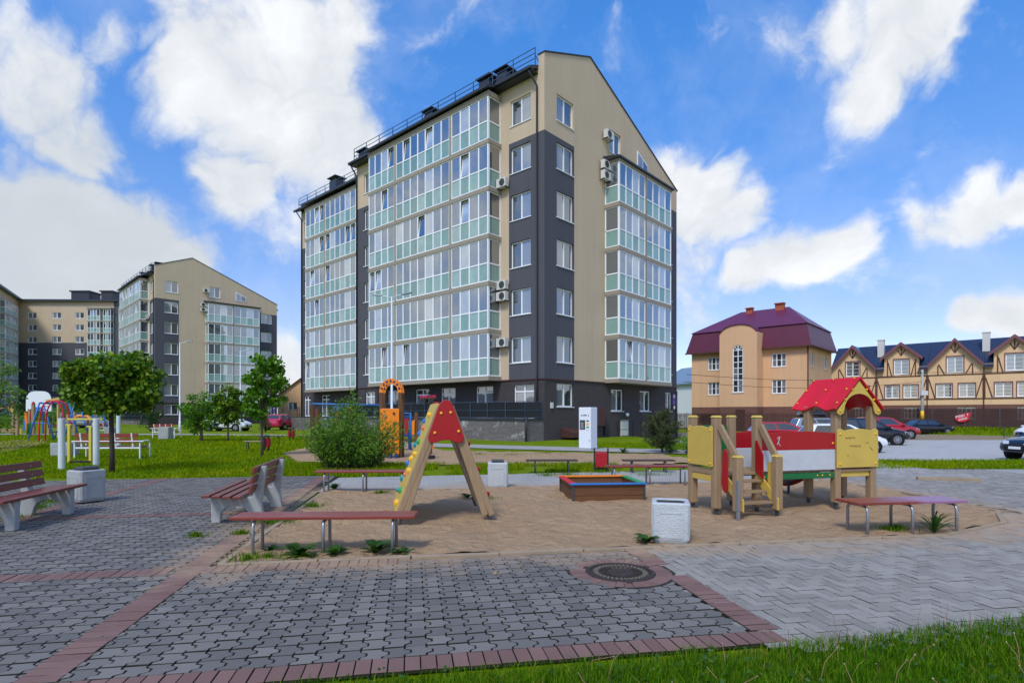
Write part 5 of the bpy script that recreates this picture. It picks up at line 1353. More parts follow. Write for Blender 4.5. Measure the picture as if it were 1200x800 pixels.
# ---------------------------------------------------------------- cars
def car(kind, paint, loc, rot, label, rack=False):
    root = empty('parked_car', loc, rot, label, 'car', 'cars parked around the playground')
    L, W_, H, belt, hood, cab, rt = {'suv': (4.75, 1.9, 1.72, 1.08, 1.02, (-2.3, -1.95, .25, 1.25), .33+.03), 'sedan': (4.6, 1.76, 1.42, .92, .88, (-1.75, -1.0, .3, 1.2), .31), 'hatch': (4.2, 1.76, 1.5, .98, .92, (-2.0, -1.55, .25, 1.25), .31)}[kind]
    hw = W_/2; zb = .24 if kind != 'suv' else .3; b = MB()
    tail = belt-.02 if kind != 'sedan' else belt-.02
    st = [(-L/2, .80, zb+.15, tail-.22), (-L/2+.06, .90, zb+.06, tail-.06), (-L/2+.35, .97, zb, tail+.01), (-1.1, 1.0, zb-.02, belt), (0, 1.0, zb-.02, belt), (1.1, 1.0, zb-.02, belt-.02), (1.45, .99, zb, hood+.02), (L/2-.45, .95, zb, hood-.07), (L/2-.12, .86, zb+.02, hood-.2), (L/2, .74, zb+.1, hood-.38)]
    rings = []
    for x, k, z0, z1 in st:
        w_ = hw*k; zm = z0+(z1-z0)*.55
        rings.append([(x, -w_*.86, z0), (x, -w_*.98, z0+.12), (x, -w_, zm), (x, -w_*.96, z1-.07), (x, -w_*.84, z1), (x, 0, z1+.025), (x, w_*.84, z1), (x, w_*.96, z1-.07), (x, w_, zm), (x, w_*.98, z0+.12), (x, w_*.86, z0)])
    n = 11
    for r_ in rings: b.v += r_
    for i in range(len(rings)-1):
        for k in range(n-1): b.f.append((i*n+k, i*n+k+1, (i+1)*n+k+1, (i+1)*n+k)); b.m.append(0)
        b.f.append((i*n+n-1, i*n, (i+1)*n, (i+1)*n+n-1)); b.m.append(0)
    b.f.append(tuple(range(n))); b.m.append(0); b.f.append(tuple(reversed(range(len(rings)*n-n, len(rings)*n)))); b.m.append(0)
    body = b.build('body', paint, root, smooth=True, sub=1)
    xa, xb, xc, xd = cab; zl, zh = belt-.05, H; wl, wh = hw*.93, hw*.72
    c = MB(); zs = H-.05
    low = [(xd, -wl, zl), (xd, wl, zl), (xa, wl, zl), (xa, -wl, zl)]; up = [(xc, -wh, zs), (xc, wh, zs), (xb, wh, zs), (xb, -wh, zs)]
    c.hexa([low[0], low[1], low[2], low[3], up[0], up[1], up[2], up[3]])
    c.hexa([(xc-.02, -wh+.01, zs+.0), (xc-.02, wh-.01, zs), (xb+.02, wh-.01, zs), (xb+.02, -wh+.01, zs), (xc-.25, -wh*.8, H), (xc-.25, wh*.8, H), (xb+.3, wh*.8, H), (xb+.3, -wh*.8, H)])
    c.build('cabin', paint, root, bevel=.03)
    V = [Vector(q) for q in low+up]
    def panel(a, bq, c_, d_, s0, s1, t0, t1, off):
        P = lambda s, t_: (V[a].lerp(V[bq], s)).lerp(V[d_].lerp(V[c_], s), t_)
        nn = (V[bq]-V[a]).cross(V[d_]-V[a]).normalized()*off
        return [P(s0, t0)+nn, P(s1, t0)+nn, P(s1, t1)+nn, P(s0, t1)+nn]
    for nm, args in (('windscreen', [(0, 1, 5, 4, .06, .94, .12, .93)]), ('rear_window', [(2, 3, 7, 6, .1, .9, .25, .9)]), ('side_window', [(1, 2, 6, 5, .1, .5, .2, .9), (1, 2, 6, 5, .54, .9, .2, .9)]), ('side_window', [(3, 0, 4, 7, .1, .46, .2, .9), (3, 0, 4, 7, .5, .9, .2, .9)])):
        gl = MB()
        for a in args:
            q = panel(*a, .008); gl.face(q)
        gl.build(nm, 'car_glass', root, recalc=False)
    for sx in (-1, 1):
        for sy in (-1, 1):
            x = sx*L*.295+(.05 if sx > 0 else -.02); wb = MB()
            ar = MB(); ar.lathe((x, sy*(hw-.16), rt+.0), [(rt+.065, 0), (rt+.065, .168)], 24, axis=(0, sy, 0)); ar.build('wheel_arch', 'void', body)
            wb.lathe((x, sy*(hw-.2), rt), [(rt*.8, 0), (rt, .03), (rt, .17), (rt*.93, .205), (rt*.68, .21), (rt*.66, .19), (.001, .19)], 24, axis=(0, sy, 0)); wh_ = wb.build('wheel', 'rubber', root, smooth=False)
            rm = MB()
            for k in range(5 if kind != 'suv' else 10):
                a = 2*math.pi*k/(5 if kind != 'suv' else 10); rm.bar((x, sy*(hw+.002), rt), (x+rt*.64*math.cos(a), sy*(hw+.004), rt+rt*.64*math.sin(a)), .02, .09 if kind != 'suv' else .05, up=(-math.sin(a), 0, math.cos(a)))
            rm.lathe((x, sy*(hw-.005), rt), [(rt*.66, 0), (rt*.66, .014), (rt*.58, .014), (rt*.58, 0)], 20, axis=(0, sy, 0)); rm.build('rim', 'steel', wh_)
    for sy in (-1, 1):
        h = MB(); h.hexa([(L/2-.42, sy*hw*.93, hood-.30), (L/2-.02, sy*hw*.60, hood-.32), (L/2-.03, sy*hw*.3, hood-.31), (L/2-.4, sy*hw*.6, hood-.3), (L/2-.46, sy*hw*.92, hood-.14), (L/2-.12, sy*hw*.66, hood-.19), (L/2-.13, sy*hw*.4, hood-.19), (L/2-.4, sy*hw*.6, hood-.14)]); h.build('headlight', 'panel_white', root, bevel=.02)
        tl_ = MB(); tl_.box(-L/2-.005, sy*hw*.55 if sy > 0 else sy*hw*.86, belt-.36, -L/2+.16, sy*hw*.86 if sy > 0 else sy*hw*.55, belt-.1); tl_.build('tail_light', 'red_paint', root, bevel=.02)
        mr = MB(); mr.box(xd-.42, sy*(hw+.02) if sy > 0 else sy*(hw+.2), belt-.02, xd-.25, sy*(hw+.2) if sy > 0 else sy*(hw+.02), belt+.13); mr.build('mirror', paint, root, bevel=.03)
    gr = MB(); gr.box(L/2-.1, -hw*.5, zb+.12, L/2+.015, hw*.5, zb+.34); gr.build('grille', 'void', root, bevel=.02)
    pl = MB(); pl.box(L/2+.01, -.26, zb+.2, L/2+.03, .26, zb+.31); pl.build('number_plate', 'white_paint', root)
    sk = MB()
    for sy in (-1, 1): sk.box(-1.05, sy*hw*.98-.02, zb-.05, 1.05, sy*hw*.98+.02, zb+.06)
    sk.build('sill_trim', 'void', root)
    if rack:
        r_ = MB()
        for sy in (-1, 1): r_.bar((xb+.2, sy*wh*.85, H+.08), (xc-.2, sy*wh*.85, H+.08), .04, .04)
        for x in (xb+.4, xc-.4): r_.bar((x, -wh*.9, H+.12), (x, wh*.9, H+.12), .05, .03)
        r_.build('roof_rack', 'void', root)
        bx = MB(); bx.hexa([(xb+.1, -.4, H+.14), (xc-.1, -.4, H+.14), (xc-.1, .4, H+.14), (xb+.1, .4, H+.14), (xb+.2, -.34, H+.46), (xc-.5, -.34, H+.46), (xc-.5, .34, H+.46), (xb+.2, .34, H+.46)]); bx.build('roof_box', 'car_black', root, bevel=.08)
    return root
def paintmat(name, rgb, metal=.3):
    m = bpy.data.materials.new(name); t = NT(m); o = t.obj(); c = lin(*rgb)
    t.pbr(t.mix(t.noise(o, 2, 4), mul(c, .92), mul(c, 1.06)), .22, None, metal, .5, Coat_Weight=.8, Coat_Roughness=.04); MATS[name] = m
paintmat('car_black', (16, 19, 28)); paintmat('car_white', (225, 228, 232), 0); paintmat('car_red', (170, 14, 34), .1); paintmat('car_silver', (150, 158, 168), .5); paintmat('car_navy', (20, 30, 44)); paintmat('car_pink', (190, 30, 80), .1)
def park(kind, paint, px, py, yaw, label, zz=-.445, rack=False):
    v = G(px, py, zz); v.z = zz; return car(kind, paint, v, R(yaw), label, rack)
park('suv', 'car_black', 1015, 520.5, -8, 'black sport utility car with dark spoked wheels, nearest of the dark cars behind the playhouse')
park('hatch', 'car_white', 985, 529, -8, 'white hatchback half hidden behind the playhouse with its nose showing')
park('suv', 'car_red', 1037, 513.5, -8, 'red car parked behind the black sport utility car')
park('suv', 'car_silver', 966, 516.5, -8, 'silver car with a dark roof box seen through the playhouse window', rack=True)
park('hatch', 'car_red', 918, 522, -10, 'red hatchback of which only the roof shows above the red playhouse panel')
park('sedan', 'car_black', 1086, 508.5, -4, 'old black saloon car parked by the grass bank below the utility pole')
park('sedan', 'car_silver', 1021, 517, -8, 'silver grey car of which only the nose shows between the red and the black car')
v = G(1181, 541, -.445); car('suv', 'car_navy', (v.x+3.2, v.y+.9, -.445), R(187), 'dark blue car nose entering at the right edge')
v = G(1196, 515, -.445); car('hatch', 'car_white', (v.x+2.0, v.y, -.445), R(184), 'white car just entering at the right edge behind the dark blue one')
park('hatch', 'car_white', 266, 504.5, -4, 'white car parked behind the young dark green tree', 0)
park('hatch', 'car_pink', 331, 503, 84, 'pink red car parked left of the tall apartment block', 0)
park('hatch', 'car_silver', 103, 501, 0, 'blue grey car parked far behind the yellow exercise bar', 0)
rb = MB(); v0, v1 = G(1177, 513, -.445), G(1200, 512.5, -.445); v0.z = v1.z = -.445; v1 = v0+Vector((2.6, .1, 0)); railing(rb, [v0, v1], .95, 1.3, (.12, .3), .02)
tag(rb.build('parking_barrier', 'steel_dark'), 'low thin metal barrier at the back of the car park near the right edge', 'barrier')
# ---------------------------------------------------------------- benches
def rooted(name, loc, rot, label, cat, group=None): return empty(name, loc, rot, label, cat, group)
def concrete_bench(loc, rot, label):
    "local x = the way it faces, y = length"
    root = empty('park_bench', loc, rot, label, 'bench', 'concrete legged park benches')
    for y in (-.64, .64):
        prof = [(.32, 0), (.33, .40), (-.24, .36), (-.35, .81), (-.40, .82), (-.43, .80), (-.36, .30), (-.40, 0), (-.22, 0)]+[(-.2+.20*(1-math.cos(k*math.pi/8))*1.02, .24*math.sin(k*math.pi/8)**.6) for k in range(1, 8)]+[(.2, 0)]
        b = MB(); b.prism([(x, z) for x, z in prof], lambda x, z: (x, y-.055, z), lambda x, z: (x, y+.055, z)); b.build('support', 'concrete', root, bevel=.012)
    for k, x in enumerate((.31, .175, .04, -.095)):
        b = MB(); b.box(x-.055, -.98, .405-.01*k, x+.055, .98, .445-.01*k); b.build('seat_slat', 'plank_red', root, bevel=.006)
    for k in range(3):
        z = .50+.135*k; x = -.262-.245*(z-.36)*.62
        b = MB(); c = Vector((x+.02, 0, z)); b.hexa([(x+.0, -.98, z-.05), (x+.04, -.98, z-.045), (x+.04, .98, z-.045), (x+.0, .98, z-.05), (x-.03, -.98, z+.055), (x+.01, -.98, z+.06), (x+.01, .98, z+.06), (x-.03, .98, z+.055)]); b.build('back_slat', 'plank_red', root, bevel=.006)
    b = MB()
    for y in (-.64, .64):
        for k in range(3): z = .50+.135*k; b.ball((-.262-.245*(z-.36)*.62+.062, y, z), .009, 0, 6)
        for x in (.31, .175, .04): b.ball((x, y, .447), .008, 0, 6)
    b.build('bolts', 'steel', root)
    return root
v = G(52, 613); concrete_bench((v.x-.37, v.y+.05, .005), R(10), 'concrete bench with red slats at the left edge, facing the plaza')
v = G(300, 606); concrete_bench((v.x-.25, v.y+.25, .005), R(191), 'concrete bench with red slats and its back to the sandpit')
def flat_bench(loc, rot, L, W_, label, plank='plank_red_x', leg='steel', h=.435, legs=3, worn=False, group='low backless benches round the sandpit', span=.78):
    root = empty('flat_bench', loc, rot, label, 'bench', group); n = 4
    for k in range(n):
        y = -W_/2+W_*(k+.5)/n; b = MB(); b.box(-L/2, y-W_/n/2+.004, h-.035, L/2, y+W_/n/2-.004, h); b.build('seat_plank', plank, root, bevel=.005)
    xs_ = [(-span+2*span*i/(legs-1)) for i in range(legs)]
    for x in xs_:
        b = MB(); y0, y1 = -W_/2+.03, W_/2-.05; zt = h-.055
        b.tube([(x, y0, -.1), (x, y0, zt-.07), (x, y0+.02, zt-.02), (x, y0+.07, zt), (x, y1-.07, zt), (x, y1-.02, zt-.02), (x, y1, zt-.07), (x, y1, -.1)], .019, 8); b.build('leg_frame', leg, root, smooth=True)
    return root
v = G(376, 651); flat_bench((v.x, v.y+.2, 0), R(2.5), 2.06, .36, 'red flat bench nearest the camera, at the front left corner of the sandpit')
v = G(419, 576.5); flat_bench((v.x+.12, v.y+.1, 0), R(1.5), 1.95, .38, 'red flat bench at the back left of the sandpit before the feathery bush')
v = G(1077, 626); flat_bench((v.x-.1, v.y+.2, 0), R(8), 1.62, .44, 'red flat bench with worn purplish planks at the right end of the sandpit', plank='plank_worn', span=.66)
v = G(764, 569); flat_bench((v.x-.04, v.y+.2, 0), R(1), 1.9, .4, 'red flat bench at the back of the sandpit behind the coloured sandbox')
v = G(650, 553); flat_bench((v.x-.08, v.y, 0), R(0), 1.4, .3, 'dark thin bench left of the red litter bin with black posts', 'plank_dark', 'steel_dark', .34, 2, group='dark thin benches on the far sand', span=.45)
v = G(762, 553); flat_bench((v.x-.05, v.y, 0), R(0), 1.4, .3, 'dark thin bench behind the sandbox, right of the red litter bin with black posts', 'plank_dark', 'steel_dark', .34, 2, group='dark thin benches on the far sand', span=.45)
v = G(300, 527); flat_bench((v.x, v.y, 0), R(4), 1.0, .3, 'pale low bench left of the round red litter bin', 'kerb', 'steel_dark', .4, 2, group='dark thin benches on the far sand', span=.36)
v = G(316, 520); flat_bench((v.x, v.y, 0), R(0), 1.3, .3, 'dark thin bench behind the round red litter bin', 'plank_dark', 'steel_dark', .42, 2, group='dark thin benches on the far sand', span=.45)
def tube_bench(loc, rot, L, label):
    "white tube frame, red back and seat planks; seen from behind"
    root = empty('tube_bench', loc, rot, label, 'bench', 'white framed benches on the left lawn'); b = MB(); h = L/2
    for x in (-h+.1, h-.1):
        b.tube([(x, .28, -.05), (x, .28, .55), (x, .2, .62), (x, -.22, .62), (x, -.3, .52), (x, -.3, -.05)], .026, 8)
    b.bar((-h+.1, .25, .38), (h-.1, .25, .38), .05, .05); b.bar((-h+.1, -.25, .38), (h-.1, -.25, .38), .05, .05); b.bar((-h-.05, .3, .62), (h+.05, .3, .62), .07, .035)
    for i in range(4): x = -h*.72+L*.72*i/3; b.bar((x, .27, .4), (x, .36, .9), .05, .03)
    b.build('frame', 'white_paint', root)
    for k, y in enumerate((-.2, -.05, .1)): b = MB(); b.box(-h+.12, y-.065, .41, h-.12, y+.065, .44); b.build('seat_plank', 'plank_red_x', root)
    for k, z in enumerate((.55, .74)): b = MB(); y = .3+.03*k; b.box(-h+.15, y-.018, z, h-.15, y+.018, z+.15); b.build('back_plank', 'plank_red_x', root)
v = G(127, 537); tube_bench((v.x, v.y+.2, 0), R(182), 2.45, 'white framed bench with red planks behind the maple trunk')
v = G(193, 513); tube_bench((v.x, v.y+.2, 0), R(172), 1.75, 'white framed bench with a concrete bin, near the slim lamp post')
v = G(122, 510); tube_bench((v.x, v.y, 0), R(175), 1.7, 'white framed bench farthest back, seen just left of the maple trunk')
# ---------------------------------------------------------------- bins
def concrete_bin(loc, rot, w_, h, label, top='open', mat='concrete', taper=.035, name='litter_bin', rough=True):
    root = empty(name, loc, rot, label, 'litter bin', 'square concrete litter bins'); b = MB(); a, c = w_/2*(1-taper), w_/2; k = .045
    # hollow body: outer walls, rim, inner walls; chamfered corners
    def ring(r_, z, ch): ch = .03; return [(r_-ch, -r_, z), (r_, -r_+ch, z), (r_, r_-ch, z), (r_-ch, r_, z), (-r_+ch, r_, z), (-r_, r_-ch, z), (-r_, -r_+ch, z), (-r_+ch, -r_, z)]
    rs = [ring(a-.02, 0, .06), ring(a, .05, .06), ring(c, h-.06, .06), ring(c, h-.015, .06), ring(c-.02, h, .06), ring(c-.055, h, .05), ring(c-.065, h-.03, .05), ring(a-.1, .08, .05)]
    for r_ in rs: b.v += r_
    for i in range(len(rs)-1):
        for j in range(8): b.f.append((i*8+j, i*8+(j+1) % 8, (i+1)*8+(j+1) % 8, (i+1)*8+j)); b.m.append(0)
    b.f.append(tuple(range(7, -1, -1))); b.m.append(0); b.f.append(tuple(range((len(rs)-1)*8, len(rs)*8))); b.m.append(1)
    body = b.build('body', [mat, 'void'], root, bevel=.006)
    p_ = MB()
    for q in range(4):
        ca, sa = math.cos(q*math.pi/2), math.sin(q*math.pi/2)
        T = lambda x, y, z: (x*ca-y*sa, x*sa+y*ca, z)
        z0, z1 = .07, h-.11; r0, r1 = a+(c-a)*(z0/h), a+(c-a)*(z1/h); e0, e1 = r0-.09, r1-.09
        for (u0, u1, za, zb) in ((-1, 1, z0, z0+.022), (-1, 1, z1-.022, z1)):
            rr = a+(c-a)*((za+zb)/2/h); p_.hexa([T(x, y, z) for z in (za, zb) for x, y in ((-e0, -rr-.006), (e0, -rr-.006), (e0, -rr+.01), (-e0, -rr+.01))])
        for s in (-1, 1): p_.hexa([T(s*e0-.011, -r0-.006, z0), T(s*e0+.011, -r0-.006, z0), T(s*e0+.011, -r0+.01, z0), T(s*e0-.011, -r0+.01, z0), T(s*e1-.011, -r1-.006, z1), T(s*e1+.011, -r1-.006, z1), T(s*e1+.011, -r1+.01, z1), T(s*e1-.011, -r1+.01, z1)])
    p_.build('moulding', mat, body)
    l = MB()
    if top == 'lid': l.box(-c+.08, -c+.08, h+.001, c-.08, c-.08, h+.05); l.build('lid', 'steel_dark', root, bevel=.01)
    else:
        i_ = MB()
        rs2 = [ring(c-.07, h-.02, .05), ring(a-.11, .1, .05)]
        for r_ in rs2: i_.v += r_
        for j in range(8): i_.f.append((j, (j+1) % 8, 8+(j+1) % 8, 8+j)); i_.m.append(0)
        i_.build('liner', 'steel_dark', root)
    return root
v = G(790, 636); concrete_bin((v.x, v.y+.16, 0), R(-14), .46, .5, 'grey white square concrete bin at the front edge of the sand', mat='concrete_white')
v = G(583, 572.5); concrete_bin((v.x, v.y+.2, 0), R(4), .42, .55, 'white square bin with a dark lid on the path behind the red climber', 'lid', 'concrete_white')
v = G(94, 591); concrete_bin((v.x-.08, v.y+.25, .03), R(-24), .44, .56, 'weathered grey concrete bin with a dark rim beside the left concrete bench', 'lid')
v = G(194, 514.5); concrete_bin((v.x, v.y, 0), R(5), .62, .75, 'small pale concrete bin standing by the white framed bench near the lamp post')
v = G(76, 534); concrete_bin((v.x, v.y, 0), R(5), .66, .5, 'old grey concrete bin on the lawn behind the first white post')
v = G(128, 510.5); concrete_bin((v.x+.1, v.y, 0), R(5), .6, .6, 'far pale concrete bin left of the maple trunk')
def round_bin(px, py, r, h, label):
    v = G(px, py); root = empty('red_bin', v, 0, label, 'litter bin', 'round red litter bins'); b = MB()
    b.lathe((0, 0, .18), [(r*.88, 0), (r, .02), (r, h-.25), (r*.9, h-.25), (r*.88, .05), (.001, .05)], 18); b.build('bucket', 'red_paint', root, smooth=False)
    b = MB(); b.box(-.03, -r-.07, -.1, .03, -r-.01, h+.0); b.box(-.03, r+.01, -.1, .03, r+.07, h); b.lathe((0, 0, h+.0), [(r*.9, 0), (r*.5, .06), (.001, .07)], 18); b.bar((0, -r-.04, h), (0, r+.04, h), .04, .03); b.build('stand', 'rail_black', root)
round_bin(312, 528.5, .17, .62, 'round red litter bin with a dark cover beside the thin young tree')
round_bin(341.5, 515.5, .2, .7, 'round red litter bin behind the blue bar gym')
v = G(704.5, 552); root = empty('panel_bin', v, R(-3), 'red square litter bin hung between two black posts', 'litter bin'); b = MB()
b.box(-.15, -.11, .12, .15, .11, .53); b.build('bucket', 'red_paint', root, bevel=.015); b = MB()
for s in (-1, 1): b.box(s*.185-.02, -.02, -.1, s*.185+.02, .02, .64)
b.box(-.165, -.015, .06, .165, .015, .1); b.build('posts', 'rail_black', root)
# ---------------------------------------------------------------- vending kiosk
v = G(692, 527); kr = empty('water_kiosk', (v.x-.05, v.y+.42, 0), R(-36), 'tall white vending kiosk with a small screen on the lawn edge', 'vending kiosk'); b = MB()
b.box(-.3, -.3, .06, .3, .3, 1.86); b.build('cabinet', 'kiosk_white', kr, bevel=.02)
b = MB(); b.box(-.34, -.34, -.1, .34, .34, .058); b.build('plinth', 'concrete', kr)
b = MB(); b.box(-.25, -.306, .88, .02, -.301, 1.3); fr = b.build('dispensing_niche', 'steel_dark', kr); b = MB(); b.box(-.2, -.309, .93, -.06, -.307, 1.2); b.build('niche_back', 'steel', fr)
for k, (z, mt, h_) in enumerate(((1.24, 'void', .05), (1.07, 'yellow_bright', .11), (.95, 'green_bright', .07), (.84, 'ac_white', .05))):
    b = MB(); b.box(.08, -.308, z, .2, -.301, z+h_); b.build('control_panel', mt, kr)
b = MB()
for k in range(4): b.box(-.09+.05*k, -.304, 1.48, -.055+.05*k, -.301, 1.54)
b.box(-.18, -.304, 1.47, -.13, -.301, 1.53); b.box(.17, -.304, 1.46, .2, -.301, 1.53); b.build('lettering', 'steel_dark', kr)
b = MB(); b.box(.22, -.315, .36, .245, -.301, .44); b.build('lock', 'steel', kr)
# flower boxes on the terrace
for px, lab in ((536, 'left'), (547, 'right')):
    u = {'left': 9.1, 'right': 8.25}[lab]; q = blk.matrix_basis @ Vector(TL(u, 1.7, 2.3)); r_ = empty('flower_box', q, ROT, ('right' if lab == 'right' else 'left')+' one of the two dark flower boxes with pink flowers on the terrace railing', 'flower box', 'flower boxes on the terrace railing')
    b = MB(); b.hexa([(-.1, -.25, 0), (.1, -.25, 0), (.1, .25, 0), (-.1, .25, 0), (-.14, -.3, .26), (.14, -.3, .26), (.14, .3, .26), (-.14, .3, .26)]); b.build('box', 'pot_dark', r_)
    leaves('flowers', np.stack([nr.uniform(-.15, .15, 90), nr.uniform(-.32, .32, 90), nr.uniform(.3, .5, 90)], 1), nr.uniform(.06, .1, 90), 'flower_pink', r_, .9); leaves('foliage', np.stack([nr.uniform(-.14, .14, 80), nr.uniform(-.3, .3, 80), nr.uniform(.22, .38, 80)], 1), nr.uniform(.06, .1, 80), 'leaf_bush', r_, .7)
# ---------------------------------------------------------------- sandbox
v = G(671.6, 587.6); sb = empty('sandbox', (v.x, v.y, 0), R(5), 'square wooden sandbox with blue, red, orange and green rims', 'sandbox'); S_ = 1.32; hh_ = .3
for nm, (x0, y0, x1, y1), col in (('front', (0, 0, S_, .04), 'blue_paint'), ('left', (0, .04, .04, S_-.04), 'red_bright'), ('back', (0, S_-.04, S_, S_), 'orange_paint'), ('right', (S_-.04, .04, S_, S_-.04), 'green_bright')):
    b = MB()
    for k in range(3): b.box(x0, y0, -.05 if k == 0 else k*hh_/3+.003, x1, y1, (k+1)*hh_/3-.003)
    sd2 = b.build('side_board', 'wood_brown', sb, bevel=.004); r_ = MB(); e = .07
    if nm == 'front': r_.box(-.05, -.05, hh_, S_+.05, e, hh_+.03)
    if nm == 'back': r_.box(-.05, S_-e, hh_, S_+.05, S_+.05, hh_+.03)
    if nm == 'left': r_.box(-.05, e+.003, hh_, e, S_-e-.003, hh_+.03)
    if nm == 'right': r_.box(S_-e, e+.003, hh_, S_+.05, S_-e-.003, hh_+.03)
    r_.build('rim', col, sd2, bevel=.008)
b = MB()
for x in (-.02, S_-.02):
    for y in (-.02, S_-.02): b.box(x, y, -.05, x+.04, y+.04, hh_-.004)
b.build('corner_post', 'steel_dark', sb)
b = MB(); b.box(.045, .045, .0, S_-.045, S_-.045, .1); b.build('sand_fill', 'sand', sb)
# ---------------------------------------------------------------- A frame climber
v = G(462.5, 616); cl = empty('climbing_frame', (v.x, v.y, 0), R(12.5), 'wooden A shaped climbing frame with red panels, a climbing board and a rope net', 'climbing frame')
Wd, Dp, Ht = 1.44, 1.42, 1.72; apx = (.72, Ht)
def leg_line(side, t_): # side 0 left, 1 right; t 0 bottom..1 top
    x0 = 0 if side == 0 else Wd; x1 = .655 if side == 0 else .785; return Vector((x0+(x1-x0)*t_, 0, .0+Ht*t_))
for y in (0, Dp):
    for s in (0, 1):
        for o_ in (0, .1):
            b = MB(); p0, p1 = leg_line(s, .06), leg_line(s, .985); sg_ = 1 if s == 0 else -1; dx = Vector((sg_*o_, 0, 0))
            b.bar(p0+dx*1+Vector((0, y, 0)), p1+dx*.25+Vector((0, y+(.012 if o_ else 0), 0)), .09, .092, up=(0, 1, 0)); 
            if o_ == 0 or y == 0: b.build('leg', 'wood_post', cl, bevel=.012)
        b = MB(); b.tube([leg_line(s, -.05)+Vector((.05 if s == 0 else -.05, y, 0)), leg_line(s, .1)+Vector((.05 if s == 0 else -.05, y, 0))], .022, 8); b.build('foot', 'steel_dark', cl)
pts = []
out = [(.72+sx_*x, z) for sx_, pts_ in ((-1, [(.255, 1.24), (.235, 1.19), (.19, 1.175), (.13, 1.185), (.09, 1.205), (.04, 1.215)]), (1, [(.04, 1.215), (.09, 1.205), (.13, 1.185), (.19, 1.175), (.235, 1.19), (.255, 1.24), (.25, 1.29), (.115, 1.68), (.085, 1.745), (.045, 1.785), (.0, 1.795)]), (-1, [(.045, 1.785), (.085, 1.745), (.115, 1.68), (.25, 1.29)])) for x, z in pts_]
for y, d_ in ((-.075, -.018), (Dp+.06, .018)):
    b = MB(); b.prism(out, lambda x, z: (x, y, z), lambda x, z: (x, y+d_, z)); pa = b.build('panel', 'red_paint', cl, bevel=.008)
    for x, z in ((.65, 1.6), (.785, 1.61), (.56, 1.32), (.9, 1.34)): c = MB(); c.ball((x, y+d_*1.2, z), .022, 0, 8); c.build('bolt_cap', 'yellow_bright', pa, smooth=True)
b = MB(); up_ = Vector((-(Ht), 0, .6)).normalized(); p0, p1 = leg_line(0, .07), leg_line(0, 1.0); off = Vector((-.02, 0, .012))
b.hexa([p0+off+Vector((0, .06, 0)), p0+off+Vector((0, Dp-.06, 0)), p1+off+Vector((0, Dp-.06, 0)), p1+off+Vector((0, .06, 0)), p0+off*2.4+Vector((0, .06, 0)), p0+off*2.4+Vector((0, Dp-.06, 0)), p1+off*2.4+Vector((0, Dp-.06, 0)), p1+off*2.4+Vector((0, .06, 0))])
b.build('climbing_board', 'yellow_paint', cl, bevel=.005)
holds = [(.14, .3, 'yellow_bright'), (.2, .75, 'teal_paint'), (.24, .35, 'green_bright'), (.3, .8, 'teal_paint'), (.36, .55, 'pink_hold'), (.42, .25, 'yellow_bright'), (.44, .8, 'blue_paint'), (.5, .6, 'yellow_bright'), (.56, .3, 'yellow_bright'), (.62, .72, 'teal_paint'), (.66, .4, 'green_bright'), (.72, .8, 'blue_paint'), (.78, .5, 'pink_hold'), (.84, .75, 'blue_paint'), (.9, .4, 'yellow_bright')]
for t_, y, mt in holds:
    b = MB(); c = leg_line(0, t_)+Vector((-.06, y*Dp, .03)); r_ = rnd.uniform(.035, .055)
    b.lathe(c-Vector((-.02, 0, .01)), [(r_*1.1, 0), (r_, .03), (r_*.55, .055), (.001, .06)], 7, axis=(-.94, 0, .33)); b.build('climbing_hold', mt, cl, smooth=False)
b = MB()
for y in (.42, .82): b.bar(leg_line(1, .06)+Vector((0, y, 0)), leg_line(1, .97)+Vector((0, y, 0)), .085, .09, up=(0, 1, 0))
b.build('inner_beam', 'wood_post', cl, bevel=.012)
for t_ in (.2, .42, .64):
    b = MB(); c = leg_line(1, t_)+Vector((.05, .2, .02)); b.tube([c+Vector((0, -.1, 0)), c+Vector((.02, 0, .03)), c+Vector((0, .12, 0))], [.02, .03, .012], 7); b.tube([c+Vector((0, -.08, .0)), c+Vector((.03, -.12, .06))], [.022, .008], 6); b.build('grip', 'red_paint', cl, smooth=True)
b = MB(); kn = MB()
for k in range(4):
    y = .88+.28*k/3
    b.tube([leg_line(1, .05)+Vector((0, y, 0)), leg_line(1, .5)+Vector((-.02, y, 0)), leg_line(1, .96)+Vector((0, y, 0))], .009, 6)
for t_ in (.12, .26, .4, .54, .68, .82):
    b.tube([leg_line(1, t_)+Vector((0, .86, 0)), leg_line(1, t_)+Vector((0, 1.18, 0))], .009, 6)
    for y in (.88, 1.0, 1.14): kn.ball(leg_line(1, t_)+Vector((0, y, 0)), .024, 0, 7)
b.build('rope_net', 'rope', cl); kn.build('rope_knot', 'yellow_bright', cl, smooth=True)
b = MB(); b.tube([(.72, -.02, Ht-.02), (.72, Dp+.02, Ht-.02)], .05, 10); b.build('ridge_bar', 'steel', cl, smooth=True)
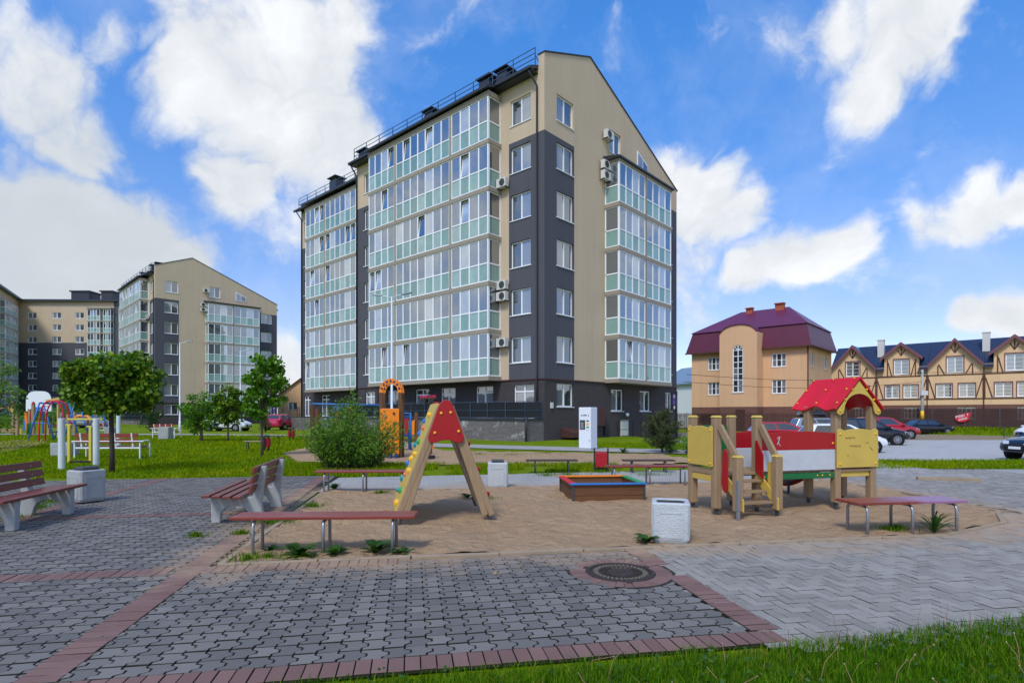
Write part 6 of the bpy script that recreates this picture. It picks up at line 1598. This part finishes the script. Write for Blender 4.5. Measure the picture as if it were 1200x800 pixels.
# ---------------------------------------------------------------- playhouse
ph = empty('playhouse', (3.22, 8.97, 0), R(15.2), 'wooden playhouse with a red roof, steps, bridge with red and white panels and a slide', 'playhouse')
PWID = .122
def post(x, y, h, z0=.1):
    b = MB(); k = PWID/2; b.box(x-k, y-k, z0, x+k, y+k, h); o = b.build('post', 'wood_post', ph, bevel=.018)
    f = MB(); f.box(x-.022, y-.022, -.2, x+.022, y+.022, z0+.05); f.build('post_foot', 'steel_dark', o)
    return o
def cap(o, x, y, h):
    b = MB(); k = PWID/2+.008; b.hexa([(x-k, y-k, h+.001), (x+k, y-k, h+.001), (x+k, y+k, h+.001), (x-k, y+k, h+.001), (x-k*.7, y-k*.7, h+.035), (x+k*.7, y-k*.7, h+.035), (x+k*.7, y+k*.7, h+.035), (x-k*.7, y+k*.7, h+.035)]); b.build('post_cap', 'yellow_paint', o, bevel=.006)
DK_ = .66
for x, y in ((0, 0), (0, .65), (.75, 0), (.75, .65)): cap(post(x, y, 1.53), x, y, 1.53)
for x, y in ((2.31, 0), (2.31, .6), (3.05, 0), (3.05, .6)): post(x, y, 1.72)
b = MB()
for k in range(5): b.box(.0-.05, -.06+.155*k, DK_-.04, .80, -.06+.155*k+.148, DK_)
b.build('deck', 'wood_beam', ph, bevel=.005)
b = MB()
for k in range(5): b.box(2.26, -.06+.145*k, DK_-.04, 3.10, -.06+.145*k+.138, DK_)
b.build('deck', 'wood_beam', ph, bevel=.005)
b = MB()
for k in range(10): b.box(.815+.144*k, .0, DK_-.04, .815+.144*k+.137, .62, DK_-.004)
b.build('bridge_deck', 'wood_beam', ph, bevel=.005)
b = MB(); b.box(.8, -.035, DK_-.14, 2.36, .0, DK_-.045); b.box(.8, .62, DK_-.14, 2.26, .655, DK_-.045); b.build('bridge_beam', 'green_paint', ph, bevel=.006)
for x in (.87, 1.9, 2.0, 2.15, 2.31): b = MB(); b.ball((x, -.04, DK_-.09), .014, 0, 6); b.build('bolt_cap', 'yellow_bright', ph, smooth=True)
def wavy(x0, x1, z0, z1, y, th, mat, name, n=12, amp=.03, parent=ph, sgn=1, horns=False):
    pts = [(x0, z0), (x1, z0)]
    for k in range(n+1):
        t_ = 1-k/n; x = x0+(x1-x0)*t_
        if horns: z = z1+(.0 if .16 < t_ < .84 else .0)+ (amp*(math.sin(math.pi*(t_-.16)/.68)) if .16 < t_ < .84 else amp*1.1*math.sin(math.pi*min(t_, 1-t_)/.16))
        else: z = z1+amp*math.sin(math.pi*t_)*sgn
        pts.append((x, z))
    b = MB(); b.prism(pts, lambda x, z: (x, y, z), lambda x, z: (x, y+th, z)); return b.build(name, mat, parent, bevel=.005)
def bolts(o, pts, y, mat='yellow_bright'):
    for x, z in pts: b = MB(); b.ball((x, y, z), .019, 0, 8); b.build('bolt_cap', mat, o, smooth=True)
# bridge rails front and back
fr_ = wavy(.81, 2.25, 1.0, 1.27, -.03, -.02, 'red_paint', 'rail_panel', amp=.035); bolts(fr_, [(.9, 1.1), (.9, 1.2), (2.2, 1.1)], -.052)
b = MB(); b.box(.81, -.048, DK_+.002, 2.25, -.03, .997); b.build('lower_panel', 'panel_white', ph, bevel=.004)
b2 = wavy(-.06+.87, 2.25, 1.0, 1.27, .65, .02, 'red_paint', 'rail_panel', amp=.03); b = MB(); b.box(.81, .65, DK_+.002, 2.25, .668, .997); b.build('lower_panel', 'panel_white', ph, bevel=.004)
sc2 = MB(); stroke(sc2, [(1.62+.0, .74), (1.635, .8)], .006, -.0495); stroke(sc2, [(1.1, 1.09), (1.13, 1.16), (1.1, 1.2), (1.15, 1.22), (1.12, 1.12), (1.16, 1.07)], .009, -.0515); sc2.build('scribble', 'panel_white', fr_)
# tower 1 panels: yellow front left side (x=0 plane), green back, back red/white part between posts
def side_panel(x, y0, y1, z0, z1, mat, name, th=-.018, horns=True):
    pts = [(y0, z0), (y1, z0)]; n = 14
    for k in range(n+1):
        t_ = 1-k/n; z = z1+(.03*math.sin(math.pi*(t_-.16)/.68) if .16 < t_ < .84 else .035*math.sin(math.pi*min(t_, 1-t_)/.16)); pts.append((y0+(y1-y0)*t_, z))
    b = MB(); b.prism(pts, lambda y, z: (x, y, z), lambda y, z: (x+th, y, z)); o = b.build(name, mat, ph, bevel=.006)
    for y in (y0+.05, y1-.05):
        for z in (z0+.05, z1-.04): c = MB(); c.ball((x+th, y, z), .018, 0, 8); c.build('bolt_cap', 'yellow_bright', o, smooth=True)
side_panel(-.07, -.02, .67, .76, 1.37, 'yellow_paint', 'side_panel')
b = MB(); b.box(-.05, .07, .52, -.015, .58, .62); b.build('side_beam', 'yellow_paint', ph, bevel=.006); b = MB(); b.box(-.06, .07, .63, .0, .58, .72); b.build('side_board', 'wood_post', ph, bevel=.006)
gp = wavy(.07, .68, .70, 1.38, .67, .018, 'green_paint', 'back_panel', amp=.02)
# tower 2 panels
yp = wavy(2.25, 3.11, .69, 1.31, -.072, -.018, 'yellow_paint', 'front_panel', n=20, amp=.03, horns=True); bolts(yp, [(2.31, .75), (3.05, .75), (2.31, 1.25), (3.05, 1.25)], -.092)
sc3 = MB(); rs_ = random.Random(3)
for x0, z0, n, k in ((2.42, 1.19, 22, .02), (2.5, 1.05, 26, .016), (2.84, 1.1, 6, .03)):
    p_ = [(x0, z0)]
    for i in range(n): p_.append((p_[-1][0]+rs_.uniform(.0, .016), z0+rs_.uniform(-k, k)))
    stroke(sc3, p_, .003, -.0915)
stroke(sc3, [(2.93, 1.03), (2.99, .97)], .006, -.0915); stroke(sc3, [(2.47, .87), (2.472, .9)], .009, -.0915); sc3.build('pen_scribble', 'scribble', yp) if 'scribble' in MATS else None
b = MB(); b.box(2.38, -.03, .53, 2.98, .0, .615); b.build('front_beam', 'yellow_paint', ph, bevel=.006)
b = MB(); b.box(3.06, .07, DK_, 3.08, .53, 1.2); b.build('side_panel', 'red_paint', ph, bevel=.005)
b = MB(); b.tube([(2.37, .6, 1.22), (2.99, .6, 1.22)], .02, 8); b.build('slide_bar', 'red_paint', ph, smooth=True)
# roof
rx, rz0, rz1 = 2.68, 1.66, 2.19; ya, yb = -.14, .86
for s in (-1, 1):
    n = 12; T_ = []
    for k in range(n+1):
        t_ = k/n; y = ya+(yb-ya)*t_; dz = .05*math.sin(math.pi*t_)+(.03*math.cos(4*math.pi*t_)-.03)
        T_.append((rx+s*(.50-.06*math.sin(math.pi*t_)), y, rz0+dz))
    b = MB(); top_ = [(rx, q[1], rz1) for q in T_]; th = Vector((s*.012, 0, .018))
    ol = [Vector(q) for q in T_]+[Vector(q) for q in reversed(top_)]
    i0 = len(b.v); m_ = len(ol); b.v += [tuple(q) for q in ol]+[tuple(q+th) for q in ol]
    for k in range(n):
        b.f.append((k, k+1, m_-2-k, m_-1-k)); b.f.append((m_+k, m_+k+1, m_+m_-2-k, m_+m_-1-k)); b.m += [0, 0]
    for k in range(m_): b.f.append((k, (k+1) % m_, m_+(k+1) % m_, m_+k)); b.m.append(0)
    ro = b.build('roof', 'red_bright', ph)
    for y in (ya+.06, (ya+yb)/2, yb-.06):
        for t_ in (.12, .55, .9):
            c = MB(); c.ball((rx+s*(.46*(1-t_)+.02), y, rz0+(rz1-rz0)*t_+.055), .016, 0, 7); c.build('bolt_cap', 'yellow_bright', ro, smooth=True)
for y, th in ((-.1, -.02), (.68, .02)):
    pts = [(rx-.45, 1.60), (rx-.40, 1.57), (rx-.33, 1.60)]+[(rx-.31+.0+.31*(1-math.cos(math.pi*k/12)), 1.66+.27*math.sin(math.pi*k/12)) for k in range(13)]+[(rx+.33, 1.60), (rx+.40, 1.57), (rx+.45, 1.60), (rx+.445, 1.655), (rx, rz1-.05), (rx-.445, 1.655)]
    b = MB(); b.prism(pts, lambda x, z: (x, y, z), lambda x, z: (x, y+th, z)); ga = b.build('gable_arch', 'yellow_paint', ph)
    bolts(ga, [(rx-.4, 1.64), (rx+.4, 1.64), (rx-.15, 2.0), (rx+.15, 2.0), (rx-.3, 1.83), (rx+.3, 1.83)], y+th*1.1)
# steps
SX0, SX1 = .06, .76; sy = -.45
for x in (SX0, SX1):
    cap(post(x, sy, .93, .12), x, sy, .93)
for k in range(3):
    b = MB(); z = .25+.15*k; y = sy+.02+.13*k; b.box(SX0+.07, y-.02, z-.035, SX1-.07, y+.14, z); b.build('tread', 'wood_beam', ph, bevel=.005)
for x in (SX0+.04, SX1-.04):
    b = MB(); b.hexa([(x-.012, sy-.08, .12), (x+.012, sy-.08, .12), (x+.012, -.02, .52), (x-.012, -.02, .52), (x-.012, sy-.08, .3), (x+.012, sy-.08, .3), (x+.012, -.02, .72), (x-.012, -.02, .72)]); b.build('stringer', 'yellow_paint', ph, bevel=.005)
for x, o_ in ((0, SX0), (.75, SX1)):
    b = MB(); b.bar((x-.0, -.02-.07, 1.40), (o_, sy-.02, .86), .05, .11); b.build('handrail', 'wood_post', ph, bevel=.012)
b = MB(); b.prism([(-.24, .56), (-.06, .68), (-.06, 1.16), (-.1, 1.17), (-.24, .95)], lambda y, z: (SX1-.09, y, z), lambda y, z: (SX1-.07, y, z)); b.build('cheek_panel', 'red_paint', ph, bevel=.004)
b = MB(); b.prism([(sy+.1, .46), (sy+.1, 1.0), (sy+.16, 1.06), (sy+.22, 1.02), (-.2, .68), (-.2, .5), (sy+.22, .42), (sy+.16, .38)], lambda y, z: (-.03, y, z), lambda y, z: (-.05, y, z)); cp_ = b.build('cheek_panel', 'red_paint', ph, bevel=.006)
b = MB(); b.box(SX0-.1, sy-.13, .15, SX0-.06, sy-.09, .6); b.box(SX0-.1, sy-.13, -.2, SX0-.06, sy-.09, .16); b.build('ground_anchor', 'steel', ph)
b = MB(); b.box(.745, -.40, .34, .765, -.26, .84); b.build('cheek_board', 'yellow_paint', ph)
# slide out of the back of tower two
sl_ = []
for k in range(11):
    t_ = k/10; y = .62+1.55*t_; z = DK_-.02-(DK_-.2)*sst(.02, .85, t_); sl_.append((y, z))
b = MB(); x0, x1 = 2.45, 2.92
for (y0, z0), (y1, z1) in zip(sl_[:-1], sl_[1:]): b.hexa([(x0, y0, z0), (x1, y0, z0), (x1, y1, z1), (x0, y1, z1), (x0, y0, z0+.02), (x1, y0, z0+.02), (x1, y1, z1+.02), (x0, y1, z1+.02)])
b.build('slide_bed', 'steel', ph)
for x in (x0-.025, x1+.005):
    b = MB()
    for (y0, z0), (y1, z1) in zip(sl_[:-1], sl_[1:]): b.hexa([(x, y0, z0-.06), (x+.02, y0, z0-.06), (x+.02, y1, z1-.06), (x, y1, z1-.06), (x, y0, z0+.16), (x+.02, y0, z0+.16), (x+.02, y1, z1+.16), (x, y1, z1+.16)])
    b.build('slide_side', 'red_paint', ph)
b = MB()
for x in (x0+.03, x1-.03): b.tube([(x, 1.75, -.1), (x, 1.75, .24)], .025, 8)
b.build('slide_leg', 'blue_dark', ph)
# ---------------------------------------------------------------- white posts, exercise bar
for px, py, lab in ((72, 549.5, 'thick white post nearest the left concrete bin'), (112.5, 545.5, 'thick white post left of the maple trunk'), (138.5, 524, 'thick white post farthest back, right of the maple trunk')):
    v = G(px, py); hgt = (py-(490 if px != 138.5 else 484.5))/F*v.y; b = MB(); b.tube([(0, 0, -.1), (0, 0, hgt-.01), (0, 0, hgt)], [.085, .085, .075], 16)
    o = b.build('white_post', 'post_white', smooth=False, loc=v); tag(o, lab, 'post', 'thick white posts on the lawn')
v = G(93.5, 542.5); er = empty('exercise_device', v, R(0), 'yellow steel exercise bar with black foot pedals between the white posts', 'exercise device'); b = MB(); s_ = v.y/F
b.bar((-15*s_, 0, 51.5*s_), (27*s_, 0, 51.5*s_), .06, .06); b.build('cross_bar', 'yellow_rail', er, bevel=.01)
for x, h_ in ((-12.5*s_, 44*s_), (12.5*s_, 42*s_)):
    b = MB(); b.box(x-.04, -.04, -.05, x+.04, .04, h_); b.box(x-.12, -.03, h_, x+.06, .03, h_+.05); b.build('upright', 'yellow_rail', er, bevel=.008)
for x in (-4*s_, 8*s_): b = MB(); b.box(x-.16, -.14, .03, x+.16, .1, .08); b.build('pedal', 'rubber', er, bevel=.02)
# ---------------------------------------------------------------- left playground
v = G(64, 517); ar = empty('arched_climber', v, R(12), 'red arched ladder climber on the left lawn', 'climbing frame')
def arch(h, w_, n=18): return [Vector((w_/2*math.copysign(abs(math.cos(a))**.75, math.cos(a)), 0, h*math.sin(a)**.55 if math.sin(a) > 0 else 0)) for a in [math.pi*k/n for k in range(n+1)]]
ac_ = arch(2.3, 1.25)
for y in (-.3, .3):
    b = MB(); b.tube([p_+Vector((0, y, 0)) for p_ in ac_], .04, 8); b.build('side_rail', 'red_bright', ar, smooth=True)
for k in range(2, 17): b = MB(); b.tube([ac_[k]+Vector((0, -.3, 0)), ac_[k]+Vector((0, .3, 0))], .022, 6); b.build('rung', 'red_bright', ar, smooth=True)
def swing(px, py, w_, h, label, seat=True):
    v = G(px, py); r_ = empty('swing_frame', v, R(5), label, 'swing', 'blue steel frames on the left playground')
    for y in (0, 2.2):
        for s in (-1, 1): b = MB(); b.tube([(s*w_/2, y, -.1), (s*.1, y, h)], .045, 8); b.build('leg', 'blue_paint', r_, smooth=True)
        b = MB(); b.tube([(-w_*.27, y, h*.46), (w_*.27, y, h*.46)], .035, 6); b.build('brace', 'blue_paint', r_, smooth=True)
    b = MB(); b.tube([(0, -.1, h), (0, 2.3, h)], .05, 8); b.build('top_beam', 'blue_paint', r_, smooth=True)
    if seat:
        b = MB(); b.tube([(0, .95, h), (.0, .95, .5)], .012, 5); b.tube([(0, 1.4, h), (0, 1.4, .5)], .012, 5); b.build('chain', 'steel', r_)
        b = MB(); b.box(-.13, .9, .45, .13, 1.45, .5); b.build('swing_seat', 'rubber', r_, bevel=.01)
swing(48, 516, 1.5, 2.2, 'blue A shaped frame left of the red arched climber')
swing(90, 512, 1.6, 2.4, 'blue A shaped swing frame behind the yellow exercise bar')
v = G(60, 514.5); b = MB(); s_ = v.y/F; b.bar((-9*s_, .2, 45*s_), (7*s_, .2, 48*s_), .12, .12); b.bar((5*s_, .2, -.1), (5*s_, .2, 48*s_), .1, .1); o = b.build('balance_beam', 'yellow_paint', loc=v); tag(o, 'pale yellow beam reaching from the blue frame to the red arched climber', 'beam')
v = Vector(((45-600)/F*45, 45, 0)); bk = empty('basketball_stand', v, R(8), 'white fan shaped basketball backboard on a blue stand', 'basketball stand'); s_ = 45/F
n = 16; pts = [(-13.5*s_, 1.75), (13.5*s_, 1.75)]+[(13.5*s_*math.copysign(abs(math.cos(math.pi*k/n))**.6, math.cos(math.pi*k/n)), 2.4+.95*math.sin(math.pi*k/n)**.7) for k in range(n+1)]
b = MB(); b.prism(pts, lambda x, z: (x, 0, z), lambda x, z: (x, .05, z)); b.build('backboard', 'white_paint', bk)
b = MB(); b.box(-.25, -.12, 1.78, .3, -.01, 2.1); b.build('hoop_bracket', 'blue_paint', bk)
b = MB(); b.tube([(0, .5, -.1), (0, .5, 1.9), (0, .1, 2.2)], .07, 8); b.build('stand', 'blue_paint', bk)
v = G(22, 509); pl = empty('wooden_play_structure', v, R(4), 'wooden play structure with red capped posts and yellow gussets at the left edge', 'play structure'); s_ = v.y/F
for x, z, yy in ((-6.5, 36, 0), (12.5, 36, .3), (4, 24, -.5), (-2, 30, 1.2), (44, 24, 1.0), (39, 30, 2.2)):
    b = MB(); b.box(x*s_-.09, yy-.09, -.1, x*s_+.09, yy+.09, z*s_); o = b.build('post', 'wood_post', pl)
    if z > 32: c = MB(); c.ball((x*s_, yy, z*s_), .11, 0, 10, 1.7); c.build('post_cap', 'red_paint', o, smooth=True)
b = MB(); b.bar((-24*s_, 0, 31*s_), (-6*s_, 0, 31*s_), .08, .1); b.bar((-24*s_, -.1, 5*s_), (-4*s_, -.1, 5*s_), .1, .3); b.build('beam', 'wood_beam', pl)
for p3 in ([(-13, 32), (-4.5, 32), (-4.5, 25)], [(-6, 7), (5, 7), (5, .5), (0, .5)]):
    b = MB(); b.prism([(x*s_, z*s_) for x, z in p3], lambda x, z: (x, -.12, z), lambda x, z: (x, -.16, z)); b.build('gusset', 'yellow_paint', pl)
for x in (0, 8):
    b = MB(); b.prism([(x*s_, 26*s_), (x*s_+.18, 26*s_), (x*s_+.35, 4*s_), (x*s_+.15, 4*s_)], lambda x, z: (x, .5, z), lambda x, z: (x, .45, z)); b.build('slide_side', 'orange_paint', pl)
b = MB(); b.box(4*s_, .7, 18*s_, 9*s_, .8, 27*s_); b.build('panel', 'red_paint', pl); b = MB(); b.box(6*s_, .2, 0, 12*s_, .25, 13*s_); b.build('net_panel', 'green_paint', pl); b = MB(); b.box(-13*s_, 1.5, 4*s_, -9*s_, 1.6, 18*s_); b.build('side_panel', 'blue_paint', pl)
v = G(78, 509); pw = empty('play_bridge', v, 0, 'dark red play bridge with an orange arched top behind the red climber', 'play structure'); s_ = v.y/F
b = MB(); b.box(-22*s_, 0, 8*s_, -8*s_, .4, 12*s_); b.box(16*s_, .6, -.1, 20*s_, .9, 18*s_); b.build('deck', 'brown_metal', pw)
b = MB(); b.tube([(p_.x*1.6+.8, .5, p_.z*.35+.8) for p_ in arch(1.7, .8)], .1, 8); b.build('arch', 'orange_paint', pw, smooth=True)
b = MB(); b.box(-9*s_, 0, -.1, -6.5*s_, .2, 26*s_); b.box(-23*s_, 0, -.1, -21*s_, .2, 12*s_); b.build('post', 'wood_post', pw)
# ---------------------------------------------------------------- blue bar gym and orange climbing wall
v = G(366, 531); gy = empty('bar_gym', v, R(0), 'brown posts with blue steel bars behind the feathery bush', 'exercise frame'); s_ = v.y/F
for x, z, yy in ((-19.5, 46, 5.0), (-9, 52, 1.5), (0, 57, 0), (7, 50, 2.5), (22, 56, 2.5)):
    b = MB(); b.tube([(x*s_, yy, -.15), (x*s_, yy, z*s_)], .09, 10); b.build('post', 'wood_brown_post', gy)
    f = MB(); f.tube([(x*s_, yy, -.2), (x*s_, yy, .12)], .05, 8); f.build('post_foot', 'blue_dark', gy)
bars = [[(-2, 0, 50), (-2, 0, 57), (0, 0, 58), (80, .1, 56.5)], [(-20, 5, 47), (-20, 5, 55.5), (20, 2.4, 55.5)], [(6, 2.5, 51.5), (22, 2.5, 51.5)], [(-30, 5, 40), (-17, 5, 40)], [(-15, 3.5, 0), (-15, 3.5, 42), (-4, 3.5, 42)], [(7, 2.5, 42), (24, 2.5, 42)], [(7, 2.5, 34), (24, 2.5, 34)], [(-24, 6, 0), (-24, 6, 42), (-14, 6, 42), (-14, 6, 0)]]
for bb in bars:
    b = MB(); b.tube([(x*s_, y, z*s_) for x, y, z in bb], .035, 8); b.build('bar', 'blue_paint', gy, smooth=True)
v = G(456, 536); ow = empty('climbing_wall', v, R(-2), 'orange climbing wall with an arched top on brown posts', 'climbing wall'); s_ = v.y/F
b = MB(); b.prism([(-10.5*s_, .12), (12*s_, .12), (12*s_, 56.5*s_), (11*s_, 57.5*s_), (-9.5*s_, 57.5*s_), (-10.5*s_, 56.5*s_)], lambda x, z: (x, 0, z), lambda x, z: (x, -.04, z)); pn = b.build('panel', 'orange_paint', ow, bevel=.01)
rs_ = random.Random(5)
for x, z, mt in ((-4, 48, 'steel'), (6, 52, 'brown_metal'), (6.5, 40, 'steel_dark'), (-3, 30, 'steel'), (4, 24, 'blue_dark'), (-6, 14, 'steel'), (6, 12, 'brown_metal')):
    b = MB(); b.ball((x*s_, -.07, z*s_), .045, 0, 8); b.build('climbing_hold', mt, pn, smooth=True)
arcp = lambda r_, y: [(1*s_+r_*math.cos(math.pi*k/14), y, 75*s_+r_*1.25*math.sin(math.pi*k/14)) for k in range(15)]
for y in (.05, .42):
    b = MB(); ro_, ri_ = 13.5*s_, 9*s_; n = 14
    for k in range(n):
        a0, a1 = math.pi*k/n, math.pi*(k+1)/n; q = lambda r_, a_: (1*s_+r_*math.cos(a_), 76*s_+r_*1.25*math.sin(a_))
        A, B_, C_, D_ = q(ri_, a0), q(ro_, a0), q(ro_, a1), q(ri_, a1)
        b.hexa([(x, y, z) for x, z in (A, B_, C_, D_)]+[(x, y+.06, z) for x, z in (A, B_, C_, D_)])
    aa = b.build('arch', 'orange_paint', ow); c = MB()
    for k in range(1, 8): a_ = math.pi*k/8; c.ball((1*s_+11.2*s_*math.cos(a_), y-.005, 76*s_+11.2*s_*1.25*math.sin(a_)), .04, 0, 8)
    c.build('bolt_cap', 'blue_dark', aa, smooth=True)
    for x in (-10.3, 12.3): b = MB(); b.box(x*s_-.06, y-.0, -.15, x*s_+.06, y+.062, 76.3*s_); b.build('post', 'wood_brown_post', ow)
for x in (2, 9): b = MB(); b.tube([(x*s_, -.1, -.1), (x*s_, -.1, .16)], .06, 8); b.build('post_foot', 'blue_dark', ow)
v = G(476, 527); pg = empty('play_tower', v, 0, 'play panels in green, red and blue between blue bars, right of the orange climbing wall', 'play structure'); s_ = v.y/F
for x0, x1, mt in ((-6, -2.5, 'green_paint'), (-2, 2.5, 'red_paint')):
    b = MB(); b.box(x0*s_, 0, 19*s_, x1*s_, .04, 40*s_); b.build('panel', mt, pg, bevel=.01)
for z in (17, 39): b = MB(); b.box(-7*s_, -.03, z*s_-.05, 5*s_, .0, z*s_+.06); b.build('rail', 'blue_dark', pg)
b = MB(); b.tube([(5*s_, 0, -.1), (5*s_, 0, 43*s_), (-8*s_, 0, 43*s_)], .05, 8); b.build('bar', 'blue_paint', pg, smooth=True)
b = MB(); b.box(-8*s_, -.1, 10*s_, 14*s_, .5, 12.5*s_); b.box(10*s_, -.05, -.1, 13.5*s_, .1, 44*s_); b.build('deck_and_post', 'wood_brown_post', pg)
b = MB(); b.prism([(7*s_, 18*s_), (10*s_, 18*s_), (10.5*s_, 36*s_), (7*s_, 33*s_)], lambda x, z: (x, -.08, z), lambda x, z: (x, -.12, z)); b.build('side_board', 'orange_paint', pg)
b = MB(); b.tube([(5*s_, -.3, .06), (4*s_, -.3, .9)], .04, 8); b.build('ladder_leg', 'blue_dark', pg)
v = G(505, 537); sp_ = empty('spring_toy', v, R(0), 'small wood and orange play post with a blue foot behind the red climber', 'play equipment'); s_ = v.y/F
b = MB(); b.box(-3.4*s_, -.08, .15, 1*s_, .08, 22*s_); b.build('post', 'wood_brown_post', sp_, bevel=.01); b = MB(); b.box(1.1*s_, -.03, 11*s_, 3*s_, .03, 18*s_); b.build('wing', 'orange_paint', sp_, bevel=.02); b = MB(); b.tube([(-3*s_, 0, -.1), (-3*s_, 0, 9*s_)], .07, 8); b.build('foot', 'blue_dark', sp_); b = MB(); b.box(-6*s_, -.2, 0, 4*s_, .2, .1); b.build('base', 'rubber', sp_)
# small loose stones on the paving
for px, py, r_, lab in ((580, 674, .025, 'small pale stone lying on the dark pavers left of the manhole'),):
    v = G(px, py); b = MB(); b.ball((0, 0, r_*.6), r_, 0, 7, .7); tag(b.build('stone', 'sand', loc=(v.x, v.y, .006)), lab, 'stone')
